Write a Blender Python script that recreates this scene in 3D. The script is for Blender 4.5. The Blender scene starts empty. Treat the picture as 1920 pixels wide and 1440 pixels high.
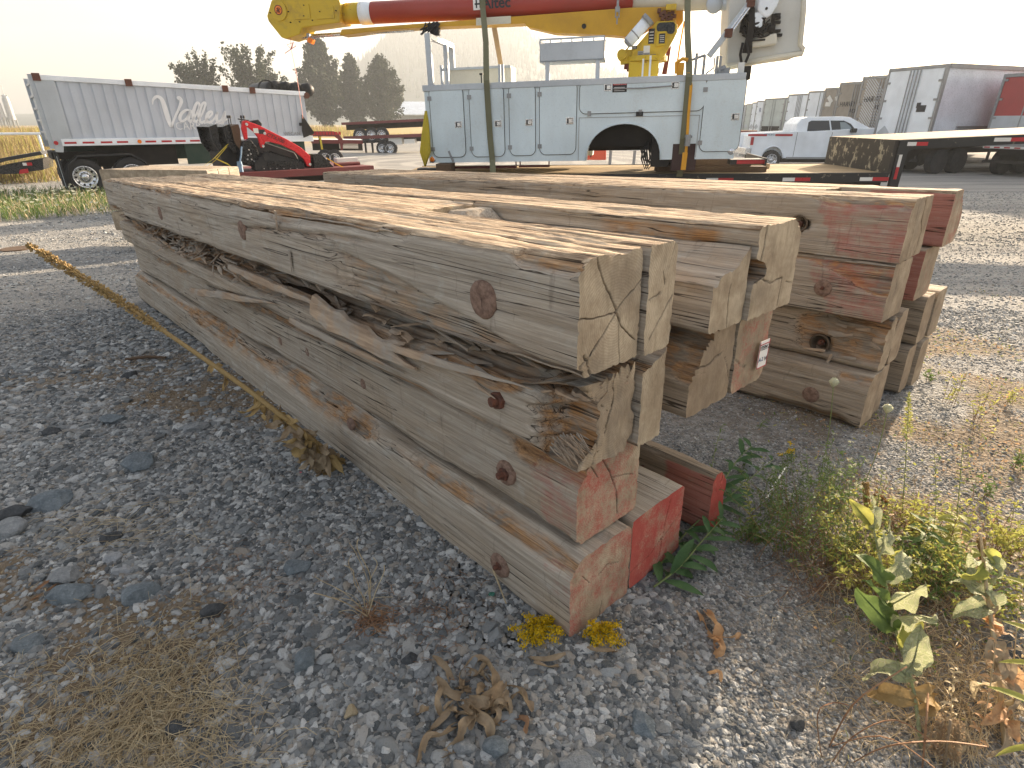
import bpy, math, random
import numpy as np
from mathutils import Vector, Matrix, Euler
sc = bpy.context.scene
COL = sc.collection
R = math.radians
rng = np.random.default_rng(7)
random.seed(7)

# ------------------------------------------------------------------ camera, sky, sun, exposure
CAM_H, PITCH, FPX = 1.5, 24.81, 1060.0
cam_d = bpy.data.cameras.new('camera'); cam = bpy.data.objects.new('camera', cam_d); COL.objects.link(cam)
cam.location = (0, 0, CAM_H); cam.rotation_euler = (R(90 - PITCH), 0, 0)
cam_d.sensor_width = 36; cam_d.lens = 36 * FPX / 1920; cam_d.clip_start = .05; cam_d.clip_end = 9000
sc.camera = cam
SUN_AZ, SUN_EL = 41.0, 16.0            # degrees right of the view direction, above the horizon
world = bpy.data.worlds.new('World'); sc.world = world; world.use_nodes = True
wn = world.node_tree; wn.nodes.clear()
sky = wn.nodes.new('ShaderNodeTexSky'); sky.sky_type = 'NISHITA'; sky.sun_disc = False
sky.sun_elevation = R(SUN_EL); sky.sun_rotation = R(SUN_AZ); sky.altitude = 50
sky.air_density = 1.0; sky.dust_density = 6.0; sky.ozone_density = 1.0
hsv = wn.nodes.new('ShaderNodeHueSaturation'); hsv.inputs['Saturation'].default_value = .8
wn.links.new(sky.outputs[0], hsv.inputs['Color'])
# thin cloud veil: soft noise over the whole dome
tc = wn.nodes.new('ShaderNodeTexCoord'); mp = wn.nodes.new('ShaderNodeMapping'); mp.inputs['Scale'].default_value = (1.2, 1.2, 5)
cn = wn.nodes.new('ShaderNodeTexNoise'); cn.inputs['Scale'].default_value = 2.2; cn.inputs['Detail'].default_value = 6; cn.inputs['Roughness'].default_value = .5
wn.links.new(tc.outputs['Generated'], mp.inputs[0]); wn.links.new(mp.outputs[0], cn.inputs['Vector'])
cr = wn.nodes.new('ShaderNodeMapRange'); cr.inputs[1].default_value = .35; cr.inputs[2].default_value = .7; cr.inputs[3].default_value = .62; cr.inputs[4].default_value = 1.15
wn.links.new(cn.outputs['Fac'], cr.inputs[0])
ml = wn.nodes.new('ShaderNodeMix'); ml.data_type = 'RGBA'; ml.blend_type = 'MULTIPLY'; ml.inputs[0].default_value = 1
wn.links.new(hsv.outputs[0], ml.inputs[6]); wn.links.new(cr.outputs[0], ml.inputs[7])
# smoke veil: evens out the blue of the dome with a pale cream
ve = wn.nodes.new('ShaderNodeMix'); ve.data_type = 'RGBA'; ve.inputs[0].default_value = .12; ve.inputs[7].default_value = (6.6, 5.9, 5.1, 1)
wn.links.new(ml.outputs[2], ve.inputs[6])
bg = wn.nodes.new('ShaderNodeBackground'); bg.inputs['Strength'].default_value = .095
wo = wn.nodes.new('ShaderNodeOutputWorld')
wn.links.new(ve.outputs[2], bg.inputs[0]); wn.links.new(bg.outputs[0], wo.inputs[0])
sd = bpy.data.lights.new('sun', 'SUN'); sun = bpy.data.objects.new('sun', sd); COL.objects.link(sun)
sd.energy = 5.0; sd.angle = R(.9); sd.color = (1, .80, .58)
_a, _e = R(SUN_AZ), R(SUN_EL)
sdir = Vector((math.sin(_a) * math.cos(_e), math.cos(_a) * math.cos(_e), math.sin(_e)))
sun.rotation_euler = sdir.to_track_quat('Z', 'Y').to_euler()
vs = sc.view_settings; vs.view_transform = 'Standard'; vs.look = 'None'; vs.exposure = 1.88; vs.gamma = 1; vs.use_curve_mapping = False
sc.render.engine = 'CYCLES'
sc.cycles.max_bounces = 5; sc.cycles.volume_bounces = 0

# ------------------------------------------------------------------ helpers
CP, SP = math.cos(R(PITCH)), math.sin(R(PITCH))
def ray(px, py):
    a, b = (px - 960) / FPX, (720 - py) / FPX
    return Vector((a, CP + b * SP, -SP + b * CP))
def on_z(px, py, z):
    r = ray(px, py); k = (z - CAM_H) / r.z; return Vector((r.x * k, r.y * k, z))
def at_d(px, py, D):
    r = ray(px, py); k = D / math.hypot(r.x, r.y); return Vector((r.x * k, r.y * k, CAM_H + r.z * k))
def gz(x, y):
    t = np.clip((np.asarray(y, float) - 1) / 10, 0, 1)
    return -.5 * t * t * (3 - 2 * t)
def on_g(px, py):
    p = on_z(px, py, 0)
    for _ in range(8): p = on_z(px, py, float(gz(p.x, p.y)))
    return p

def _h(ix, iy, iz, s):
    n = (ix * 374761393 + iy * 668265263 + iz * 2147483647 + s * 974711) & 0xffffffff
    n = ((n ^ (n >> 13)) * 1274126177) & 0xffffffff
    return ((n ^ (n >> 16)) & 0xffff) / 65535.0
def vn(x, y, z=0., s=0):
    x, y, z = np.broadcast_arrays(np.asarray(x, float), np.asarray(y, float), np.asarray(z, float))
    xi, yi, zi = (np.floor(a).astype(np.int64) for a in (x, y, z))
    fx, fy, fz = x - xi, y - yi, z - zi
    fx, fy, fz = (f * f * (3 - 2 * f) for f in (fx, fy, fz))
    r = 0
    for a in (0, 1):
        for b in (0, 1):
            for c in (0, 1):
                w = (fx if a else 1 - fx) * (fy if b else 1 - fy) * (fz if c else 1 - fz)
                r = r + w * _h(xi + a, yi + b, zi + c, s)
    return r
def fbm(x, y, z=0., s=0, o=4):
    r, a, t = 0, 1., 0
    for i in range(o):
        r = r + a * vn(x * 2 ** i, y * 2 ** i, np.asarray(z) * 2 ** i, s + i); t += a; a *= .5
    return r / t
def sst(a, b, x):
    t = np.clip((x - a) / (b - a), 0, 1); return t * t * (3 - 2 * t)

def mesh_obj(name, v, f, mats=None, parent=None, smooth=False, mi=None, attrs=None):
    me = bpy.data.meshes.new(name)
    me.from_pydata([tuple(p) for p in v] if not isinstance(v, np.ndarray) else v.tolist(), [], f)
    for m in (mats if isinstance(mats, (list, tuple)) else [mats]):
        if m: me.materials.append(m)
    if mi is not None: me.polygons.foreach_set('material_index', mi)
    if smooth: me.polygons.foreach_set('use_smooth', [True] * len(me.polygons))
    if attrs:
        for k, a in attrs.items():
            at = me.attributes.new(k, 'FLOAT', 'POINT'); at.data.foreach_set('value', np.asarray(a, np.float32))
    me.update()
    o = bpy.data.objects.new(name, me); COL.objects.link(o)
    if parent: o.parent = parent
    return o
def tag(o, label=None, cat=None, group=None, kind=None):
    if label: o['label'] = label
    if cat: o['category'] = cat
    if group: o['group'] = group
    if kind: o['kind'] = kind
    return o
def thing(name, loc, label, cat, rz=0., rx=0., ry=0., group=None):
    o = bpy.data.objects.new(name, None); COL.objects.link(o); o.empty_display_size = .2
    o.location = loc; o.rotation_euler = (rx, ry, rz)
    return tag(o, label, cat, group)
def copy_tree(o, parent=None):
    c = o.copy(); COL.objects.link(c); c.parent = parent
    for ch in list(o.children): copy_tree(ch, c)
    return c

class MB:
    def __init__(s): s.v, s.f, s.m = [], [], []; s.mi = 0; s.M = Matrix()
    def add(s, v, f, M=None):
        o = len(s.v)
        if M: s.v += [tuple(M @ Vector(p)) for p in v]
        else: s.v += [tuple(p) for p in v]
        s.f += [tuple(i + o for i in q) for q in f]; s.m += [s.mi] * len(f); return s
    def box(s, x0, x1, y0, y1, z0, z1, M=None, bev=0.):
        if bev:
            return s.prism([(x0 + bev, z0), (x1 - bev, z0), (x1, z0 + bev), (x1, z1 - bev), (x1 - bev, z1), (x0 + bev, z1), (x0, z1 - bev), (x0, z0 + bev)], y0, y1, M)
        v = [(x, y, z) for x in (x0, x1) for y in (y0, y1) for z in (z0, z1)]
        return s.add(v, [(0, 1, 3, 2), (4, 6, 7, 5), (0, 4, 5, 1), (2, 3, 7, 6), (0, 2, 6, 4), (1, 5, 7, 3)], M)
    def prism(s, poly, y0, y1, M=None, inset=0.):
        """closed polygon in x,z extruded along y"""
        n = len(poly); v = [(p[0], y0, p[1]) for p in poly] + [(p[0], y1, p[1]) for p in poly]
        f = [tuple(range(n)), tuple(range(2 * n - 1, n - 1, -1))] + [(i, i + n, (i + 1) % n + n, (i + 1) % n) for i in range(n)]
        return s.add(v, f, M)
    def cyl(s, p0, p1, r0, r1=None, n=12, cap=True):
        r1 = r0 if r1 is None else r1
        p0, p1 = Vector(p0), Vector(p1); d = (p1 - p0).normalized()
        a = d.orthogonal().normalized(); b = d.cross(a)
        v = []
        for p, r in ((p0, r0), (p1, r1)):
            v += [p + (a * math.cos(t) + b * math.sin(t)) * r for t in [2 * math.pi * i / n for i in range(n)]]
        f = [(i, (i + 1) % n, (i + 1) % n + n, i + n) for i in range(n)]
        if cap: f += [tuple(range(n - 1, -1, -1)), tuple(range(n, 2 * n))]
        return s.add(v, f)
    def tube(s, pts, r, n=6, cap=True):
        pts = [Vector(p) for p in pts]; k = len(pts); rr = r if isinstance(r, (list, tuple)) else [r] * k
        v = []; a = None
        for i, p in enumerate(pts):
            d = (pts[min(i + 1, k - 1)] - pts[max(i - 1, 0)]).normalized()
            if a is None: a = d.orthogonal().normalized()
            a = (a - d * a.dot(d)).normalized() if (a - d * a.dot(d)).length > 1e-6 else d.orthogonal().normalized()
            b = d.cross(a)
            v += [p + (a * math.cos(t) + b * math.sin(t)) * rr[i] for t in [2 * math.pi * j / n for j in range(n)]]
        f = [(i * n + j, i * n + (j + 1) % n, (i + 1) * n + (j + 1) % n, (i + 1) * n + j) for i in range(k - 1) for j in range(n)]
        if cap: f += [tuple(range(n - 1, -1, -1)), tuple(range((k - 1) * n, k * n))]
        return s.add(v, f)
    def lathe(s, prof, c, axis='y', n=24):
        """profile of (radius, along) about an axis through c"""
        c = Vector(c); v = []
        for r, h in prof:
            for i in range(n):
                t = 2 * math.pi * i / n; q = (r * math.cos(t), h, r * math.sin(t)) if axis == 'y' else (r * math.cos(t), r * math.sin(t), h)
                v.append(c + Vector(q))
        k = len(prof)
        f = [(i * n + j, (i + 1) * n + j, (i + 1) * n + (j + 1) % n, i * n + (j + 1) % n) for i in range(k - 1) for j in range(n)]
        return s.add(v, f)
    def build(s, name, mats, parent=None, smooth=False, bevel=0., **kw):
        o = mesh_obj(name, s.v, s.f, mats, parent, smooth, s.m)
        if bevel:
            b = o.modifiers.new('bevel', 'BEVEL'); b.width = bevel; b.segments = 2; b.limit_method = 'ANGLE'
        if kw: tag(o, **kw)
        return o

# ---- materials
def N(nt, t, ins=None, **pr):
    n = nt.nodes.new('ShaderNode' + t)
    for k, v in pr.items(): setattr(n, k, v)
    for k, v in (ins or {}).items():
        s = n.inputs[k]
        if isinstance(v, bpy.types.NodeSocket): nt.links.new(v, s)
        else: s.default_value = v
    return n
def c4(c): return (*c, 1) if len(c) == 3 else c
def mix(nt, f, a, b, bt='MIX'):
    n = N(nt, 'Mix', data_type='RGBA', blend_type=bt)
    for i, v in ((0, f), (6, a), (7, b)):
        if isinstance(v, bpy.types.NodeSocket): nt.links.new(v, n.inputs[i])
        else: n.inputs[i].default_value = v if i == 0 else c4(v)
    return n.outputs[2]
def mth(nt, op, a, b=None, c=None, clamp=False):
    n = N(nt, 'Math', operation=op, use_clamp=clamp)
    for i, v in enumerate((a, b, c)):
        if v is None: continue
        if isinstance(v, bpy.types.NodeSocket): nt.links.new(v, n.inputs[i])
        else: n.inputs[i].default_value = v
    return n.outputs[0]
def rmp(nt, x, a, b, c=0., d=1.):
    return N(nt, 'MapRange', {0: x, 1: a, 2: b, 3: c, 4: d}).outputs[0]
def noise(nt, sc_, vec=None, det=4, rough=.55, scale3=None, dist=0.):
    if vec is None: vec = N(nt, 'TexCoord').outputs['Object']
    if scale3: vec = N(nt, 'Mapping', {0: vec, 'Scale': scale3}).outputs[0]
    return N(nt, 'TexNoise', {'Vector': vec, 'Scale': sc_, 'Detail': det, 'Roughness': rough, 'Distortion': dist}).outputs[0]
def new_mat(name):
    m = bpy.data.materials.new(name); m.use_nodes = True; nt = m.node_tree
    return m, nt, nt.nodes['Principled BSDF']
def bump(nt, b, h, dist=.002, strength=.6):
    n = N(nt, 'Bump', {'Height': h, 'Distance': dist, 'Strength': strength}); nt.links.new(n.outputs[0], b.inputs['Normal']); return n
def paint(name, col, rough=.5, metal=0., dirt=.35, dcol=(.12, .10, .08), dscale=3., fine=30., bmp=0., streak=False):
    m, nt, b = new_mat(name)
    tc_ = N(nt, 'TexCoord').outputs['Object']
    a = noise(nt, dscale, tc_, 5, .65, (1, 1, .3) if streak else None)
    f = noise(nt, fine, tc_, 3)
    k = mth(nt, 'MULTIPLY', rmp(nt, a, .42, .75), rmp(nt, f, .3, .7), clamp=True)
    col_ = mix(nt, mth(nt, 'MULTIPLY', k, dirt), col, dcol)
    tone = rmp(nt, noise(nt, dscale * .37, tc_, 2), .3, .7, .88, 1.08)
    col_ = mix(nt, 1., col_, tone, 'MULTIPLY')
    nt.links.new(col_, b.inputs['Base Color'])
    nt.links.new(rmp(nt, f, .3, .7, rough - .08, rough + .12), b.inputs['Roughness']); b.inputs['Metallic'].default_value = metal
    if bmp: bump(nt, b, a, bmp)
    return m
def alt_paint(name, col, chips, thr=(.5, .58), scale=9., rough=.6, scale3=None, metal=0.):
    m, nt, b = new_mat(name)
    a = noise(nt, scale, None, 6, .7, scale3)
    k = rmp(nt, a, *thr)
    nt.links.new(mix(nt, k, col, chips), b.inputs['Base Color']); b.inputs['Roughness'].default_value = rough; b.inputs['Metallic'].default_value = metal
    bump(nt, b, k, .001); return m
M = {}
M['white_body'] = paint('white_body_paint', (.68, .78, .82), .3, dirt=.45, dcol=(.36, .37, .34), dscale=2.2, bmp=.006, streak=True)
M['white_truck'] = paint('white_truck_paint', (.86, .91, .96), .28, dirt=.25, dcol=(.45, .46, .45), streak=True)
M['yellow'] = alt_paint('yellow_lift_paint', (.62, .42, .015), (.42, .27, .03), (.5, .7), 3.5, .45)
M['yellow2'] = alt_paint('amber_boom_paint', (.60, .33, .01), (.50, .27, .015), (.45, .7), 2., .45)
M['chip_yellow'] = alt_paint('chipped_yellow_paint', (.55, .38, .02), (.12, .07, .03), (.60, .66), 12., .55)
M['redtube'] = paint('red_boom_paint', (.36, .035, .02), .4, dirt=.3, dcol=(.25, .08, .05))
M['red'] = paint('red_machine_paint', (.62, .01, .02), .3, dirt=.1)
M['cream'] = paint('cream_fibreglass', (.70, .66, .55), .45, dirt=.4, dcol=(.38, .33, .24))
M['basket'] = paint('basket_fibreglass', (.60, .60, .56), .5, dirt=.5, dcol=(.45, .40, .30))
M['alu'] = paint('dull_aluminium', (.52, .56, .60), .42, metal=.35, dirt=.35, dcol=(.25, .27, .28), streak=True)
M['steel'] = paint('grey_steel', (.33, .34, .35), .45, metal=.6, dirt=.4)
M['chrome'] = paint('bright_wheel_alloy', (.75, .76, .78), .22, metal=.8, dirt=.15)
M['black'] = paint('black_steel', (.018, .018, .02), .5, dirt=.5, dcol=(.07, .06, .05))
M['gloss_black'] = paint('gloss_black_steel', (.012, .012, .014), .28, dirt=.2, dcol=(.05, .05, .05))
M['rubber'] = paint('tyre_rubber', (.022, .022, .024), .8, dirt=.6, dcol=(.10, .09, .08))
M['dark'] = paint('dark_underbody', (.02, .017, .015), .9)
M['olive'] = paint('olive_webbing', (.17, .165, .095), .85, dirt=.3, fine=120.)
M['yellow_web'] = paint('yellow_webbing', (.55, .42, .03), .8, dirt=.3)
M['orange_web'] = paint('orange_webbing', (.80, .38, .02), .7, dirt=.15)
M['blue_web'] = paint('blue_grey_webbing', (.2, .3, .42), .7)
M['orange'] = paint('orange_plastic', (.75, .10, .04), .5, dirt=.2)
M['amber'] = paint('amber_lens', (.9, .22, .01), .25, dirt=0)
M['redlens'] = paint('red_tape', (.45, .012, .02), .35, dirt=.1)
M['whitetape'] = paint('white_tape', (.75, .74, .70), .4, dirt=.15)
M['maroon'] = paint('maroon_deck_paint', (.16, .03, .03), .6)
M['green_frame'] = paint('dark_green_frame', (.006, .035, .022), .6)
M['grey_side'] = paint('grey_trailer_side', (.52, .56, .62), .5, dirt=.5, dcol=(.74, .76, .80), dscale=2., streak=True)
M['white_letter'] = paint('white_lettering', (.85, .86, .87), .5, dirt=.1)
M['black_print'] = paint('black_print', (.02, .02, .025), .5, dirt=0)
M['blue_print'] = paint('blue_print', (.04, .08, .2), .5, dirt=0)
M['deckwood'] = paint('worn_deck_wood', (.42, .32, .20), .85, dirt=.5, dcol=(.25, .18, .11), dscale=5.)
M['darkrust'] = paint('dark_bracket', (.05, .02, .018), .7)
M['oldblock'] = paint('dark_block_wood', (.12, .075, .045), .9, dirt=.4, dcol=(.05, .035, .025), bmp=.004)
M['rust'] = alt_paint('rusty_bolt', (.16, .060, .035), (.075, .035, .025), (.4, .65), 55., .85)
M['rustplate'] = alt_paint('rusty_washer', (.27, .175, .13), (.15, .09, .065), (.42, .6), 45., .9)
M['deckwood'].node_tree.nodes['Principled BSDF'].inputs['Specular IOR Level'].default_value = .08
M['flakepaint'] = alt_paint('flaking_black_paint', (.05, .043, .035), (.38, .34, .25), (.54, .60), 6., .8, (1, 1, .8))
M['edgeflake'] = alt_paint('chipped_black_rail', (.02, .02, .02), (.20, .18, .13), (.60, .67), 9., .7)
M['paper'] = paint('paper_sticker', (.85, .83, .80), .6, dirt=.1)
m_, nt_, b_ = new_mat('dark_window_glass'); b_.inputs['Base Color'].default_value = (.02, .025, .03, 1); b_.inputs['Roughness'].default_value = .05; M['glass'] = m_
m_, nt_, b_ = new_mat('clear_windscreen'); b_.inputs['Base Color'].default_value = (.25, .3, .32, 1); b_.inputs['Roughness'].default_value = .04; M['glass2'] = m_
# leaves and stems: two-sided with a little light through them
def leafmat(name, c1, c2, trans=.35, sc_=18., rough=.6, c3=None):
    m, nt, b = new_mat(name)
    a = noise(nt, sc_, None, 3)
    col = mix(nt, rmp(nt, a, .35, .65), c1, c2)
    geo = N(nt, 'NewGeometry'); col = mix(nt, mth(nt, 'MULTIPLY', geo.outputs['Random Per Island'], .6), col, c3 or c2)
    mot = noise(nt, sc_ * 3.2, None, 5, .7); col = mix(nt, mth(nt, 'MULTIPLY', rmp(nt, mot, .45, .75), .45), col, tuple(x * .55 for x in c1))
    nt.links.new(col, b.inputs['Base Color']); b.inputs['Roughness'].default_value = rough; b.inputs['Specular IOR Level'].default_value = .25; bump(nt, b, mot, .004, .7)
    tr = N(nt, 'BsdfTranslucent', {'Color': col}); ms = N(nt, 'MixShader', {0: trans, 1: b.outputs[0], 2: tr.outputs[0]})
    nt.links.new(ms.outputs[0], nt.nodes['Material Output'].inputs[0]); return m
M['leaf'] = leafmat('green_leaf', (.10, .17, .05), (.17, .24, .07))
M['leafdark'] = leafmat('dark_green_leaf', (.045, .11, .04), (.08, .16, .055), .25)
M['leafyel'] = leafmat('yellow_green_leaf', (.34, .38, .10), (.48, .46, .12), .45)
M['mullein'] = leafmat('felty_pale_leaf', (.30, .35, .19), (.46, .48, .27), .35, 9.)
_nt = M['mullein'].node_tree; _b = _nt.nodes['Principled BSDF']; _c = _b.inputs['Base Color'].links[0].from_socket
_v = N(_nt, 'TexVoronoi', {'Vector': N(_nt, 'TexCoord').outputs['Object'], 'Scale': 62.}, feature='DISTANCE_TO_EDGE').outputs['Distance']
_k = rmp(_nt, _v, .0, .14, 1., 0.); _m = mix(_nt, mth(_nt, 'MULTIPLY', _k, .55), _c, (.66, .66, .46)); _nt.links.new(_m, _b.inputs['Base Color'])
_nt.links.new(_m, [n for n in _nt.nodes if n.type == 'BSDF_TRANSLUCENT'][0].inputs[0]); bump(_nt, _b, _k, -.004, .9)
M['dryleaf'] = leafmat('dry_brown_leaf', (.36, .27, .17), (.50, .40, .27), .2, 25., c3=(.26, .17, .10))
M['orangeleaf'] = leafmat('dry_orange_leaf', (.55, .30, .14), (.68, .44, .24), .35, 25.)
M['straw'] = leafmat('straw', (.60, .49, .31), (.70, .60, .40), .3, 12., c3=(.48, .36, .22))
M['redstem'] = leafmat('reddish_stem', (.28, .15, .09), (.40, .24, .13), .2)
M['greenstem'] = leafmat('green_stem', (.20, .26, .10), (.28, .33, .12), .2)
M['golden'] = leafmat('goldenrod_yellow', (.72, .48, .01), (.80, .58, .03), .3, 60.)
M['cream_flower'] = leafmat('cream_flower', (.62, .62, .42), (.72, .72, .55), .3, 60.)
M['drystalk'] = leafmat('dry_seed_stalk', (.42, .29, .12), (.52, .38, .17), .15, 60., c3=(.30, .19, .08))
M['bark'] = paint('tree_bark', (.09, .075, .06), .9)
M['crown'] = leafmat('poplar_foliage', (.016, .030, .016), (.035, .052, .024), .2, .8, c3=(.06, .075, .03))
M['field'] = leafmat('dry_field_grass', (.34, .25, .13), (.44, .32, .16), .3, 1.5, c3=(.26, .24, .10))

# ------------------------------------------------------------------ wood material (shared by every timber)
def wood_mat():
    m, nt, b = new_mat('weathered_timber')
    tcn = N(nt, 'TexCoord').outputs['Object']
    oi = N(nt, 'ObjectInfo').outputs['Random']
    off = N(nt, 'CombineXYZ', {0: mth(nt, 'MULTIPLY', oi, 7.), 1: mth(nt, 'MULTIPLY', oi, 31.), 2: mth(nt, 'MULTIPLY', oi, 13.)}).outputs[0]
    vec = N(nt, 'VectorMath', {0: tcn, 1: off}, operation='ADD').outputs[0]
    A = {k: N(nt, 'Attribute', attribute_name=k).outputs['Fac'] for k in ('dmg', 'red', 'tan', 'endf', 'crk', 'brn')}
    g1 = noise(nt, 1., vec, 6, .72, (62, 1.7, 62), .5)       # long grain
    g2 = noise(nt, 1., vec, 4, .7, (160, 4.5, 160), .2)      # fine fibre
    bl = noise(nt, 1., vec, 5, .6, (5, 1.6, 5))              # weather blotches
    bl2 = noise(nt, 1., vec, 4, .6, (14, 7, 14), .6)
    grey = mix(nt, rmp(nt, g1, .3, .7), (.30, .255, .205), (.54, .48, .40))
    grey = mix(nt, mth(nt, 'MULTIPLY', rmp(nt, bl, .45, .72), .75), grey, mix(nt, g1, (.29, .22, .15), (.47, .37, .265)))
    pale = rmp(nt, bl2, .55, .68); grey = mix(nt, mth(nt, 'MULTIPLY', pale, .45), grey, (.50, .48, .43))
    brn = mix(nt, rmp(nt, g1, .3, .7), (.19, .135, .085), (.40, .30, .20))
    grey = mix(nt, A['brn'], grey, brn)
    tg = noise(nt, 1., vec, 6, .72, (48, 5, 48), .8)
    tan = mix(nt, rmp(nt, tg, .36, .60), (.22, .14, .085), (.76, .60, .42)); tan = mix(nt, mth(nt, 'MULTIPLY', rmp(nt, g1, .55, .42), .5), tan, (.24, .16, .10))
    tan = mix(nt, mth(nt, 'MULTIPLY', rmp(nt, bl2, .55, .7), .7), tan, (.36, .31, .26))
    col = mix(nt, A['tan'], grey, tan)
    # long dark checks along the grain
    ck = noise(nt, 1., vec, 2, .4, (24, .5, 24), 1.3)
    ckl = mth(nt, 'ABSOLUTE', mth(nt, 'SUBTRACT', ck, .5)); chk = mth(nt, 'SUBTRACT', 1., rmp(nt, ckl, .003, .013))
    chk = mth(nt, 'MULTIPLY', chk, rmp(nt, noise(nt, 1., vec, 2, .5, (3, .8, 3)), .40, .52), clamp=True)
    side = mth(nt, 'SUBTRACT', 1., A['endf'])
    chk = mth(nt, 'MULTIPLY', chk, side)
    col = mix(nt, 1., col, rmp(nt, g2, .32, .64, .78, 1.10), 'MULTIPLY')
    sm = noise(nt, 1., vec, 4, .65, (9, 26, 5), 1.); grey_dk = mth(nt, 'MULTIPLY', rmp(nt, sm, .60, .72), .38); col = mix(nt, grey_dk, col, (.10, .08, .06))
    # fresh torn wood
    fr = mix(nt, rmp(nt, g2, .3, .7), (.11, .05, .02), (.58, .32, .14))
    fr = mix(nt, rmp(nt, bl2, .48, .62), fr, mix(nt, g2, (.09, .07, .055), (.34, .29, .23)))
    dk = mth(nt, 'MULTIPLY', A['dmg'], rmp(nt, noise(nt, 1., vec, 4, .6, (26, 6, 26)), .3, .55), clamp=True)
    col = mix(nt, dk, col, fr)
    # end grain
    ev = N(nt, 'VectorMath', {0: vec, 1: N(nt, 'CombineXYZ', {0: mth(nt, 'MULTIPLY', oi, 7.), 1: mth(nt, 'MULTIPLY', oi, 31.), 2: mth(nt, 'MULTIPLY', oi, 13.)}).outputs[0]}, operation='SUBTRACT').outputs[0]
    wv = N(nt, 'TexWave', {'Vector': N(nt, 'Mapping', {0: ev, 'Location': (-.14, 0, -.13), 'Scale': (1, .02, 1)}).outputs[0], 'Scale': 42., 'Distortion': 5., 'Detail': 3., 'Detail Scale': 1.2}, wave_type='RINGS', rings_direction='SPHERICAL').outputs['Fac']
    eb = noise(nt, 9., vec, 5, .65)
    en = mix(nt, rmp(nt, eb, .36, .64), (.33, .255, .175), (.56, .46, .33)); en = mix(nt, mth(nt, 'MULTIPLY', rmp(nt, noise(nt, 3.2, vec, 4, .6), .48, .62), .55), en, (.24, .20, .155))
    en = mix(nt, mth(nt, 'MULTIPLY', rmp(nt, wv, .2, .9), .22), en, (.18, .12, .07))
    en = mix(nt, mth(nt, 'MULTIPLY', rmp(nt, noise(nt, 1., vec, 3, .6, (60, 1, 9)), .5, .7), .4), en, (.22, .17, .11))
    en = mix(nt, mth(nt, 'MULTIPLY', A['brn'], .7), en, mix(nt, eb, (.10, .06, .035), (.36, .24, .15)))
    col = mix(nt, A['endf'], col, en)
    # red paint, worn through along the grain
    rp = mth(nt, 'ADD', mth(nt, 'MULTIPLY', rmp(nt, g2, .25, .75), .5), mth(nt, 'MULTIPLY', rmp(nt, noise(nt, 14., vec, 5, .7), .3, .7), .5))
    rk = rmp(nt, mth(nt, 'SUBTRACT', A['red'], mth(nt, 'MULTIPLY', rp, .95)), -.08, .42)
    col = mix(nt, mth(nt, 'MULTIPLY', rk, mth(nt, 'ADD', .52, mth(nt, 'MULTIPLY', A['endf'], .34)), clamp=True), col, mix(nt, g2, (.34, .035, .03), (.50, .07, .06)))
    col = mix(nt, mth(nt, 'MULTIPLY', chk, .85), col, (.03, .02, .014))
    col = mix(nt, mth(nt, 'MULTIPLY', A['crk'], .75, clamp=True), col, (.05, .035, .022))
    nt.links.new(col, b.inputs['Base Color']); b.inputs['Roughness'].default_value = .88; b.inputs['Specular IOR Level'].default_value = .25
    h = mth(nt, 'ADD', mth(nt, 'MULTIPLY', g1, .5), mth(nt, 'MULTIPLY', g2, .45))
    h = mth(nt, 'MULTIPLY', h, mth(nt, 'ADD', mth(nt, 'MULTIPLY', side, .9), .1))
    h = mth(nt, 'SUBTRACT', h, mth(nt, 'MULTIPLY', chk, 1.2))
    h = mth(nt, 'ADD', h, mth(nt, 'MULTIPLY', noise(nt, 90., vec, 3), .25))
    bump(nt, b, h, .006, .8)
    return m
M['wood'] = wood_mat()
m_, nt_, b_ = new_mat('fresh_splinter')
_a = noise(nt_, 1., None, 4, .6, (60, 3, 60)); _c = noise(nt_, 7., None, 3)
_f = mix(nt_, rmp(nt_, _a, .3, .7), (.26, .165, .10), (.62, .43, .27)); _f = mix(nt_, rmp(nt_, _c, .42, .58), _f, mix(nt_, _a, (.25, .215, .18), (.56, .51, .43)))
_f = mix(nt_, mth(nt_, 'MULTIPLY', N(nt_, 'NewGeometry').outputs['Random Per Island'], .75), _f, mix(nt_, _a, (.14, .09, .055), (.42, .36, .29)))
nt_.links.new(_f, b_.inputs['Base Color']); b_.inputs['Roughness'].default_value = .9; bump(nt_, b_, _a, .003)
M['splinter'] = m_
M['holewood'] = paint('dark_drilled_wood', (.10, .07, .045), .95, bmp=.002)

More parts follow.
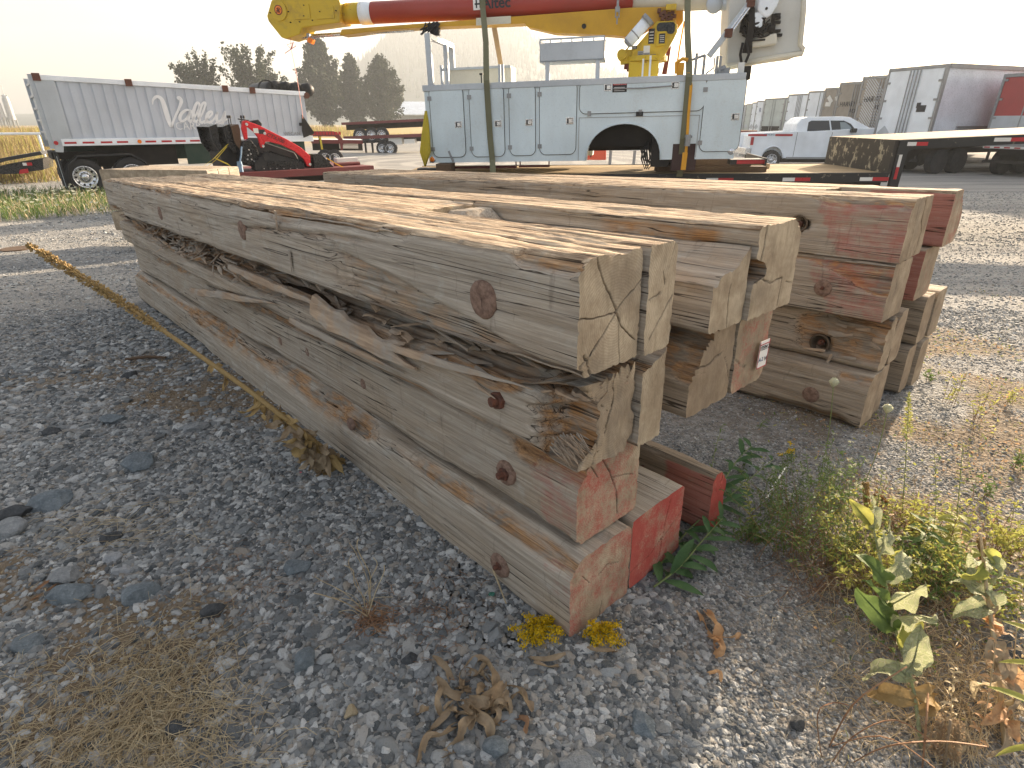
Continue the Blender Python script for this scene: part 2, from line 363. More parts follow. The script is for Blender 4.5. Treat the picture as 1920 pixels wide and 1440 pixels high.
# ------------------------------------------------------------------ timbers
def seg_dist(px, pz, pts):
    d = np.full(px.shape, 9.)
    for (x0, z0), (x1, z1) in zip(pts[:-1], pts[1:]):
        dx, dz = x1 - x0, z1 - z0; t = np.clip(((px - x0) * dx + (pz - z0) * dz) / (dx * dx + dz * dz + 1e-12), 0, 1)
        d = np.minimum(d, np.hypot(px - x0 - t * dx, pz - z0 - t * dz))
    return d
def timber(parent, x0, x1, z0, z1, y0, y1, seed, ns=18, fine=.02, wear=(.02, .022, .014, .014), fn=None, holes=(), red=None, tan=0., brn=0.,
           cracks=(), jag=0., chips=(), label=None, capn=None, cut=None, capu=1, capd=0.):
    """one squared timber in mat space: x across, y along (near end at y0), z up.
    corners are BL, TL, TR, BR seen from the near end; chips are (corner, y, half length, depth)"""
    W, H = x1 - x0, z1 - z0
    ys = [y0]; st = fine
    while ys[-1] < y1: ys.append(ys[-1] + st); st = min(st * 1.045, .09)
    ys[-1] = y1; ys = np.array(ys); K = len(ys)
    t = (np.arange(ns) / ns); o = np.zeros(ns); l = np.ones(ns)
    t = .5 - .5 * np.cos(np.pi * t) * (.35 + .65) * 1.0 if False else t
    e = 1. - t
    fx = np.concatenate([o, t, l, e]); fz = np.concatenate([t, l, e, o]); side = np.repeat([0, 1, 2, 3], ns); P = 4 * ns
    Y, FX = np.meshgrid(ys, fx, indexing='ij'); _, FZ = np.meshgrid(ys, fz, indexing='ij'); _, SD = np.meshgrid(ys, side, indexing='ij')
    X = FX * W; Z = FZ * H
    s_ = np.arange(P) / P * 40; _, S = np.meshgrid(ys, s_, indexing='ij')
    inset = np.zeros_like(X)
    inset += .004 * (fbm(S * 1.3, Y * 1.2, 0, seed) - .3) + .002 * vn(S * 3., Y * 3, 0, seed + 5)
    gr = vn(S * 2.2, Y * .35, 0, seed + 9); inset += .004 * sst(.72, .8, gr)
    dmg = np.zeros_like(X)
    if fn is not None:
        d, g = fn(X, Y, Z, SD, W, H); inset += d; dmg = np.maximum(dmg, g)
    crk = np.zeros_like(X)
    for (hy, hz, hr, hd) in holes:
        q = np.hypot(Y - hy, Z - hz); k = (1 - sst(hr * .85, hr * 1.05, q)) * (SD == 0); inset += k * hd; crk = np.maximum(crk, .75 * k)
    nx = np.where(SD == 0, 1., np.where(SD == 2, -1., 0.)); nz = np.where(SD == 1, -1., np.where(SD == 3, 1., 0.))
    X = X + nx * inset; Z = Z + nz * inset
    for k, (cx, cz) in enumerate(((0, 0), (0, 1), (1, 1), (1, 0))):
        a = X if cx == 0 else W - X; bb = Z if cz == 0 else H - Z
        c = wear[k] * (.45 + 1.2 * fbm(Y * 1.7, k * 7.7, 0, seed + 20)) + .010 * sst(.62, .8, vn(Y * 5, k * 3.1, 0, seed + 31))
        for (ck, cy, hl, dp) in chips:
            if ck == k:
                w = 1 - np.abs(Y - cy) / hl; c = c + dp * sst(0, .35, w + .35 * (vn(Y * 9, 0, 0, seed + 3) - .5)) * (.75 + .5 * vn(Y * 14, 3, 0, seed))
        fib = vn(S * 2.6, Y * 2.2, 0, seed + 44) - .5
        c = c * (1 + .30 * fib)
        w = np.clip(c - (a + bb), 0, None) / 2; a2 = a + w; b2 = bb + w
        dmg = np.maximum(dmg, sst(.004, .02, w) * .9 * sst(.02, .055, c))
        X = a2 if cx == 0 else W - a2; Z = b2 if cz == 0 else H - b2
    if cut is not None:
        hcut, gcut = cut(X, Y, W, H); lo_ = Z > hcut; dmg = np.maximum(dmg, np.where(Z > hcut - .012, gcut, 0)); Z = np.minimum(Z, np.maximum(hcut, .02))
    cxm, czm = X.mean(1, keepdims=True), Z.mean(1, keepdims=True)
    jg = jag * (fbm(S[0] * .55, seed * .7, 0, seed + 2) - .5) * 2 if jag else np.zeros(P)
    fall = np.exp(-(ys - y0) / .12)[:, None]
    Yd = Y + jg[None, :] * fall + .003 * fall * (vn(S, 0, 0, seed) - .5)
    V = [np.stack([X + x0, Yd, Z + z0], -1).reshape(-1, 3)]
    idx = np.arange(K * P).reshape(K, P); a = idx[:-1]; b = idx[1:]
    F = np.stack([a, np.roll(a, -1, 1), np.roll(b, -1, 1), b], -1).reshape(-1, 4).tolist()
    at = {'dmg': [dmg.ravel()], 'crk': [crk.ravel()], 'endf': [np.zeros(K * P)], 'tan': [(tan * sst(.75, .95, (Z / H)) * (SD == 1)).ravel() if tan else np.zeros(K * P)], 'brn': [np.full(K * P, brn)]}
    rd = np.zeros_like(X)
    if red:
        rl, rs, re_ = red   # length along, side strength, end strength
        edge = rl * (.8 + .5 * (Z / H)) + .05 * (vn(Z * 30, 1, 0, seed) - .5)
        rd = (SD == 0) * rs * (1 - sst(edge * .93, edge * 1.03, Yd - y0)) * (.55 + .6 * fbm(Y * 6, S * .5, 0, seed + 60))
    at['red'] = [rd.ravel()]
    # near cap: rings from a finely resampled edge to the middle, so the cracks are real grooves
    def up(a_):
        b_ = np.roll(a_, -1); return np.concatenate([[a_[i] + (b_[i] - a_[i]) * u / capu for u in range(capu)] for i in range(P)])
    cX, cY, cZ = up(X[0]), up(Yd[0]), up(Z[0]); PC = P * capu
    cn_ = capn or max(8, ns // 2 * 2); base = K * P; mx, mz = cxm[0, 0], czm[0, 0]
    for j in range(cn_ + 1):
        tt = max(1 - j / cn_, .002)
        xx = mx + (cX - mx) * tt; zz = mz + (cZ - mz) * tt
        dd = .003 * (fbm(xx * 30, zz * 30, 0, seed + 70) - .5) + jag * 1.1 * (fbm(xx * 14 + 5, zz * 7, 0, seed + 71) - .5)
        ck = np.zeros(PC)
        for (cw, cd, pts) in cracks:
            wx = .010 * (fbm(xx * 35, zz * 35, 0, seed + 8) - .5); wz = .010 * (fbm(xx * 35, zz * 35, 4, seed + 9) - .5)
            q = seg_dist((xx + wx) / W * W, (zz + wz) / H * H, [(a_ * W, b_ * H) for a_, b_ in pts]); cw2 = cw * (.25 + .5 * vn(xx * 40, zz * 40, 0, seed + 4)); g = np.exp(-(q / cw2) ** 2); dd = dd + cd * .6 * g; ck = np.maximum(ck, g * min(1, cw / .003))
        t9 = tt ** 9; yy = cY * t9 + (y0 + (cY.mean() - y0)) * (1 - t9) + dd * min(1, (1 - tt) * 8 + .15)
        V.append(np.stack([xx + x0, yy, zz + z0], -1)); ee = np.ones(PC)
        for k_, val in (('dmg', np.clip(min(1, jag * 6) * ee + capd * vn(xx * 22, zz * 22, 0, seed + 3), 0, 1)), ('crk', ck), ('endf', ee), ('tan', 0 * ee), ('brn', brn * ee),
                        ('red', (red[2] * (.45 + .8 * fbm(xx * 9, zz * 5, 0, seed + 81)) if red else 0 * ee))): at[k_].append(val)
        if j:
            p_ = base + (j - 1) * PC + np.arange(PC); n_ = p_ + PC
            F += np.stack([np.roll(p_, -1), p_, n_, np.roll(n_, -1)], -1).tolist()
    F.append(tuple(int(i) for i in idx[-1]))
    V = np.concatenate(V)
    ob = mesh_obj('timber', V, F, M['wood'], parent, True, attrs={k_: np.concatenate(v_) for k_, v_ in at.items()})
    if label: ob['label'] = label
    return ob

def splint(name, parent, p, d, up, L, w, th, mat='splinter', bend=.0, seed=0, n=9):
    """a torn sliver: tapering jagged board following d, lying flat to up"""
    d, up = Vector(d).normalized(), Vector(up).normalized(); sx = d.cross(up).normalized(); up = sx.cross(d)
    r = random.Random(seed); v = []; p = Vector(p)
    for i in range(n + 1):
        t = i / n; ww = w * (.55 + .45 * math.sin(math.pi * min(1, t * .9 + .25))) * (1 if t < .75 else (1 - (t - .75) / .25 * .8))
        c = p + d * (L * t) + up * (bend * math.sin(t * 3.1)) + sx * (r.uniform(-.06, .06) * w)
        a = ww * r.uniform(.38, .6); b2 = ww * r.uniform(.38, .6); h = th * r.uniform(.6, 1.2) * (1 - .5 * t)
        v += [c - sx * a, c - sx * a * .8 + up * h, c + up * h * r.uniform(.9, 1.3), c + sx * b2 * .9 + up * h * .8, c + sx * b2]
    f = [(i * 5 + j, i * 5 + (j + 1) % 5, (i + 1) * 5 + (j + 1) % 5, (i + 1) * 5 + j) for i in range(n) for j in range(5)]
    f += [(4, 3, 2, 1, 0), tuple(n * 5 + j for j in range(5))]
    return name, parent, v, f, mat
def splint_obj(*a, **k):
    nm, pa, v, f, mt = splint(*a, **k); return mesh_obj(nm, v, f, M[mt], pa, False)

VX, UY = (.741, .672), (-.672, .741)
RZ = math.atan2(.672, .741); SLOPE = -.0352
def mat_thing(ox, oy, oz, label, group='stacked timber mats', drz=0.):
    return thing('timber_mat', (ox, oy, oz), label, 'timber mat', RZ + drz, SLOPE, 0, group)
def cup(parent, y, z, r, d):
    mb = MB(); mb.lathe([(r * 1.22, .004), (r * 1.1, -.0015), (r * 1.0, -.002), (r * .97, .008), (r * .95, d), (0, d)], (0, 0, 0), 'z', 26); o = mb.build('bolt_hole', M['holewood'], parent, True); o.rotation_euler = (0, R(90), 0); o.location = (0, y, z)
def to_local(th, px, py, xl):
    """where the view ray through a picture point meets the plane x = xl of a mat, in mat coordinates"""
    Mw = Matrix.Translation(th.location) @ Euler(th.rotation_euler).to_matrix().to_4x4(); Mi = Mw.inverted()
    o = Mi @ Vector((0, 0, CAM_H)); d = (Mi.to_3x3() @ ray(px, py)); k = (xl - o.x) / d.x; q = o + d * k; return q.y, q.z
def bolt(parent, xl, y, z, r=.045, proud=.0, hexr=.0, hl=.03, disc=True):
    if disc:
        mb = MB(); mb.lathe([(0, -.002 - proud), (r * .55, -.0035 - proud), (r * .93, -.003 - proud), (r, .002 - proud), (r, .012)], (0, 0, 0), 'z', 22)
        o = mb.build('washer', M['rustplate'], parent, True); o.rotation_euler = (0, R(90), 0); o.location = (xl, y, z)
        # roughen
        for v in o.data.vertices: v.co += Vector((random.uniform(-1, 1), random.uniform(-1, 1), random.uniform(-1, 1))) * .0012
    if hexr:
        mb = MB(); mb.cyl((-hl - proud, y, z), (.0, y, z), hexr, hexr, 6); mb.cyl((-hl - .018 - proud, y + .003, z), (-hl + .002 - proud, y, z), hexr * .55, hexr * .6, 10)
        o = mb.build('bolt', M['rust'], parent, False, .003); o.location = (xl, 0, 0)

O = Vector((.18, 1.29, 0))
def mo(v, u, z): return (O.x + VX[0] * v + UY[0] * u, O.y + VX[1] * v + UY[1] * u, z)
BT = .300
# ---- front stack, lowest mat
L4 = mat_thing(*mo(0, 0, .0), 'lowest mat of the front timber stack, its near end painted bright red')
holes4 = []
ym, zm = to_local(L4, 937, 1060, 0)
def f4(X, Y, Z, SD, W, H):
    top = (SD == 0) * sst(.6, .95, Z / H) * sst(.9, 1.4, Y) * (1 - sst(3.0, 3.4, Y))
    n = fbm(Y * 2.3, Z * 8, 0, 91); d = .05 * top * sst(.35, .6, n)
    return d, sst(.008, .03, d) * .8
timber(L4, 0, .305, 0, BT, 0, 6.2, 11, 28, .014, (.02, .05, .02, .02), f4, red=(.09, .5, .68), chips=((1, 1.9, .8, .05), (1, 3.6, .6, .04), (1, .5, .5, .02), (0, 4.4, 1., .03)), brn=.1,
       cracks=[(.004, .01, [(.45, .62), (.6, .66), (.78, .58)]), (.003, .008, [(.5, 0), (.52, .2)]), (.003, .008, [(.2, .75), (.3, .6)])], capn=34, capu=3)
timber(L4, .312, .625, .004, BT + .004, .004, 6.2, 12, 18, .02, red=(.05, .2, 1.12), brn=0., wear=(.01, .012, .016, .016),
       cracks=[(.003, .008, [(0, .25), (.4, .3), (1, .62)]), (.003, .01, [(.55, .0), (.62, .5), (.7, .9)])], capn=30, capu=3, label='timber with its end painted bright red')
timber(L4, .632, .93, 0, BT, 1.15, 6.15, 13, 10, .04, jag=.05)
timber(L4, .79, .90, -.0, .27, -.02, 6.1, 14, 20, .025, red=(.19, 1.15, 1.0), brn=.7, wear=(.01, .02, .04, .02), label='thin split outer timber with a red end')
mb = MB(); mb.cyl((.60, .30, .17), (.98, .30, .17), .012, .012, 10); mb.cyl((.90, .30, .17), (.925, .30, .17), .05, .05, 18); mb.cyl((.925, .3, .17), (.965, .3, .17), .026, .026, 6)
mb.build('tie_rod', M['rust'], L4, False)
bolt(L4, -.002, ym, zm, .047, .001, .017, .006)
y_, z_ = to_local(L4, 640, 700, 0); bolt(L4, .004, y_, z_ * .5, .03, 0)

# ---- second mat from the ground
L3 = mat_thing(*mo(.066, .05, .304), 'grey mat second from the ground in the front stack, faded pink near end')
y3, z3 = to_local(L3, 950, 886, 0)
timber(L3, 0, .309, 0, BT, 0, 6.1, 21, 28, .014, (.025, .03, .03, .02), None, red=(.19, .6, .56), chips=((0, .25, .3, .012), (1, .1, .25, .05), (0, 2.2, .5, .02), (1, 2.5, 1., .03), (1, 4.6, .7, .04)), brn=.15,
       cracks=[(.004, .012, [(.35, .95), (.5, .7), (.62, .42), (.66, .1)]), (.003, .01, [(.55, .62), (.9, .5)]), (.003, .008, [(.2, .9), (.3, .72)])], capn=34, capu=3)
timber(L3, .318, .61, 0, BT, 1.4, 6.1, 22, 10, .04, jag=.06); timber(L3, .62, .90, 0, BT, .9, 6.05, 23, 10, .04, jag=.05); timber(L3, .76, 1.02, .0, BT - .01, .62, 6.1, 24, 10, .03, brn=.6)
bolt(L3, -.004, y3, z3, .045, .004, .024, .014)
for (a, b) in ((525, 640), (680, 720), (575, 660)):
    y_, z_ = to_local(L3, a, b, 0); bolt(L3, .003, y_, z_, .026, -.001)

# ---- third mat: split and torn open along its top edge
L2 = mat_thing(*mo(.0, .02, .611), 'badly split mat under the top one of the front stack with a protruding bolt')
y2, z2 = to_local(L2, 947, 745, .03)
def cut2(X, Y, W, H):
    e = (.065 + .06 * (fbm(Y * 1.6, 3, 0, 171) - .4)) * sst(.0, .35, Y) * (1 - sst(5.2, 5.9, Y)) + .015
    e = e + .06 * np.exp(-((Y - 3.8) / .6) ** 2)
    h = H - e * (1 - .55 * sst(.2, 1., X / W)) - .030 * vn(X * 75, Y * 1.4, 0, 172) - .02 * fbm(X * 25, Y * 6, 0, 173)
    return h, np.clip(.55 + .9 * (vn(Y * 2.2, X * 9, 0, 174) - .35), 0, 1)
def f2(X, Y, Z, SD, W, H):
    zl = H * (.52 + .22 * np.sin(Y * 1.1 + 1.2) + .25 * (fbm(Y * 2.1, 0, 0, 7) - .5))           # split line along the face
    up = (SD == 0) * sst(-.01, .015, Z - zl)
    d = up * (.028 + .06 * fbm(Y * 1.5, Z * 9, 0, 8) * sst(.3, 1.2, Y))
    d = d + (SD == 0) * (.25 + up) * .022 * sst(.4, .8, vn(Z * 85, Y * 1.6, 0, 9)) + (SD == 0) * up * .02 * fbm(Y * 5, Z * 30, 0, 12)
    tp = 0
    hole = (SD <= 1) * np.exp(-((Y - 3.75) / .55) ** 2) * (.05 + .05 * vn(Y * 8, Z * 25 + X * 25, 0, 3)) * sst(.25, .6, Z / H)
    brk = (SD == 0) * (1 - sst(.10, .19, Y + .05 * (vn(Z * 40, 1, 0, 4) - .5))) * (.075 + .03 * vn(Z * 30, Y * 5, 0, 41))    # broken near corner
    d = d + tp + hole + brk
    g = np.clip(sst(.012, .05, d) * (.35 + .8 * vn(Y * 2.5, Z * 9, 0, 23)) + (brk > .02) * .8 + sst(.03, .07, hole), 0, 1)
    return d, g
timber(L2, 0, .262, 0, BT, 0, 6.15, 31, 48, .010, (.03, .03, .02, .03), f2, cut=cut2, capu=3, capd=1.1, chips=((1, 5.2, .6, .04), (0, 2.4, .7, .03)), brn=.2, jag=.022,
       cracks=[(.005, .016, [(.32, 0), (.36, .25), (.3, .4)]), (.004, .012, [(.5, .3), (.62, .62), (.6, .8)])], capn=28, label='torn timber with fibres hanging from its near corner')
timber(L2, .274, .392, -.01, BT + .03, -.015, 6.15, 32, 22, .02, (.01, .05, .03, .008), None, cut=lambda X, Y, W, H: (H - .02 - .05 * (1 - X / W) * (1 - sst(.0, .9, Y)) - .05 * fbm(X * 25, Y * 4, 0, 5), .7 * vn(Y * 3, X * 20, 0, 5)),
       cracks=[], capn=24, capu=3, label='narrow timber with a pale end')
timber(L2, .518, .79, 0, BT, -.025, 6.15, 33, 26, .02, (.012, .07, .02, .02), None, capd=.5, capu=3, brn=.55, chips=((1, .2, .9, .10),), cracks=[(.005, .014, [(.05, .6), (.35, .55), (.7, .62)]), (.003, .01, [(.8, .55), (.95, .3), (1, .2)])], capn=22, label='dark timber with a rounded top corner')
timber(L2, .797, 1.045, 0, BT - .005, -.03, 6.15, 34, 22, .02, (.01, .02, .04, .02), None, capd=.35, capu=3, brn=.35, red=(.04, .2, .50), cracks=[(.004, .012, [(.05, .45), (.2, .35), (.4, .3)])], capn=20, label='timber with faded red paint and a paper sticker')
bolt(L2, .03, y2, z2, .052, .012, .03, .028)
# torn slabs and slivers lying in the split
r_ = random.Random(5)
for (pa, pb, w, th, sd) in (((588, 572), (782, 694), .10, .022, 1), ((545, 600), (760, 700), .035, .012, 2), ((360, 545), (520, 570), .05, .02, 3), ((430, 500), (640, 590), .04, .015, 4), ((700, 640), (1000, 730), .03, .012, 6)):
    ya, za = to_local(L2, *pa, -.012); yb, zb = to_local(L2, *pb, -.012)
    A, B = Vector((-.012, ya, za)), Vector((-.012, yb, zb))
    splint_obj('splinter', L2, A, B - A, (-1, 0, .35), (B - A).length, w, th, bend=.01, seed=sd, n=12)
for i in range(230):
    y = r_.uniform(3.0, 4.5) if i < 80 else r_.uniform(.15, 5.6); x = r_.uniform(-.005, .16)
    L = r_.uniform(.05, .24); a = r_.uniform(-.3, .3) if i > 50 else r_.uniform(-1.6, 1.6)
    splint_obj('splinter', L2, (x, y, .165 + .10 * x / .16 + r_.uniform(-.03, .03)), (math.sin(a), math.cos(a) * r_.choice((-1, 1)), r_.uniform(-.35, .25)), (-.5, 0, 1), L, r_.uniform(.008, .03), r_.uniform(.003, .01), bend=r_.uniform(-.01, .015), seed=100 + i, n=4)
# frayed fibres at the broken near corner (px 1040-1085, 830-900)
mb = MB()
for i in range(130):
    yf, zf = to_local(L2, 1040 + r_.random() * 38, 838 + r_.random() * 26, .0)
    L = r_.uniform(.02, .06); nm, pa_, v, f, mt = splint('x', None, (r_.uniform(-.004, .05), yf + .02, zf + .02), (r_.uniform(-.35, .2), -1, r_.uniform(-.75, -.1)), (1, 0, .2), L, r_.uniform(.003, .008), .0025, seed=i, n=3)
    mb.add(v, f)
mb.build('torn_fibres', M['splinter'], L2, kind='stuff')
for i in range(16):
    yf, zf = to_local(L2, 1085 + r_.random() * 110, 705 + r_.random() * 50, .14)
    splint_obj('splinter', L2, (.06 + r_.random() * .22, max(.02, yf) + r_.uniform(0, .02), .20 + r_.random() * .04), (r_.uniform(-.3, .3), -1, r_.uniform(-.12, .02)), (0, 0, 1), min(max(.02, yf) + .01, r_.uniform(.06, .2)), r_.uniform(.015, .04), r_.uniform(.008, .018), seed=300 + i, n=5)
# sticker on the end
def sticker(parent, cx, cy, cz, w, h, rot):
    mb = MB(); mb.mi = 0; mb.box(-w / 2, w / 2, -.0015, 0, -h / 2, h / 2); o = mb.build('paper_sticker', [M['paper']], parent); o.location = (cx, cy, cz); o.rotation_euler = (0, rot, 0)
    mb = MB()
    for (a, b, c, d) in ((-w / 2, w / 2, h * .36, h * .39), (-w / 2, w / 2, -h / 2, -h / 2 + .003), (-w / 2, -w / 2 + .002, -h / 2, h / 2), (w / 2 - .002, w / 2, -h / 2, h / 2)): mb.box(a, b, -.003, -.0016, c, d)
    q = mb.build('sticker_border', M['redlens'], o)
    for s, zz, sz in (('ITEM 2', .16 * h, .26 * h), ('A-2', -.25 * h, .24 * h), ('14', -.27 * h, .24 * h)):
        xo = -w * .42 if s != '14' else w * .12
        txt('sticker_lettering', s, o, (xo, -.003, zz), sz * .9, M['black_print'] if s != 'A-2' else M['blue_print'], .0004)
def txt(name, s, parent, loc, size, mat, depth=.002, flip=False, bold=0., sx=1., shear=0.):
    cu = bpy.data.curves.new('t', 'FONT'); cu.body = s; cu.size = size; cu.extrude = depth; cu.offset = bold; cu.shear = shear; cu.resolution_u = 3
    to = bpy.data.objects.new('t', cu); COL.objects.link(to); dg = bpy.context.evaluated_depsgraph_get()
    me = bpy.data.meshes.new_from_object(to.evaluated_get(dg)); bpy.data.objects.remove(to); bpy.data.curves.remove(cu)
    me.name = name; me.materials.clear(); me.materials.append(mat)
    o = bpy.data.objects.new(name, me); COL.objects.link(o); o.parent = parent; o.location = loc; o.rotation_euler = (R(90), 0, 0); o.scale = (sx, 1, 1); return o
sticker(L2, .985, -.045, .115, .075, .105, .04)

# ---- top mat of the front stack
L1 = mat_thing(*mo(-.029, .0, .917), 'top mat of the front timber stack with sunlit tan deck and cracked near end')
y1, z1 = to_local(L1, 905, 562, 0)
def f1(X, Y, Z, SD, W, H):
    zl = H * np.clip(.52 * (Y / 1.05), .07, 2) * (1 + .25 * (vn(Y * 7, 2, 0, 51) - .5))
    low = (SD == 0) * sst(-.004, .008, zl - Z) * (1 - sst(1.1, 1.35, Y))
    d = low * (.010 + .022 * vn(Z * 75, Y * 1.1, 0, 52) + .012 * vn(Z * 30, Y * 4, 0, 53))
    line = (SD == 0) * np.exp(-((Z - zl) / .006) ** 2) * (1 - sst(1.3, 1.6, Y)); d = d + .012 * line
    z2_ = H * (.80 - .16 * (Y - 1.0)); l2 = (SD == 0) * sst(.9, 1.1, Y) * (1 - sst(2.3, 2.6, Y)) * np.exp(-((Z - z2_ - .012 * (vn(Y * 6, 0, 0, 2) - .5)) / .009) ** 2); d = d + .018 * l2
    ed = (SD == 0) * sst(.72, .95, Z / H + .12 * (fbm(Y * 3, 0, 0, 55) - .5)) * sst(.7, 1.0, Y) * (1 - sst(5.5, 6, Y)) * (.012 + .02 * fbm(Y * 7, Z * 20, 0, 56)); d = d + ed
    tp = (SD == 1) * (.003 * sst(.45, .7, vn(X * 55, Y * .9, 0, 57)) + .006 * sst(.55, .75, fbm(Y * 4, X * 12, 0, 58))); d = d + tp
    return d, np.clip(low * (.15 + .5 * vn(Y * 3, Z * 15, 0, 5)) + sst(.015, .04, ed) * .25 + l2 * .5, 0, 1)
def ftop(sd):
    return lambda X, Y, Z, SD, W, H: ((SD == 1) * (.003 * sst(.45, .7, vn(X * 55, Y * .9, 0, sd)) + .006 * sst(.5, .75, fbm(Y * 4, X * 12, 0, sd + 1))), 0 * X)
timber(L1, 0, .247, 0, BT + .003, 0, 6.25, 41, 36, .010, (.012, .03, .01, .012), f1, tan=1., chips=((1, 1.6, .9, .03), (1, 4.4, .8, .035), (1, .12, .16, .03), (0, .12, .2, .015), (0, 6.1, .5, .05)),
       cracks=[(.0035, .02, [(.25, .98), (.33, .82), (.5, .62), (.60, .50)]), (.003, .016, [(.60, .5), (.52, .49), (.25, .50), (-.02, .53)]), (.003, .016, [(.60, .5), (.70, .57), (.85, .64), (1.0, .72)]), (.0035, .018, [(.60, .5), (.68, .36), (.80, .26), (.95, .18)]), (.0035, .018, [(.6, .49), (.4, .33), (.15, .16), (.03, .1)]), (.005, .02, [(.1, .0), (.06, .12)]), (.005, .018, [(.2, .02), (.16, .15), (.12, .2)]), (.002, .01, [(.62, .48), (.66, .2), (.7, .0)])],
       capn=60, capu=4, label='end split by a star of cracks')
timber(L1, .258, .384, 0, BT + .003, -.012, 6.25, 42, 26, .014, (.006, .006, .01, .012), ftop(61), tan=1., cracks=[(.0022, .012, [(0, .52), (.3, .54), (.5, .56)]), (.003, .012, [(.2, .15), (.5, .3), (.95, .5)]), (.0022, .01, [(.5, .75), (.6, .62)])], capn=36, capu=3, label='narrow timber beside the cracked one')
timber(L1, .398, .70, 0, BT, 1.25, 6.25, 43, 20, .02, (.01, .012, .012, .012), ftop(71), tan=1., jag=.03, label='timber broken off short of the end')
def cut13(X, Y, W, H):
    h = H * .50 + .035 * sst(.05, .30, X / W) + .05 * sst(.55, .98, X / W) + .02 * (fbm(X * 30, Y * 3, 0, 64) - .5) + .010 * vn(X * 75, Y * 1.2, 0, 65); k = sst(1.15, 1.2, Y)
    return h * (1 - k) + k, .35 * vn(Y * 4, X * 12, 0, 6) * (1 - k)
def f13(X, Y, Z, SD, W, H):
    # its upper half has rotted away near the end
    k = (SD == 1) * (1 - sst(1.1, 1.2, Y)) * (.135 + .03 * (fbm(X * 30, Y * 3, 0, 64) - .5) - .05 * sst(.55, .98, X / W)); 
    return k, np.clip((SD == 1) * .25 * vn(Y * 4, X * 12, 0, 6), 0, 1)
timber(L1, .533, .743, 0, BT - .02, -.045, 1.24, 44, 22, .014, (.006, .01, .01, .01), None, cut=cut13, capu=3, cracks=[(.003, .012, [(.55, .0), (.5, .25), (.5, .5)])], capn=22, brn=.1, label='timber with its upper half broken away')
def f14(X, Y, Z, SD, W, H):
    up = (SD == 0) * sst(.40, .44, Z / H) * (1 - sst(.62, .66, Z / H)) * (1 - sst(1.2, 1.5, Y)) * (.055 + .035 * vn(Z * 50, Y * 1.5, 0, 66))
    r2 = (SD == 0) * sst(.05, .1, Z / H) * .012 * vn(Z * 60, Y * 1.4, 0, 68) * (1 - sst(1.4, 1.6, Y))
    p = ftop(72)(X, Y, Z, SD, W, H)[0]
    return up + r2 + p, np.clip(sst(.02, .06, up) * 1. + (SD == 0) * (1 - sst(1.2, 1.4, Y)) * sst(.66, .70, Z / H) * (1 - sst(.9, .95, Z / H)) * sst(.05, .1, Y) * (1 - sst(.45, .6, Y)), 0, 1)
timber(L1, .745, 1.055, 0, BT, -.06, 6.25, 45, 30, .014, (.006, .02, .02, .012), f14, tan=1., brn=.1, chips=((2, .1, .3, .04),), cracks=[(.006, .02, [(.16, 1.0), (.14, .7), (.1, .42)]), (.0035, .014, [(.15, .45), (.45, .34), (.7, .36), (.68, .05)]), (.0025, .01, [(.8, .3), (.98, .26)])], capn=36, capu=3, label='outer timber torn open along its inner side')
for i in range(12):
    splint_obj('splinter', L1, (.60 + r_.random() * .14, r_.uniform(.05, .8), .150 + r_.random() * .02), (r_.uniform(-.5, .5), r_.choice((-1, 1)), r_.uniform(-.1, .1)), (0, 0, 1), r_.uniform(.05, .16), r_.uniform(.006, .025), .005, seed=500 + i, n=4)
bolt(L1, -.002, y1, z1, .056, .0)
for a, b in ((453, 432), (300, 400)):
    y_, z_ = to_local(L1, a, b, 0); bolt(L1, .001, y_, z_, .05, .0)
for (a, b, sd) in ((518, 395, 1), (545, 470, 2)):
    y_, z_ = to_local(L1, a, b, 0); splint_obj('splinter', L1, (-.004, y_, z_), (0, .2, -1), (-1, 0, 0), .10, .022, .006, seed=700 + sd, n=5)

# ------------------------------------------------------------------ back stack
OR_ = on_z(1682, 496, .86)
def mr(v, u, z): return (OR_.x + VX[0] * v + UY[0] * u, OR_.y + VX[1] * v + UY[1] * u, z)
def hole_at(m, px, py, r, d): y, z = to_local(m, px, py, 0); return (y, z, r, d)
def off_for(px, py, z):
    q = on_z(px, py, z) - OR_; return q.x * VX[0] + q.y * VX[1], q.x * UY[0] + q.y * UY[1]
G2 = 'stacked timber mats'
v_, u_ = off_for(1684, 496, .868)
R1 = mat_thing(*mr(v_, u_, .868), 'top mat of the rear timber stack, sunlit above with red painted end bands')
h = hole_at(R1, 1497, 420, .042, .05)
timber(R1, 0, .20, 0, .305, 0, 6.3, 51, 30, .014, (.008, .02, .01, .01), ftop(81), tan=1., brn=.30, holes=(h,), red=(.36, .74, .1), chips=((1, .1, .35, .035), (1, 3.8, .6, .02)), cracks=[(.003, .01, [(.5, 1), (.6, .5), (.5, 0)])], capn=22)
cup(R1, h[0], h[1], .040, .045); bolt(R1, .03, h[0], h[1], .02, 0, .018, .03, disc=False)
timber(R1, .206, .40, -.002, .30, .012, 6.3, 52, 16, .03, tan=1., fn=ftop(82), brn=.5, cracks=[(.007, .02, [(.3, 1), (.35, .6), (.6, .4), (.4, 0)])], capn=18)
timber(R1, .41, .62, 0, .298, .55, 6.3, 53, 12, .03, tan=1., jag=.03)
timber(R1, .63, .90, 0, .30, -.03, 6.3, 54, 18, .025, (.01, .012, .05, .05), tan=1., brn=.25, red=(.34, 1.3, .5), chips=((2, .05, .4, .07),), capn=16, label='far timber with a dark red painted band')
v_, u_ = off_for(1651, 607, .565)
R2 = mat_thing(*mr(v_, u_, .565), 'second mat down in the rear stack, orange peeled strip and faded red near end')
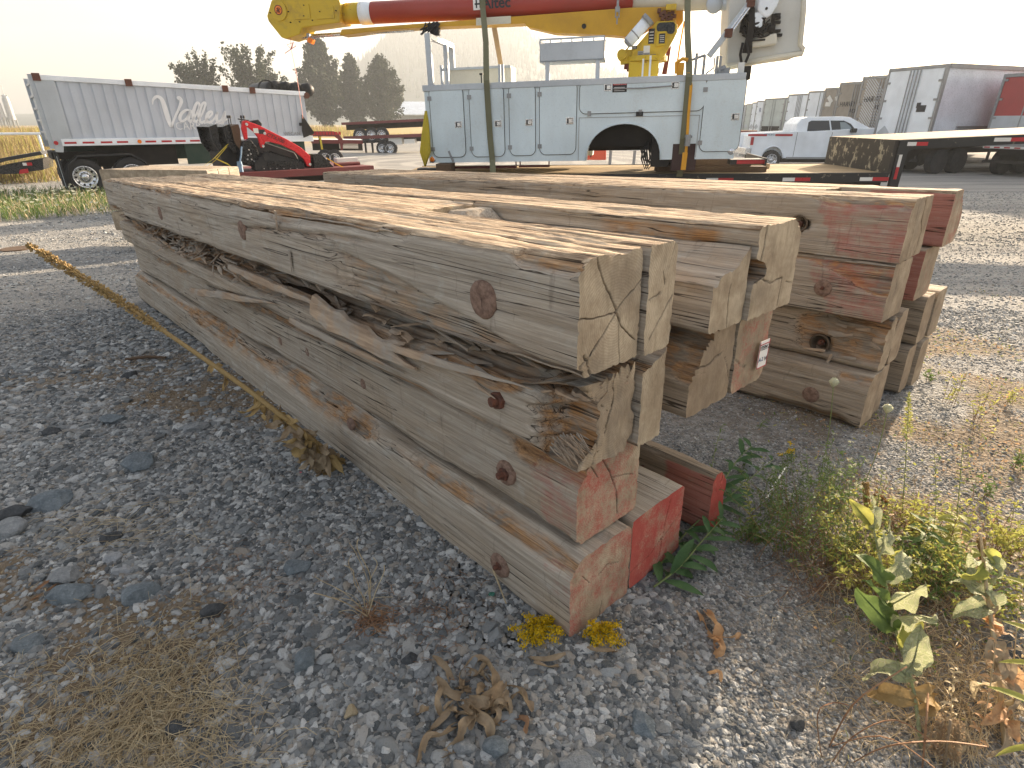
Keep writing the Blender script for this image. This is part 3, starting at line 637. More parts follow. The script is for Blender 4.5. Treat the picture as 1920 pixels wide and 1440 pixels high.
def fr2(X, Y, Z, SD, W, H):
    zl = H * (.80 - .12 * np.exp(-((Y - .45) / .16) ** 2) * -1 - .35 * np.exp(-((Y - .02) / .22) ** 2)) + .01 * (vn(Y * 9, 0, 0, 3) - .5)
    k = (SD == 0) * sst(0, .01, Z - zl) * .016; return k, (k > .006) * .95
timber(R2, 0, .30, 0, .300, 0, 6.2, 61, 30, .014, (.012, .03, .012, .012), fr2, brn=.35, red=(.34, .70, .05), cracks=[(.003, .01, [(.3, 1), (.4, .5), (.3, 0)])], capn=20)
timber(R2, .31, .56, 0, .296, .3, 6.2, 62, 10, .04, jag=.04)
timber(R2, .57, .86, .0, .298, .01, 6.2, 63, 16, .03, (.01, .01, .02, .03), brn=.4, red=(.3, 1.15, .4), capn=14, label='far timber with a dark red inner side')
y_, z_ = to_local(R2, 1543, 540, 0); bolt(R2, -.003, y_, z_, .046, .0, .012, .004)
v_, u_ = off_for(1643, 700, .262)
R3 = mat_thing(*mr(v_, u_, .262), 'third mat down in the rear stack, broken open beside a bolt hole')
h = hole_at(R3, 1536, 644, .045, .06)
def fr3(X, Y, Z, SD, W, H):
    k = (SD == 0) * (1 - sst(.36, .46, Y + .1 * (vn(Z * 14, 0, 0, 4) - .5))) * sst(.12, .2, Z / H) * (.012 + .03 * fbm(Y * 9, Z * 16, 0, 78)) + (SD == 1) * (1 - sst(.3, .4, Y)) * .03 * vn(X * 40, Y * 3, 0, 7)
    return k, np.clip(sst(.008, .02, k) * .8, 0, 1)
timber(R3, 0, .16, 0, .298, 0, 6.2, 71, 30, .014, (.02, .03, .02, .012), fr3, brn=.35, holes=(h,), chips=((1, .12, .2, .06),), jag=.01, capn=20)
cup(R3, h[0], h[1], .046, .055); bolt(R3, .045, h[0], h[1], .02, 0, .020, .02, disc=False)
timber(R3, .166, .34, .0, .298, .0, 6.2, 72, 12, .04, brn=.5, chips=((1, .1, .3, .05),), capn=12)
timber(R3, .35, .60, 0, .295, .45, 6.2, 73, 10, .04, jag=.04)
timber(R3, .64, .83, 0, .298, -.01, 6.2, 74, 12, .03, brn=.6, capn=12); timber(R3, .845, 1.05, 0, .298, -.02, 6.2, 75, 12, .03, brn=.5, capn=12)
for i in range(9): splint_obj('splinter', R3, (-.004, r_.uniform(.04, .34), r_.uniform(.03, .25)), (0, r_.uniform(-.4, .4), -1 if i == 0 else r_.uniform(-.3, .3)) if i == 0 else (-.02, r_.choice((-1, 1)), r_.uniform(-.4, .4)), (-1, 0, .1), r_.uniform(.05, .14), r_.uniform(.01, .03), .007, seed=800 + i, n=4)
v_, u_ = off_for(1609, 806, -.042)
R4 = mat_thing(*mr(v_, u_, -.04), 'lowest mat of the rear timber stack with a flush rusty washer')
timber(R4, 0, .20, 0, .300, 0, 6.2, 81, 28, .016, (.02, .02, .02, .012), None, brn=.40, chips=((1, .05, .15, .04), (0, .3, .3, .03)), capn=18)
timber(R4, .215, .36, 0, .300, .01, 6.2, 82, 12, .04, brn=.5, capn=12)
timber(R4, .37, .60, 0, .295, .5, 6.2, 83, 8, .05); timber(R4, .66, .83, 0, .298, .0, 6.2, 84, 12, .03, brn=.6, capn=12); timber(R4, .845, 1.02, 0, .298, -.02, 6.2, 85, 12, .03, brn=.5, capn=12)
y_, z_ = to_local(R4, 1520, 740, 0); bolt(R4, -.002, y_, z_, .047, .0)

# ------------------------------------------------------------------ ground
def ground_mat():
    m, nt, b = new_mat('gravel_yard')
    v = N(nt, 'NewGeometry').outputs['Position']
    big = noise(nt, .35, v, 5, .6); med = noise(nt, 2.2, v, 5, .6); fin = noise(nt, 38., v, 5, .75)
    A = N(nt, 'Attribute', attribute_name='far').outputs['Fac']
    vo = N(nt, 'TexVoronoi', {'Vector': v, 'Scale': 62.}, feature='F1'); vc = N(nt, 'TexVoronoi', {'Vector': v, 'Scale': 26.}, feature='F1')
    sv = N(nt, 'SeparateColor', {0: vo.outputs['Color']}).outputs[0]; sc2 = N(nt, 'SeparateColor', {0: vc.outputs['Color']}).outputs[0]
    base = mix(nt, rmp(nt, med, .35, .65), (.15, .138, .12), (.28, .262, .232))
    st = mix(nt, sv, (.12, .13, .14), (.46, .46, .45))
    near = mix(nt, rmp(nt, fin, .4, .6), base, st); near = mix(nt, mth(nt, 'MULTIPLY', rmp(nt, sc2, .7, .9), .6), near, (.40, .40, .39))
    near = mix(nt, mth(nt, 'MULTIPLY', N(nt, 'Attribute', attribute_name='moss').outputs['Fac'], .75), near, mix(nt, fin, (.10, .065, .035), (.27, .19, .10)))
    tr = noise(nt, 1., v, 5, .6, (.12, 1.3, 1), 1.2); tr2 = noise(nt, 1., v, 4, .6, (.5, 5.5, 1), .8)
    far = mix(nt, rmp(nt, tr, .38, .62), (.235, .235, .23), (.40, .385, .355)); far = mix(nt, mth(nt, 'MULTIPLY', rmp(nt, tr2, .5, .68), .6), far, (.24, .235, .23))
    far = mix(nt, mth(nt, 'MULTIPLY', rmp(nt, fin, .45, .7), .35), far, (.18, .18, .18))
    # turning tyre tracks by the left of the truck body
    c = N(nt, 'VectorMath', {0: v, 1: (-4.0, 33.0, 0)}, operation='SUBTRACT').outputs[0]; rr = N(nt, 'VectorMath', {0: N(nt, 'VectorMath', {0: c, 1: (1, .8, 0)}, operation='MULTIPLY').outputs[0]}, operation='LENGTH').outputs['Value']
    w = mth(nt, 'SINE', mth(nt, 'MULTIPLY', mth(nt, 'ADD', rr, mth(nt, 'MULTIPLY', big, 1.5)), 3.1)); msk = mth(nt, 'MULTIPLY', rmp(nt, w, .2, .8), rmp(nt, rr, 18., 13.), clamp=True)
    far = mix(nt, mth(nt, 'MULTIPLY', msk, .55), far, (.50, .48, .44))
    col = mix(nt, A, near, far)
    col = mix(nt, N(nt, 'Attribute', attribute_name='grass').outputs['Fac'], col, mix(nt, med, (.30, .22, .10), (.46, .34, .17)))
    nt.links.new(col, b.inputs['Base Color']); b.inputs['Roughness'].default_value = .95; b.inputs['Specular IOR Level'].default_value = .15
    h = mth(nt, 'ADD', mth(nt, 'MULTIPLY', vo.outputs['Distance'], -.9), mth(nt, 'ADD', fin, mth(nt, 'MULTIPLY', vc.outputs['Distance'], -1.2)))
    h = mth(nt, 'ADD', h, mth(nt, 'MULTIPLY', tr2, mth(nt, 'MULTIPLY', A, 3.)))
    bump(nt, b, h, .012, .9); return m
def grd_z(x, y):
    r = np.hypot(x, y - 1.5)
    near = 1 - sst(8, 22, r)
    z = gz(x, y) + near * (.035 * (fbm(x * .9, y * .9, 0, 301) - .5) + .016 * (fbm(x * 4.5, y * 4.5, 0, 302) - .5))
    z = z + (1 - near) * .06 * (fbm(x * .12, y * .12, 0, 303) - .5)
    # grassy bank far left
    bank = sst(26, 34, y - .15 * x) * sst(-17, -24, x) * (1 - sst(150, 300, r)); z = z + bank * 1.0
    return z
def field_mask(x, y):
    return np.clip(sst(24, 30, y - .1 * x) * sst(-16.5, -22, x) + sst(70, 78, y) * sst(4, -2, x) + sst(95, 110, y), 0, 1)
rad = [.0, .25]
while rad[-1] < 3500: rad.append(rad[-1] * 1.028 + .004)
NA = 420; ang = np.linspace(0, 2 * math.pi, NA, endpoint=False)
RR, AA = np.meshgrid(np.array(rad[1:]), ang, indexing='ij'); gx = RR * np.cos(AA); gy = 1.5 + RR * np.sin(AA)
gzz = grd_z(gx, gy); V = np.stack([gx, gy, gzz], -1).reshape(-1, 3); V = np.vstack([[[0, 1.5, float(grd_z(np.array([0.]), np.array([1.5]))[0])]], V])
idx = 1 + np.arange(len(rad[1:]) * NA).reshape(-1, NA)
F = np.stack([idx[:-1], np.roll(idx[:-1], -1, 1), np.roll(idx[1:], -1, 1), idx[1:]], -1)[:, :, ::-1].reshape(-1, 4).tolist()
F = [tuple(q[::-1]) for q in F] + [(0, int(idx[0][j]), int(idx[0][(j + 1) % NA])) for j in range(NA)]
def moss_mask(x, y):
    n = fbm(x * 1.6, y * 1.6, 0, 320); left = sst(-.35, -1.1, x) * (1 - sst(2.5, 5, y)); right = sst(.9, 1.5, x - .25 * y + .3) * sst(.8, 1.4, y) * (1 - sst(4, 7, y))
    return np.clip(sst(.46, .56, n) * left + sst(.40, .55, n) * right * .9 + sst(.56, .66, n) * .3, 0, 1)
vx, vy = V[:, 0], V[:, 1]
_gx = np.arange(-14, 14.01, .05); _gy = np.arange(0, 26.01, .05); _GT = grd_z(*np.meshgrid(_gx, _gy, indexing='ij')).tolist(); _GM = moss_mask(*np.meshgrid(_gx, _gy, indexing='ij')).tolist()
def lut(T, x, y):
    a, b = (x + 14) / .05, y / .05; i, j = int(a), int(b)
    if not (0 <= i < len(T) - 1 and 0 <= j < len(T[0]) - 1): return None
    a -= i; b -= j; return (T[i][j] * (1 - a) + T[i + 1][j] * a) * (1 - b) + (T[i][j + 1] * (1 - a) + T[i + 1][j + 1] * a) * b
def hgt(x, y):
    q = lut(_GT, x, y); return float(grd_z(np.array([x]), np.array([y]))[0]) if q is None else q
farA = np.clip(sst(5.5, 10, np.hypot(vx, vy)), 0, 1)
mesh_obj('ground', V, F, ground_mat(), None, True, attrs={'far': farA, 'grass': field_mask(vx, vy), 'moss': moss_mask(vx, vy)})['kind'] = 'structure'

# ------------------------------------------------------------------ gravel: one scattered object, stones instanced on its own points
def stone_mat(name, rand):
    m, nt, b = new_mat(name)
    t = rand(nt); pos = N(nt, 'TexCoord').outputs['Object']
    cr_ = N(nt, 'ValToRGB', {0: t}); e = cr_.color_ramp.elements; e[0].position = 0; e[0].color = (.075, .09, .10, 1); e[1].position = 1; e[1].color = (.68, .68, .66, 1)
    for p, c in ((.18, (.165, .178, .185)), (.42, (.265, .28, .285)), (.62, (.41, .425, .425)), (.76, (.34, .30, .25)), (.86, (.50, .51, .51)), (.94, (.58, .59, .58))):
        x = e.new(p); x.color = (*c, 1)
    n1 = noise(nt, 9., pos, 4, .6); n2 = noise(nt, 2.4, pos, 4, .6)
    col = mix(nt, mth(nt, 'MULTIPLY', rmp(nt, n1, .45, .7), .4), cr_.outputs[0], (.34, .32, .28)); col = mix(nt, mth(nt, 'MULTIPLY', rmp(nt, n2, .55, .7), .4), col, (.12, .115, .105))
    nt.links.new(col, b.inputs['Base Color']); b.inputs['Roughness'].default_value = .85; b.inputs['Specular IOR Level'].default_value = .3
    bump(nt, b, n1, .02); return m
M['gravel'] = stone_mat('gravel_stone', lambda nt: N(nt, 'ObjectInfo').outputs['Random'])
def in_view(x, y, z, pad=.25):
    dz = z - CAM_H; dep = y * CP - dz * SP; up = y * SP + dz * CP
    return (dep > .1) & (np.abs(x / np.maximum(dep, .01)) < 960 / FPX + pad) & (np.abs(up / np.maximum(dep, .01)) < 720 / FPX + pad)
pts = []
def scat(n, x0, x1, y0, y1, s0, s1, rmax=1e9, keep=1.0):
    x = rng.uniform(x0, x1, n); y = rng.uniform(y0, y1, n); z = grd_z(x, y); k = in_view(x, y, z)
    d = fbm(x * 1.3, y * 1.3, 0, 340); size = s0 * (s1 / s0) ** (rng.random(n) ** 1.7)
    fine = sst(.35, 1.0, x) * (1 - sst(3.2, 4.5, y))                 # packed fine gravel right of the stack
    size = size * (1 - .5 * fine) * (1 + .35 * (1 - fine) * sst(-.2, -2.0, x) * sst(.4, .7, d))
    k &= rng.random(n) < (1 - .72 * moss_mask(x, y)) * keep
    pts.append(np.stack([x, y, z - .12 * size, size], -1)[k])
scat(120000, -2.6, 2.6, .62, 2.6, .0045, .017)
scat(70000, -5.5, 5.0, 2.4, 5.5, .006, .018)
scat(46000, -10, 11, 5.3, 11, .008, .020); scat(34000, -16, 18, 10.5, 19, .012, .028)
scat(5200, -3.6, .6, .65, 5, .016, .032); scat(900, 0, 3, .65, 4, .012, .020); scat(26000, .3, 2.6, .62, 3.2, .004, .009)
pts = np.concatenate(pts)
me = bpy.data.meshes.new('gravel'); me.vertices.add(len(pts)); me.vertices.foreach_set('co', pts[:, :3].astype(np.float32).ravel())
at = me.attributes.new('size', 'FLOAT', 'POINT'); at.data.foreach_set('value', pts[:, 3].astype(np.float32)); me.update()
gv = bpy.data.objects.new('gravel', me); COL.objects.link(gv); gv['kind'] = 'stuff'
ng = bpy.data.node_groups.new('scatter_stones', 'GeometryNodeTree')
ng.interface.new_socket('Geometry', in_out='INPUT', socket_type='NodeSocketGeometry'); ng.interface.new_socket('Geometry', in_out='OUTPUT', socket_type='NodeSocketGeometry')
def G(t, ins=None, **pr):
    n = ng.nodes.new(t)
    for k, v in pr.items(): setattr(n, k, v)
    for k, v in (ins or {}).items():
        if isinstance(v, bpy.types.NodeSocket): ng.links.new(v, n.inputs[k])
        else: n.inputs[k].default_value = v
    return n
gin = G('NodeGroupInput'); gout = G('NodeGroupOutput'); g2i = G('GeometryNodeGeometryToInstance')
for q in range(9):
    ico = G('GeometryNodeMeshIcoSphere', {'Radius': 1., 'Subdivisions': 2})
    pos = G('GeometryNodeInputPosition').outputs[0]
    sp = G('ShaderNodeVectorMath', {0: pos, 1: (3.1 * q + .7, 1.7 * q, 5.3 * q)}, operation='ADD').outputs[0]
    wn_ = G('ShaderNodeTexVoronoi', {'Vector': sp, 'Scale': .85 + .05 * q}, feature='F1')
    k_ = G('ShaderNodeMath', {0: wn_.outputs['Distance'], 1: .85}, operation='MULTIPLY').outputs[0]; k_ = G('ShaderNodeMath', {0: k_, 1: .48}, operation='ADD').outputs[0]
    ps = G('ShaderNodeVectorMath', {0: pos, 'Scale': k_}, operation='SCALE').outputs[0]
    ps = G('ShaderNodeVectorMath', {0: ps, 1: (1.25, .85 + .05 * (q % 4), .55 + .07 * (q % 3))}, operation='MULTIPLY').outputs[0]
    stp = G('GeometryNodeSetPosition', {'Geometry': ico.outputs['Mesh'], 'Position': ps}); smt = G('GeometryNodeSetMaterial', {'Geometry': stp.outputs[0], 'Material': M['gravel']})
    ng.links.new(smt.outputs[0], g2i.inputs[0])
rv = G('FunctionNodeRandomValue', data_type='FLOAT_VECTOR'); rv.inputs[0].default_value = (-.5, -.5, 0); rv.inputs[1].default_value = (.5, .5, 6.283)
ra = G('GeometryNodeInputNamedAttribute', {'Name': 'size'}, data_type='FLOAT')
iop = G('GeometryNodeInstanceOnPoints', {'Points': gin.outputs[0], 'Instance': g2i.outputs[0], 'Pick Instance': True, 'Rotation': rv.outputs[0], 'Scale': ra.outputs[0]})
ng.links.new(iop.outputs[0], gout.inputs[0])
md = gv.modifiers.new('stones', 'NODES'); md.node_group = ng

# ------------------------------------------------------------------ larger rocks, each a thing
def rock_mesh(seed, flat=.55, n=3):
    import bmesh
    bm = bmesh.new(); bmesh.ops.create_icosphere(bm, subdivisions=n, radius=1)
    r = np.random.default_rng(seed); pl = r.normal(size=(11, 3)); pl /= np.linalg.norm(pl, axis=1)[:, None]; dd = r.uniform(.55, .88, 11)
    p = np.array([v.co[:] for v in bm.verts])
    for a, d in zip(pl, dd): t = p @ a; p = p - np.outer(np.clip(t - d, 0, None), a)
    p = p * (1 + .14 * (fbm(p[:, 0] * 2.5 + seed, p[:, 1] * 2.5, p[:, 2] * 2.5, seed) - .5))[:, None]
    for v, q in zip(bm.verts, p): v.co = (q[0], q[1] * .78, q[2] * flat)
    me = bpy.data.meshes.new('rock'); bm.to_mesh(me); bm.free(); return me
def rock_mat(name, c1, c2):
    m, nt, b = new_mat(name); n1 = noise(nt, 2.5, None, 6, .7); n2 = noise(nt, 9., None, 5, .7)
    col = mix(nt, rmp(nt, n1, .35, .65), c1, c2); col = mix(nt, mth(nt, 'MULTIPLY', rmp(nt, n2, .55, .75), .5), col, tuple(min(1, x * 1.8) for x in c2))
    nt.links.new(col, b.inputs['Base Color']); b.inputs['Roughness'].default_value = .88; bump(nt, b, n2, .06); return m
M['rockb'] = rock_mat('blue_grey_rock', (.13, .16, .18), (.25, .285, .305)); M['rockd'] = rock_mat('dark_rock', (.05, .055, .06), (.10, .105, .11))
M['rockl'] = rock_mat('pale_rock', (.32, .33, .34), (.50, .51, .52)); M['rockt'] = rock_mat('tan_rock', (.42, .33, .20), (.55, .45, .30)); M['rockg'] = rock_mat('grey_rock', (.22, .235, .24), (.36, .37, .375))
ROCKS = [  # px, py, half width px, flat, material, turn, label
    (262, 875, 32, .5, 'rockb', .2, 'big blue-grey faceted rock left of the stack, flat topped'),
    (94, 948, 36, .4, 'rockb', .3, 'flat blue-grey slab rock near the left edge with a dark gap behind'),
    (28, 968, 28, .45, 'rockd', .1, 'dark rounded rock just left of the flat blue-grey slab'),
    (14, 998, 30, .5, 'rockg', .5, 'pale green-grey rock cut by the left picture edge'),
    (268, 1115, 34, .45, 'rockb', .9, 'long wedge-shaped grey rock tilted up, lower left'),
    (120, 1087, 28, .4, 'rockg', .5, 'grey-white wedge rock left of the small white stone'),
    (128, 1118, 34, .38, 'rockb', .2, 'long flat grey rock under the grey-white wedge'),
    (212, 1050, 15, .5, 'rockl', .5, 'whitish stone lying above the wedge-shaped grey rock'),
    (232, 1072, 17, .4, 'rockl', .2, 'second whitish stone, beside the first'),
    (400, 1152, 23, .7, 'rockd', .7, 'dark blocky rock in the middle left gravel'),
    (553, 1068, 30, .4, 'rockb', .4, 'flat dark slate under the dead grass by the stack'),
    (570, 1245, 26, .7, 'rockb', 1.2, 'angular dark rock beside the small dry plant at bottom'),
    (47, 1212, 25, .5, 'rockb', .2, 'blue-grey rock at the far left on brown moss'),
    (338, 1370, 22, .5, 'rockd', .3, 'dark rounded rock in the straw at bottom'),
    (658, 1337, 14, .9, 'rockt', .8, 'small tan triangular stone'),
    (769, 1240, 17, .6, 'rockd', .2, 'dark round stone above the curled brown leaves, left one'),
    (795, 1262, 19, .6, 'rockg', .9, 'grey round stone touching the curled brown leaves'),
    (873, 1402, 22, .6, 'rockg', .4, 'grey faceted stone beneath the curled brown leaves'),
    (926, 1407, 26, .6, 'rockb', .1, 'wide blue-grey stone at the bottom below the curled leaves'),
    (1080, 1434, 30, .5, 'rockg', .3, 'pale stone cut by the bottom picture edge'),
    (1203, 1363, 30, .5, 'rockb', 2.2, 'pale blue-grey wedge stone in the fine gravel at bottom'),
    (876, 1240, 10, .8, 'rockl', .6, 'small white pebble above the curled brown leaves'),
    (212, 793, 22, .4, 'rockb', .3, 'flat rock in the shaded gravel left of the stalk'),
    (370, 805, 22, .4, 'rockg', .5, 'pointed grey rock close below the fallen stalk'),
    (1492, 1362, 16, .7, 'rockd', .9, 'dark stone on the sand at lower right'),
    (1650, 1178, 18, .7, 'rockd', .9, 'dark rock under the pale broad leaf'),
    (1885, 1222, 30, .6, 'rockd', .4, 'large dark rock behind the dry stalk at right edge'),
    (208, 1012, 18, .5, 'rockd', .3, 'dark flat stone above the whitish stones'),
    (100, 815, 14, .5, 'rockd', .2, 'small dark stone left of the flat rock in shade'),
    (245, 707, 14, .6, 'rockd', .5, 'small black stone by the grey stick')]
for i, (px, py, hw, fl, mt, tz, lb) in enumerate(ROCKS):
    p = on_g(px, py); d = (p - Vector((0, 0, CAM_H))).length * .93; s = hw / FPX * d
    me_ = rock_mesh(40 + i, fl); me_.materials.append(M[mt]); o = bpy.data.objects.new('rock', me_); COL.objects.link(o)
    o.location = (p.x, p.y, float(grd_z(np.array([p.x]), np.array([p.y]))[0]) + s * fl * .35); o.scale = (s, s, s); o.rotation_euler = (random.uniform(-.15, .15), random.uniform(-.15, .15), tz)
    tag(o, lb, 'rock', 'larger rocks lying in the gravel')

# ------------------------------------------------------------------ far hill and its forest, haze
def ridge(be):
    """skyline height over distance against compass bearing in degrees"""
    xs = [-60, -40, -25, -19, -16.5, -14.8, -13.6, -12.4, -11.4, -10.4, -9.2, -8, -6, -4, -1.5, .6, 2.2, 3.6, 6, 8.5, 11, 14, 18, 24, 60]
    hs = [.01, .012, .018, .035, .045, .055, .078, .092, .105, .120, .127, .124, .128, .130, .133, .128, .114, .092, .080, .072, .062, .048, .03, .012, .008]
    return np.interp(be, xs, hs)
nb, nr = 700, 46
be = np.linspace(-58, 58, nb); rr_ = np.linspace(0, 1, nr)
BE, TT = np.meshgrid(be, rr_, indexing='ij'); D0, D1 = 560., 1000.
DD = D0 + (D1 - D0) * TT; hx = DD * np.sin(np.radians(BE)); hy = DD * np.cos(np.radians(BE))
H = ridge(BE) * D1 * np.clip(TT / .93, 0, 1) ** 1.15 * (1 + .16 * (fbm(hx * .012, hy * .012, 0, 400) - .5) * np.clip((1 - TT) * 5, 0, 1))
H = np.where(TT > .93, H * (1 - (TT - .93) * 1.5), H); hz = -1.5 + H
mh, nt, b = new_mat('wooded_hill'); nn = noise(nt, .035, N(nt, 'NewGeometry').outputs['Position'], 6, .7)
nt.links.new(mix(nt, rmp(nt, nn, .35, .65), (.035, .05, .045), (.085, .10, .085)), b.inputs['Base Color']); b.inputs['Roughness'].default_value = 1
V = np.stack([hx, hy, hz], -1).reshape(-1, 3); idx = np.arange(nb * nr).reshape(nb, nr)
F = np.stack([idx[:-1, :-1], idx[1:, :-1], idx[1:, 1:], idx[:-1, 1:]], -1).reshape(-1, 4).tolist()
mesh_obj('hill', V, F, mh, None, True)['kind'] = 'structure'
mb = MB(); rh = random.Random(9)
for i in range(3600):
    bb = rh.uniform(-24, 16); t = .93 * (1 - rh.random() ** 1.8 * .75); D = D0 + (D1 - D0) * t
    h = float(ridge(bb)) * D1 * (t / .93) ** 1.15 - 2.5
    if h < 4: continue
    th_ = rh.uniform(5, 11) * (1.6 if rh.random() < .06 else 1); x, y = D * math.sin(R(bb)), D * math.cos(R(bb)); w = th_ * .22
    a0 = rh.uniform(0, 6)
    mb.add([(x + w * math.cos(a0 + k * 1.2566), y + w * math.sin(a0 + k * 1.2566), h - 1) for k in range(5)] + [(x, y, h + th_)], [(k, (k + 1) % 5, 5) for k in range(5)])
mb.build('forest', mh, None, kind='stuff')
mb = MB(); hz_ = MB(); hz_.box(-1150, 1150, -60, 1180, -2.6, 155)
hm = bpy.data.materials.new('haze_air'); hm.use_nodes = True; hn = hm.node_tree; hn.nodes.clear()
pv = hn.nodes.new('ShaderNodeVolumePrincipled'); pv.inputs['Color'].default_value = (.84, .90, .95, 1); pv.inputs['Density'].default_value = .00078; pv.inputs['Anisotropy'].default_value = .25
ho = hn.nodes.new('ShaderNodeOutputMaterial'); hn.links.new(pv.outputs[0], ho.inputs['Volume'])
hzo = hz_.build('haze', hm, None, kind='stuff')

# ------------------------------------------------------------------ trees
def tree(px, ptop, D, wid, seed, label, style='tall'):
    b0 = at_d(px, 240, D); base = Vector((b0.x, b0.y, float(grd_z(np.array([b0.x]), np.array([b0.y]))[0]))); top = at_d(px, ptop, D).z; Ht = top - base.z
    W = wid / FPX * D * 1.02 / 2; r = random.Random(seed)
    t = thing('poplar_tree', base, label, 'tree', group='poplar trees behind the yard')
    tr = MB(); tr.tube([(0, 0, -.3), (r.uniform(-.2, .2), 0, Ht * .3), (r.uniform(-.3, .3), .2, Ht * .6), (0, 0, Ht * .93)], [Ht * .022, Ht * .017, Ht * .010, Ht * .002], 7)
    cl = MB(); nl = 64 if style == 'tall' else 46
    for i in range(nl):
        f = (i + .5) / nl; zb = Ht * (.03 + .86 * f) if style == 'tall' else Ht * (.1 + .45 * f); az = i * 2.4 + r.uniform(-.4, .4)
        if style == 'tall':
            prof = min(1, .55 + f * 1.6) * (1 - f) ** .78 * 1.2; L = W * prof * r.uniform(.75, 1.12); rise = r.uniform(.35, .9)
        else:
            L = W * r.uniform(.35, 1.0); rise = r.uniform(1.1, 2.3) * (1.35 - L / W)
        dz = L * rise if style == 'tall' else min(Ht - zb - .3, W * rise * .9)
        p0 = Vector((0, 0, zb)); p1 = p0 + Vector((math.cos(az) * L * .6, math.sin(az) * L * .6, dz * .45)); p2 = p0 + Vector((math.cos(az) * L, math.sin(az) * L, dz))
        tr.tube([p0, p1, p2], [Ht * .007, Ht * .004, .02], 4, False)
        n = int((170 if style == 'tall' else 150) * (.6 + L / W))
        for j in range(n):
            q = r.random() ** .8; c = p0.lerp(p1, min(1, q * 2)) if q < .5 else p1.lerp(p2, q * 2 - 1)
            sp = W * (.10 if style == 'tall' else .072) * (1.1 - .5 * q); c = c + Vector((r.gauss(0, sp), r.gauss(0, sp), r.gauss(0, sp * .9)))
            s = Ht * r.uniform(.008, .017); d1 = Vector((r.gauss(0, 1), r.gauss(0, 1), r.gauss(0, 1))).normalized(); d2 = d1.cross(Vector((r.gauss(0, 1), r.gauss(0, 1), r.gauss(0, 1)))).normalized()
            cl.add([c + d1 * s * 1.5, c + d2 * s, c - d1 * s * 1.3, c - d2 * s], [(0, 1, 2, 3)])
    tr.build('trunk', M['bark'], t); cl.build('crown', M['crown'], t)
tree(392, 97, 150, 78, 1, 'spiky topped poplar behind the grey trailer, leftmost of the tree row', 'fan')
tree(487, 88, 150, 100, 2, 'broad spiky topped poplar behind the tarp roll of the grey trailer', 'fan')
tree(611, 50, 175, 82, 3, 'tallest poplar, right behind the end of the grey trailer')
tree(668, 90, 180, 58, 4, 'slim poplar between the tallest and the rightmost one')
tree(722, 92, 172, 80, 5, 'rightmost poplar, above the stacked flatbeds')

# ------------------------------------------------------------------ frames: a thing's side plane, its features measured on it
class Fr:
    def __init__(s, th):
        s.M = Matrix.Translation(th.location) @ Euler(th.rotation_euler).to_matrix().to_4x4(); s.Mi = s.M.inverted(); s.o = s.Mi @ Vector((0, 0, CAM_H)); s.R3 = s.Mi.to_3x3()
    def hit(s, px, py, yl=0.):
        d = s.R3 @ ray(px, py); k = (yl - s.o.y) / d.y; q = s.o + d * k; return q.x, q.z
    def poly(s, pts, yl=0.): return [s.hit(a, b, yl) for a, b in pts]
def rrect(x0, x1, z0, z1, r, n=5):
    p = []
    for cx, cz, a in ((x1 - r, z0 + r, -90), (x1 - r, z1 - r, 0), (x0 + r, z1 - r, 90), (x0 + r, z0 + r, 180)):
        p += [(cx + r * math.cos(R(a + 90 * i / n)), cz + r * math.sin(R(a + 90 * i / n))) for i in range(n + 1)]
    return p
def wheel(parent, c, r, w, rim='chrome', dual=False, seg=26, name='wheel', holes=0):
    """tyre and rim about the local y axis, its face towards -y at c"""
    x, y, z = c
    mb = MB(); mb.lathe([(r * .60, .02), (r * .72, -.012), (r * .92, .0), (r * .985, .03), (r, .06), (r, w - .06), (r * .985, w - .03), (r * .92, w), (r * .6, w)], (0, 0, 0), 'y', seg)
    for k in range(seg):
        a = 2 * math.pi * k / seg; m4 = Matrix.Rotation(a, 4, 'Y'); mb.box(r * .985, r * 1.012, .05, w - .05, -.035 * r, .035 * r, m4)
    t = mb.build(name, M['rubber'], parent, False); t.location = (x, y, z)
    mb = MB(); q = r * .60
    mb.lathe([(q, -.0), (q * 1.02, -.012), (q * .94, -.01), (q * .88, .05), (q * .52, .085), (q * .36, .06), (q * .30, -.0), (q * .22, -.02), (0, -.022)], (0, 0, 0), 'y', 22)
    mb.mi = 1
    nh = holes or 10
    for k in range(nh):
        a = 2 * math.pi * k / nh; cx, cz = math.cos(a) * q * .72, math.sin(a) * q * .72; mb.cyl((cx, .045, cz), (cx, .072, cz), q * .09, q * .09, 8)
    for k in range(10):
        a = 2 * math.pi * (k + .5) / 10; cx, cz = math.cos(a) * q * .42, math.sin(a) * q * .42; mb.cyl((cx, .03, cz), (cx, .08, cz), q * .05, q * .04, 6)
    mb.build('rim', [M[rim], M['dark']], t, True)
    return t
def tape(parent, x0, x1, z0, z1, yl=-.006, n=1, white=True, name='reflector'):
    for k in range(n):
        a = x0 + (x1 - x0) * k / n; L = (x1 - x0) / n
        mb = MB(); mb.mi = 0; mb.box(a, a + L * (.42 if white else .55), yl, 0, z0, z1)
        if white: mb.mi = 1; mb.box(a + L * .42, a + L * .96, yl - .0005, 0, z0, z1)
        mb.build(name, [M['whitetape'], M['redlens']] if white else [M['redlens']], parent)

# ------------------------------------------------------------------ utility body with its lift, resting on the step deck trailer
UA, UB = Vector((-1.56, 11.47)), Vector((3.78, 10.42)); ud = (UB - UA)
ub = thing('utility_truck_body', (UA.x, UA.y, .81), 'white utility truck body with a yellow aerial lift, strapped on the step deck trailer', 'truck body', math.atan2(ud.y, ud.x), 0, -.0236)
uf = Fr(ub); UH = uf.hit(797, 160)[1]; UL = uf.hit(1385, 220)[0]; UD = 2.25; RAIL = .10
z0u = 0.; zt = UH - RAIL
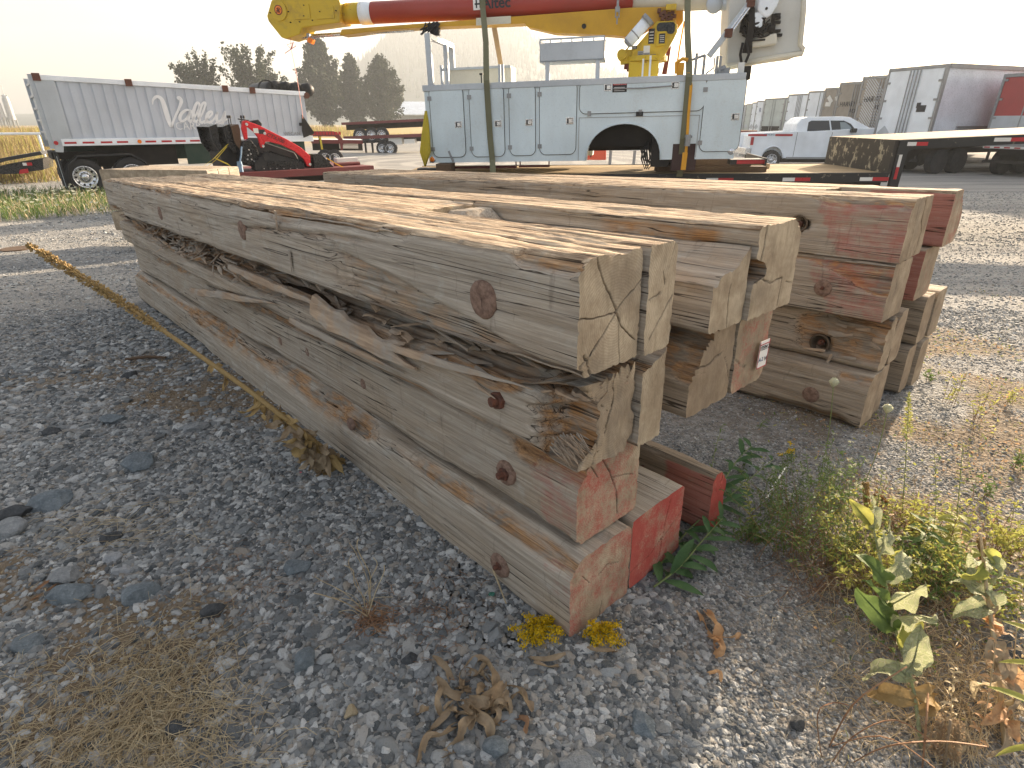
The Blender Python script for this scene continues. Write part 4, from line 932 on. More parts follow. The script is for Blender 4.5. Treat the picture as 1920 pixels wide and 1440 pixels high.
# side shell with the wheel opening cut out of its outline
ac, az_ = uf.hit(1166, 300); al = uf.hit(1098, 300)[0]; ar = uf.hit(1238, 300)[0]; at_ = uf.hit(1175, 231)[1]; acx = (al + ar) / 2; arx = (ar - al) / 2
arch = [(acx + arx * math.cos(R(a)), at_ * math.sin(R(a)) ** .85 if 0 < a < 180 else 0.) for a in range(180, -1, -10)]
x6, x7 = uf.hit(1262, 270)[0], uf.hit(1305, 270)[0]; nz_ = uf.hit(1262, 270)[1]
outl = [(0, 0)] + arch + [(x6, 0), (x6, nz_), (x7, nz_), (x7, 0), (UL, 0), (UL, zt), (0, zt)]
mb = MB(); mb.prism(outl, 0, .42); mb.box(0, UL, .42, UD - .42, .42, .50); mb.prism(outl, UD - .42, UD); mb.box(0, .03, .42, UD - .42, 0, .5)
mb.build('body_shell', M['white_body'], ub)
mb = MB(); mb.box(-.02, UL + .03, -.025, .44, zt + .002, UH); mb.box(-.02, UL + .03, UD - .44, UD + .02, zt + .002, UH); mb.build('top_rail', M['alu'], ub, bevel=.008)
# wheel arch lip and the inner dark well
mb = MB(); mb.tube([(x, -.012, z) for x, z in arch], .014, 6); mb.build('arch_lip', M['white_body'], ub, True)
mb = MB(); mb.box(al + .02, x7, .30, .41, .22, at_ - .0 + .1); mb.box(al, x7 + .1, .6, UD - .6, .14, .40); mb.box(x6 - .35, x6 - .05, .05, .28, -.12, .5); mb.build('wheel_well', M['dark'], ub)
fx0, fz0 = uf.hit(1086, 221); fx1, fz1 = uf.hit(1312, 215)
mb = MB()
for pa, pb in (((fx0, .0), (fx0, fz0)), ((fx0, fz0), (fx1, fz0 - .01)), ((fx1, fz0 - .01), (fx1, .03))): mb.tube([(pa[0], -.003, pa[1]), (pb[0], -.003, pb[1])], .006, 4)
mb.build('panel_seam', M['steel'], ub)
mb = MB(); mb.box(x6 - .0, x7 + .03, .03, .3, -.18, nz_ + .02); mb.build('bracket', M['darkrust'], ub)
def cab_door(pa, pb, hl=True, lid=False):
    (a, b), (c, d) = uf.hit(*pa), uf.hit(*pb); x0, x1, zb, z1 = a, c, d, b
    mb = MB(); mb.prism(rrect(x0, x1, zb, z1, .11), -.016, .004); o = mb.build('door', M['white_body'], ub, bevel=.004)
    mb = MB(); rr = rrect(x0 - .004, x1 + .004, zb - .004, z1 + .004, .114); mb.tube([(x, -.008, z) for x, z in rr + rr[:1]], .0055, 5); mb.build('gasket', M['dark'], o)
    mb = MB()
    if lid:
        for fx in (.02 + x0 + .15, (x0 + x1) / 2, x1 - .25): mb.box(fx - .03, fx + .03, -.03, -.01, zb - .04, zb + .04)
    else:
        for fz in (zb + .14, z1 - .18): mb.box(x0 - .035, x0 + .035, -.03, -.01, fz - .035, fz + .035)
    mb.build('hinge', M['steel'], o)
    def handle(hx, hz):
        mb = MB(); mb.box(hx - .065, hx + .065, -.024, -.015, hz - .055, hz + .055); mb.mi = 1; mb.box(hx - .05, hx + .05, -.026, -.02, hz - .042, hz + .042); mb.mi = 0; mb.box(hx - .02, hx + .045, -.034, -.022, hz - .032, hz + .032)
        mb.build('latch', [M['chrome'], M['black']], o, bevel=.003)
    if hl: handle(x1 - .11, zb + (z1 - zb) * .47)
    return o, x0, x1, zb, z1, handle
for pa, pb in (((804, 164), (874, 294)), ((879, 161), (947, 293)), ((954, 158), (1004, 291)), ((1012, 155), (1079, 289)), ((1325, 145), (1383, 283))): cab_door(pa, pb)
o, x0, x1, zb, z1, hd = cab_door((1088, 153), (1319, 207), False, True)
for a in ((1140, 164), (1266, 160)): hd(*uf.hit(*a))
q = uf.hit(1162, 163); mb = MB(); mb.box(q[0] - .12, q[0] + .12, -.019, -.015, q[1] - .08, q[1] + .08); st = mb.build('warning_sticker', M['black_print'], o)
mb = MB(); mb.box(q[0] - .115, q[0] + .115, -.021, -.0185, q[1] + .028, q[1] + .075); mb.build('sticker_band', M['redlens'], st)
txt('sticker_lettering', 'WARNING', st, (q[0] - .10, -.0215, q[1] + .035), .042, M['whitetape'], .0003)
for k, s in enumerate(('UNQUALIFIED', 'OPERATOR', 'KEEP CLEAR')): pass
mb = MB()
for k in range(3): mb.box(q[0] - .09, q[0] + .085 - .03 * (k % 2), -.0205, -.0185, q[1] - .012 - k * .024, q[1] - .004 - k * .024)
mb.build('sticker_text_lines', M['whitetape'], st)
a, b = uf.hit(1150, 165), uf.hit(1262, 161); mb = MB(); mb.tube([(a[0], -.04, a[1] - .01), ((a[0] + b[0]) / 2, -.035, (a[1] + b[1]) / 2 - .02), (b[0], -.04, b[1])], .010, 6); mb.build('lid_cable', M['steel'], ub)
q = uf.hit(1199, 213); mb = MB(); mb.box(q[0] - .06, q[0] + .06, -.03, 0, q[1] - .04, q[1] + .03); mb.build('lid_stop', M['black'], ub)
for pt, mt in (((811, 299), 'amber'), ((1371, 283), 'chrome')):
    q = uf.hit(*pt); mb = MB(); mb.lathe([(0, -.028), (.035, -.024), (.045, -.012), (.05, 0)], (q[0], 0, q[1]), 'y', 18); mb.mi = 1; mb.lathe([(.045, -.016), (.06, -.012), (.062, 0)], (q[0], 0, q[1]), 'y', 18); mb.build('marker_lamp', [M[mt], M['chrome']], ub, True)
q = uf.hit(846, 293); mb = MB(); mb.box(-.02, .02, -.02, -.005, -.1, .1, Matrix.Translation((q[0], 0, q[1])) @ Matrix.Rotation(R(-22), 4, 'Y')); mb.build('stay_arm', M['steel'], ub)
mb = MB(); mb.box(UL - .02, UL + .55, .1, .5, -.10, -.02); mb.box(UL + .53, UL + .55, .0, 1.9, -.12, -.0); mb.build('step_bumper', M['black'], ub)
mb = MB(); mb.box(UL + .08, UL + .55, .08, .1, -.09, -.03); mb.build('bumper_tape', M['redlens'], ub)
# things under the body
mb = MB()
a = uf.hit(850, 314, .3); b = uf.hit(968, 309, .3); c = uf.hit(1030, 311, .3)
mb.box(a[0], b[0], .3, .36, -.13, -.09); mb.box(b[0] + .05, c[0], .3, .36, -.12, -.08); mb.box(b[0] - .02, b[0], .32, .34, -.12, 0); mb.box(c[0] - .02, c[0], .32, .34, -.12, 0); mb.box(b[0] + .06, b[0] + .08, .32, .34, -.12, 0)
mb.build('side_step', M['maroon'], ub)
# hydraulic hoses hanging in the wheel arch
mb = MB(); rh = random.Random(3)
for k in range(7):
    x = ar - .12 - .06 * k * .6; y = .25 + .05 * k; s = rh.uniform(.10, .3)
    mb.tube([(x, y, .55), (x - .02, y, .2), (x + s * .2, y - .05, -.02), (x + s, y, -.12 + .02 * rh.random()), (x + s + .4, y + .05, -.05), (x + s + .6, y + .1, .1)], .013, 5)
    if k < 3: mb.tube([(x - .1, y, .3), (x - .13, y, .0), (x - .06, y, -.17), (x + .02, y, -.0), (x, y, .3)], .014, 5)
mb.build('hydraulic_hoses', M['black'], ub, True)
# left end post frame
p0 = uf.hit(797, 60); 
mb = MB(); X0 = uf.hit(803, 100)[0]; zt_ = uf.hit(800, 62)[1]
mb.box(X0 - .05, X0 + .05, .0, .08, UH, zt_); mb.box(X0 - .03, X0 + .05, .08, 1.5, zt_ - .09, zt_); mb.box(X0 - .05, X0 + .05, 1.42, 1.5, .5, zt_); mb.box(X0 + .12, X0 + .2, .5, .58, UH, zt_ - .12)
mb.build('boom_rest_post', M['alu'], ub, bevel=.006)
mb = MB()
for a in ((825, 122), (836, 122)): 
    x = uf.hit(*a)[0]; mb.box(x - .02, x + .02, .05, .10, UH, uf.hit(*a)[1])
a, b = uf.hit(826, 122)[0], uf.hit(838, 128)[0]; mb.box(a, b, .05, .10, UH + .22, UH + .26)
for px in (935, 941):
    x = uf.hit(px, 140)[0]; mb.box(x - .02, x + .02, .05, .1, UH, UH + .28)
mb.build('guard_bracket', M['alu'], ub)
x0_, x1_ = uf.hit(842, 132, 1.2)[0], uf.hit(962, 132, 1.2)[0]; zz = uf.hit(900, 128, 1.2)[1]
mb = MB(); mb.box(x0_, x1_, 1.0, 1.5, .5, zz); mb.build('tool_box', M['cream'], ub, bevel=.01)
mb = MB(); mb.box(x0_, x1_, .97, .999, zz - .03, zz + .01); mb.build('tool_box_lip', M['alu'], ub)
x = uf.hit(897, 134)[0]; mb = MB(); mb.cyl((x, .2, UH), (x, .2, UH + .16), .012, .012, 6); mb.box(x - .03, x + .03, .18, .22, UH + .14, UH + .17); mb.build('rope_hook', M['black'], ub)
# aluminium tray on two posts
xa, za = uf.hit(1012, 117, .25); xb, zb_ = uf.hit(1134, 66, .25)
mb = MB(); mb.box(xa, xb, .25, .27, za, zb_ - .08); mb.box(xa, xb, .25, .85, za, za + .02); mb.box(xa, xa + .015, .25, .85, za, zb_ - .02); mb.box(xb - .015, xb, .25, .85, za, zb_ - .02); mb.box(xa, xb, .84, .85, za, zb_)
mb.box(xa, xb, .25, .26, zb_ - .03, zb_ + .0)
for k in range(7): t = xa + (xb - xa) * k / 6; mb.box(t - .01, t + .01, .245, .27, zb_ - .09, zb_ - .03)
mb.build('tray', M['alu'], ub)
for a in ((1026, 143), (1120, 143)):
    x = uf.hit(*a, .25)[0]; mb = MB(); mb.box(x - .035, x + .035, .26, .33, UH - .02, za); mb.build('tray_post', M['alu'], ub)
# pedestal and turret
YB = 1.12
def bf(px, py, y=YB): return uf.hit(px, py, y)
mb = MB(); c0 = bf(1178, 139, .9); c1 = bf(1236, 112, .9); mb.box(c0[0], c1[0], .9, 1.6, .45, c1[1]); mb.build('pedestal', M['chip_yellow'], ub, bevel=.02)
mb = MB(); cx = (c0[0] + c1[0]) / 2; mb.cyl((cx, 1.25, c1[1]), (cx, 1.25, c1[1] + .08), .42, .42, 28); mb.build('turntable', M['chip_yellow'], ub)
tp = [(1185, 113), (1185, 96), (1232, 40), (1262, 39), (1270, 46), (1270, 60), (1246, 104), (1238, 112)]
mb = MB(); mb.prism(uf.poly(tp, .92), .92, 1.0); mb.prism(uf.poly(tp, .92), 1.5, 1.58); mb.build('turret', M['yellow'], ub, bevel=.01)
tu = ub.children[-1]
mb = MB(); (a, b), (c, d) = bf(1232, 43, .92), bf(1265, 58, .92); mb.prism(rrect(a, c, d, b, .055), .905, .925); (a2, b2) = bf(1250, 64, .92); mb.prism(rrect(a2, c, b2, b - .02, .05), .903, .925); mb.build('control_opening', M['gloss_black'], tu)
mb = MB(); (a, b), (c, d) = bf(1231, 60, .92), bf(1247, 86, .92); mb.box(a, c, .86, .92, d, b); mb.build('control_box', M['yellow'], tu, bevel=.01)
for (pa, pb, mt) in (((1236, 64), (1246, 82), 'black_print'), ((1217, 54), (1226, 82), 'black_print'), ((1185, 86), (1194, 92), 'black_print'), ((1196, 96), (1206, 111), 'steel'), ((1207, 86), (1218, 99), 'whitetape'), ((1207, 99), (1218, 111), 'steel'), ((1219, 102), (1229, 110), 'blue_print'), ((1222, 128), (1235, 138), 'blue_print')):
    (a, b), (c, d) = bf(*pa, .92), bf(*pb, .92); y = .856 if pa == (1236, 64) else .916; mb = MB(); mb.box(a, c, y, y + .005, d, b)
    if mt in ('black_print', 'steel'):
        mb.mi = 1
        for k in range(4): mb.box(a + .015, c - .015, y - .002, y, d + (b - d) * (.15 + .2 * k), d + (b - d) * (.2 + .2 * k))
    mb.build('decal', [M[mt], M['whitetape'] if mt != 'steel' else M['black_print']], tu)
q = bf(1166, 103, .95); mb = MB(); mb.cyl((q[0], .85, q[1]), (q[0], 1.2, q[1]), .085, .085, 14); mb.cyl((q[0], .83, q[1]), (q[0], .85, q[1]), .05, .05, 10); mb.box(q[0] - .02, q[0] + .22, .95, 1.2, q[1] - .14, q[1] + .08); mb.tube([(q[0], 1, q[1]), (q[0] + .15, .9, q[1] + .15), (q[0] + .25, 1, q[1] + .02)], .015, 6); mb.build('swing_motor', M['chip_yellow'], ub)
mb = MB(); q = bf(1160, 120, 1.); 
for k in range(6): mb.box(q[0] + rh.uniform(-.0, .2), q[0] + rh.uniform(.22, .3), 1.0 + .08 * k, 1.05 + .08 * k, q[1] + rh.uniform(-.14, -.05), q[1] + rh.uniform(0, .08))
mb.build('valve_block', M['maroon'], ub)
# white hydraulic accumulator leaning on the turret
a, b = bf(1176, 82, .8), bf(1216, 36, .8); mb = MB(); A_, B_ = Vector((a[0], .8, a[1])), Vector((b[0], .8, b[1])); d_ = (B_ - A_)
mb.mi = 0; mb.cyl(A_ + d_ * .06, B_ - d_ * .12, .098, .098, 18); mb.mi = 1; mb.cyl(A_ - d_ * .04, A_ + d_ * .06, .06, .10, 18); mb.cyl(B_ - d_ * .12, B_ + d_ * .04, .115, .115, 18); mb.cyl(A_ + d_ * .36, A_ + d_ * .40, .106, .106, 18)
mb.build('accumulator', [M['white_truck'], M['steel']], ub, True)
# lower boom (amber box section)
lo = [(796, 62), (690, 66), (640, 72), (636, 58), (1180, 12), (1262, 12), (1262, 40), (1232, 42), (1196, 66), (1162, 72), (1040, 62), (990, 49), (945, 44), (850, 49)]
lo = [(636, 66), (640, 55), (1185, 14), (1268, 12), (1268, 44), (1235, 42), (1190, 70), (1150, 66), (1080, 63), (1040, 62), (988, 50), (984, 44), (800, 51), (720, 56), (660, 64)]
mb = MB(); mb.prism(uf.poly(lo, 1.05), 1.05, 1.42); mb.build('lower_boom', M['yellow2'], ub, bevel=.012)
lb = ub.children[-1]
mb = MB(); mb.prism(uf.poly([(893, 34), (958, 30), (958, 44), (893, 48)], 1.045), 1.03, 1.045); mb.build('boom_patch', M['cream'], lb)
q = bf(1095, 49, 1.04); mb = MB(); mb.cyl((q[0], 1.03, q[1]), (q[0], 1.06, q[1]), .04, .04, 14); mb.build('boom_pin', M['dark'], lb)
mb = MB(); q = bf(808, 52, 1.05)
for k in range(9): mb.tube([(q[0] + rh.uniform(-.12, .2), 1.0, q[1] + .08), (q[0] + rh.uniform(-.25, .1), .98, q[1] - rh.uniform(.0, .12)), (q[0] + rh.uniform(-.05, .2), 1.0, q[1] + .05)], .014, 5)
mb.box(q[0] - .02, q[0] + .14, 1.02, 1.2, q[1] - .12, q[1] + .04); mb.build('boom_hoses', M['black'], lb, True)
mb = MB()
a, b = bf(776, 56, 1.3), bf(560, 69, 1.3); mb.cyl((a[0], 1.3, a[1]), (b[0], 1.3, b[1]), .035, .035, 12); mb.build('cylinder_rod', M['chrome'], lb, True)
# elbow end
hd_ = [(500, 30), (508, 2), (520, -16), (560, -22), (634, -14), (637, 5), (637, 42), (566, 52), (562, 64), (535, 73), (527, 70), (503, 40)]
mb = MB(); mb.prism(uf.poly(hd_, .98), .98, 1.5); eb_ = mb.build('boom_elbow', M['yellow'], ub, bevel=.02)
q = bf(523, 20, .97); mb = MB(); mb.cyl((q[0], .955, q[1]), (q[0], .98, q[1]), .17, .17, 30); mb.build('pivot_cover', M['yellow'], eb_, bevel=.004)
mb = MB(); mb.cyl((q[0], .95, q[1] + .01), (q[0], .954, q[1] + .01), .085, .085, 24); st = mb.build('hazard_sign', M['amber'], eb_)
mb = MB(); mb.lathe([(.085, -.002), (.07, -.002)], (q[0], .951, q[1] + .01), 'y', 24)
for (a, b) in (((-.03, .03), (.03, -.035)), ((0, .04), (-.015, -.05)), ((-.045, -.01), (.03, .01)), ((.02, .03), (.045, 0)), ((-.02, .0), (-.045, -.045)), ((.0, -.01), (.02, -.05))): mb.tube([(q[0] + a[0], .947, q[1] + .01 + a[1]), (q[0] + b[0], .947, q[1] + .01 + b[1])], .006, 4)
mb.build('hazard_symbol', M['rust'], st)
for pa, pb in (((548, 9), (583, 35)), ((590, 12), (628, 34))):
    (a, b), (c, d) = bf(*pa, .975), bf(*pb, .975); mb = MB(); mb.prism(rrect(a, c, d, b, .02), .965, .985); mb.build('cover_plate', M['yellow'], eb_, bevel=.003)
for p in ((532, -4), (545, 42), (507, 24), (541, 22), (570, 10), (570, 30), (562, 41), (586, 38), (630, 20), (600, 22)):
    mb = MB(); q = bf(*p, .97); mb.cyl((q[0], .945, q[1]), (q[0], .985, q[1]), .010, .010, 6); mb.build('cover_bolt', M['dark'], eb_)
# upper boom: amber socket, white band, red tube, pale end
def boomseg(p0, p1, r, mt, name, par=ub):
    a, b = bf(*p0), bf(*p1); mb = MB(); mb.cyl((a[0], YB + .13, a[1]), (b[0], YB + .13, b[1]), r, r, 32); return mb.build(name, M[mt], par, True)
ubm = boomseg((692, 22), (1187, -1), .185, 'redtube', 'upper_boom'); 
for f in ubm.data.polygons:
    if len(f.vertices) > 4: f.use_smooth = False
boomseg((640, 24), (675, 22.5), .178, 'chip_yellow', 'boom_socket', ubm); boomseg((672, 23), (694, 22), .192, 'white_truck', 'boom_band', ubm); boomseg((1186, 2), (1366, -6), .165, 'cream', 'boom_tip', ubm)
q = bf(889, 14, .93); txt('boom_lettering', 'Altec', ubm, (bf(901, 14, .93)[0], YB + .13 - .188, q[1] - .005), .25, M['black_print'], .003, bold=.006)
mb = MB(); mb.box(q[0] - .05, q[0] + .10, YB + .13 - .189, YB + .13 - .17, q[1] - .02, q[1] + .17); lg = mb.build('boom_logo', M['paper'], ubm)
mb = MB(); mb.box(q[0] - .02, q[0] + .10, YB + .13 - .193, YB + .13 - .188, q[1] + .06, q[1] + .085); mb.box(q[0] + .0, q[0] + .025, YB + .13 - .193, YB + .13 - .188, q[1] + .01, q[1] + .15); mb.box(q[0] + .07, q[0] + .095, YB + .13 - .193, YB + .13 - .188, q[1] + .01, q[1] + .15); mb.build('logo_mark', M['black_print'], lg)
q = bf(1158, 15, .9); mb = MB(); mb.box(q[0] - .02, q[0] + .02, .90, .93, q[1], q[1] + .4); mb.box(q[0] - .04, q[0] + .04, .885, .91, q[1] - .06, q[1] + .02); mb.tube([(q[0] - .03, .9, q[1] - .02), (q[0] - .03, .9, q[1] - .14), (q[0] + .03, .9, q[1] - .14), (q[0] + .03, .9, q[1] - .02)], .012, 6); mb.cyl((q[0], .9, q[1] - .12), (q[0], .9, q[1] - .24), .014, .014, 6); mb.build('boom_buckle', M['steel'], ubm)
# bracket and knuckle pieces over the turret
mb = MB(); (a, b), (c, d) = bf(1249, 8, .95), bf(1268, 18, .95); mb.box(a, c, .93, 1.1, d, b); mb.build('boom_clamp', M['yellow'], ub, bevel=.01)
mb = MB()
for k in range(10): (a, b) = bf(1236 + 3.2 * k, 20 + (k * 7) % 18, .98); mb.box(a - .03, a + .03, .94 + .01 * k, 1.1, b - .03, b + .03)
mb.build('elbow_linkage', M['rust'], ub)
mb = MB(); mb.prism(uf.poly([(1266, 16), (1281, 16), (1281, 40), (1272, 52), (1262, 40)], 1.2), 1.2, 1.5); mb.build('boom_foot', M['orange_web'], ub)
a, b = bf(1235, 138, 1.7), bf(1256, 100, 1.7); mb = MB(); mb.prism(uf.poly([(1241, 139), (1250, 139), (1259, 84), (1250, 96)], 1.7), 1.66, 1.76); mb.build('rear_prop', M['maroon'], ub)
for pp in (((1203, 137), (1208, 110)), ((1216, 137), (1222, 104))):
    (a, b), (c, d) = uf.hit(*pp[0], .1), uf.hit(*pp[1], .1); mb = MB(); mb.box(a, c, .08, .12, UH, d); mb.build('white_stake', M['white_truck'], ub)
# hooks and rails at the right end
mb = MB()
for (pa, pb) in (((1303, 138), (1303, 100)), ((1318, 138), (1318, 103)), ((1342, 138), (1342, 105)), ((1348, 138), (1348, 105))):
    (a, b), (c, d) = uf.hit(*pa, .2), uf.hit(*pb, .2); mb.box(a - .02, a + .02, .18, .22, UH, d)
(a, b), (c, d) = uf.hit(1298, 112, .2), uf.hit(1322, 103, .2); mb.tube([(a, .2, b), (a + .1, .2, b + .03), (c, .2, d)], .02, 5)
mb.tube([(uf.hit(1338, 132, .2)[0] - .12, .2, UH + .02), (uf.hit(1338, 132, .2)[0], .2, UH + .1), (uf.hit(1340, 108, .2)[0], .2, UH + .25)], .012, 5)
mb.build('ladder_hooks', M['steel'], ub)
# bucket at the boom tip
bk = [(1361, 122), (1364, 60), (1368, -30), (1512, -30), (1510, 30), (1504, 84), (1508, 92), (1506, 102), (1450, 110), (1366, 126)]
mb = MB(); mb.prism(uf.poly(bk, .75), .75, 1.7); bu = mb.build('bucket', M['basket'], ub, bevel=.05)
mb = MB(); mb.tube([(x, .74, z) for x, z in uf.poly([(1364, 124), (1450, 108), (1504, 100), (1506, 90), (1501, 84), (1507, 20), (1510, -30)], .74)], .045, 8); mb.build('bucket_rim', M['cream'], bu, True)
mb = MB(); mb.prism(uf.poly([(1424, -20), (1466, -20), (1456, 12), (1444, 30), (1434, 36), (1418, 20)], .62), .55, .72); q = bf(1437, 16, .55); k_ = mb.build('jib_knuckle', M['white_truck'], bu, bevel=.03)
mb = MB(); mb.cyl((q[0], .53, q[1]), (q[0], .56, q[1]), .02, .02, 10); mb.build('knuckle_pin', M['dark'], k_)
mb = MB(); mb.prism(uf.poly([(1401, 92), (1456, 84), (1456, 62), (1440, 66), (1412, 74)], .66), .6, .74); mb.build('mount_cover', M['cream'], bu, bevel=.03)
mb = MB(); mb.prism(uf.poly([(1325, 102), (1333, 109), (1410, 10), (1402, 2)], .55), .5, .62); mb.build('jib_mast', M['alu'], bu, bevel=.01)
jm = bu.children[-1]
for o_ in (0, 3.5):
    a, b = bf(1366 + o_, 60 + o_, .49), bf(1402 + o_, 12 + o_ * .6, .49); mb = MB(); mb.cyl((a[0], .49, a[1]), (b[0], .49, b[1]), .014, .014, 6); mb.build('jib_slide', M['chrome'], jm)
for p in ((1366, 62), (1408, 5)): q = bf(*p, .5); mb = MB(); mb.box(q[0] - .06, q[0] + .06, .46, .62, q[1] - .06, q[1] + .06, None); mb.build('jib_bracket', M['rust'], jm)
mb = MB()
for k in range(26):
    x, z = bf(1398 + rh.uniform(-6, 48), rh.uniform(26, 68), .6); x2, z2_ = bf(1400 + rh.uniform(-6, 40), rh.uniform(30, 75), .6); mb.tube([(x, .62, z), ((x + x2) / 2 + rh.uniform(-.06, .06), .56, (z + z2_) / 2 - .05), (x2, .6, z2_)], .014, 5)
for k in range(8):
    x, z = bf(1405 + k * 1.3, 14, .58); (x2, z2_) = bf(1398 + k * 1.6, 80, .58); mb.tube([(x, .6, z), (x + .03, .55, (z + z2_) / 2), (x2, .58, z2_), (x2 - .02 + .005 * k, .58, z2_ - .15)], .016, 5)
for s in (-1, 1):
    a, b, c = bf(1396 + 3 * s, 80, .56), bf(1396 + 8 * s, 102, .56), bf(1394 + 4 * s, 117, .56); mb.tube([(a[0], .56, a[1]), (b[0], .56, b[1]), (c[0], .56, c[1])], .022, 6)
for k in range(14):
    x, z = bf(rh.uniform(1392, 1450), rh.uniform(30, 62), .66); mb.box(x - rh.uniform(.03, .08), x + rh.uniform(.03, .08), .64, .75, z - rh.uniform(.02, .06), z + rh.uniform(.02, .06))
mb.build('jib_hoses', M['dark'], bu, True)
(a, b), (c, d) = bf(1415, 24, .6), bf(1428, 52, .6); mb = MB(); mb.box(a, c, .57, .66, d, b); mb.build('valve_cover', M['white_truck'], bu, bevel=.01)
mb = MB()
for p in ((1458, 28), (1458, 34), (1458, 42), (1458, 58), (1461, 66)): q = bf(*p, .72); mb.box(q[0] - .05, q[0] + .04, .68, .76, q[1] - .02, q[1] + .02)
x, z = bf(1452, 26, .7); x2, z2_ = bf(1452, 62, .7); mb.box(x - .03, x + .02, .68, .75, z2_, z); mb.build('bucket_latches', M['dark'], bu)
(a, b), (c, d) = bf(1355, 5, .9), bf(1396, 14, .9); mb = MB(); mb.cyl((a - .1, 1.1, b), (c + .1, 1.1, b), .085, .085, 14); mb.lathe([(.0, 0), (.12, 0), (.14, .02), (.12, .05), (0, .05)], (a - .12, 1.0, b), 'y', 16); mb.build('tip_cylinder', M['alu'], ub, True)
(a, b) = uf.hit(1365, 134, .3); mb = MB(); mb.box(a - .16, a + .03, .3, .6, UH, UH + .1); mb.cyl((a - .2, .3, UH + .05), (a - .05, .35, UH + .1), .05, .05, 8); mb.mi = 1; (c, d) = uf.hit(1390, 125, .3); mb.box(c - .05, c + .05, .3, .35, UH + .02, UH + .17); mb.mi = 2; mb.box(c + .04, c + .18, .4, .7, UH - .08, UH + .12); mb.build('bucket_cradle', [M['steel'], M['whitetape'], M['dark']], ub)
# amber lamp and knotted cord under the elbow
q = bf(583, 76, 1.1); mb = MB(); mb.box(-.05, .05, 1.05, 1.17, -.05, .04, Matrix.Translation((q[0], 0, q[1])) @ Matrix.Rotation(R(30), 4, 'Y')); mb.build('elbow_lamp', M['amber'], ub, bevel=.01)
mb = MB(); q = bf(580, 66, 1.1); mb.box(q[0] - .05, q[0] + .01, 1.08, 1.14, q[1] - .06, q[1] + .03); mb.build('lamp_bracket', M['steel'], ub)
M['pinkcord'] = paint('pink_cord', (.75, .35, .30), .7)
mb = MB(); pts_ = [bf(*p, 1.05) for p in ((545, 72), (546, 92), (556, 140), (562, 180), (566, 205), (568, 222))]; mb.tube([(x, 1.05, z) for x, z in pts_], .006, 4)
for p in (((546, 92), (538, 84), (548, 80), (546, 92)), ((546, 92), (555, 86), (550, 78), (546, 92)), ((546, 92), (534, 100))): mb.tube([(bf(*a, 1.05)[0], 1.05 + .004 * i, bf(*a, 1.05)[1]) for i, a in enumerate(p)], .008, 4)
tag(mb.build('cord', M['pinkcord'], ub), 'knotted pink cord')

# ------------------------------------------------------------------ step deck trailer
TA, TB = Vector((-.3, 10.98)), Vector((6.62, 10.52)); td = TB - TA; tl = td.length
tr = thing('step_deck_trailer', (TA.x, TA.y, .625), 'black step deck trailer with worn plank deck and flaking raised front, carrying the utility body', 'trailer', math.atan2(td.y, td.x), 0, -.0105)
tf = Fr(tr); xs_ = tf.hit(1668, 323)[0]; TW = 2.6; zs = tf.hit(1690, 262)[1]
nb_ = 9
for k in range(nb_):
    y = .05 + k * (TW - .1) / nb_; mb = MB(); mb.box(-1.9, xs_ - .02, y, y + (TW - .1) / nb_ - .012, -.05, -.003 + .006 * random.random()); mb.build('deck_plank', M['deckwood'], tr)
mb = MB(); mb.box(-1.9, xs_ + .0, -.0, .05, -.15, .01); mb.box(-1.9, xs_, TW - .05, TW, -.15, .01); mb.build('side_rail', M['edgeflake'], tr)
mb = MB(); mb.box(-1.9, xs_, .85, .99, -.55, -.05); mb.box(-1.9, xs_, 1.65, 1.79, -.55, -.05)
for k in range(14): mb.box(-1.7 + k * .6, -1.6 + k * .6, .05, TW - .05, -.15, -.052)
mb.box(xs_ - .9, xs_ + .0, .2, TW - .2, -.42, -.16); mb.build('main_beam', M['dark'], tr)
# riser and gooseneck, slightly nose-up
gs = .036
mb = MB(); mb.box(xs_ - .02, xs_ + .04, .03, TW - .03, -.02, zs); mb.build('riser_plate', M['flakepaint'], tr)
gx1 = 6.6
def gzp(x): return zs + (x - xs_) * gs
neck = [(xs_ - .0, -.30), (xs_ + .22, -.26), (xs_ + .34, .10), (xs_ + .62, .36), (xs_ + 1.1, gzp(xs_ + 1.1) - .25), (xs_ + 2.4, gzp(xs_ + 2.4) - .20), (xs_ + gx1, gzp(xs_ + gx1) - .18), (xs_ + gx1, gzp(xs_ + gx1)), (xs_ + .04, zs), (xs_ + .04, .0)]
mb = MB(); mb.prism([(xs_ + .045, -.30), (xs_ + .20, -.28), (xs_ + .22, zs - .19), (xs_ + .30, zs - .15), (xs_ + gx1, gzp(xs_ + gx1) - .14), (xs_ + gx1, gzp(xs_ + gx1) - .004), (xs_ + .045, zs - .004)], 0, .06); mb.prism([(xs_ + .045, -.30), (xs_ + .20, -.28), (xs_ + .22, zs - .19), (xs_ + .30, zs - .15), (xs_ + gx1, gzp(xs_ + gx1) - .14), (xs_ + gx1, gzp(xs_ + gx1) - .004), (xs_ + .045, zs - .004)], TW - .06, TW)
mb.build('neck_rail', M['edgeflake'], tr)
mb = MB(); mb.prism(neck, .85, .99); mb.prism(neck, 1.65, 1.79); mb.prism([(xs_ + .2, zs - .45), (xs_ + .55, zs - .14), (xs_ + .2, zs - .14)], .08, .11)
for k in range(7): x = xs_ + .7 + k * .7; mb.box(x, x + .08, .07, TW - .07, gzp(x) - .16, gzp(x) - .06)
mb.build('neck_frame', M['dark'], tr)
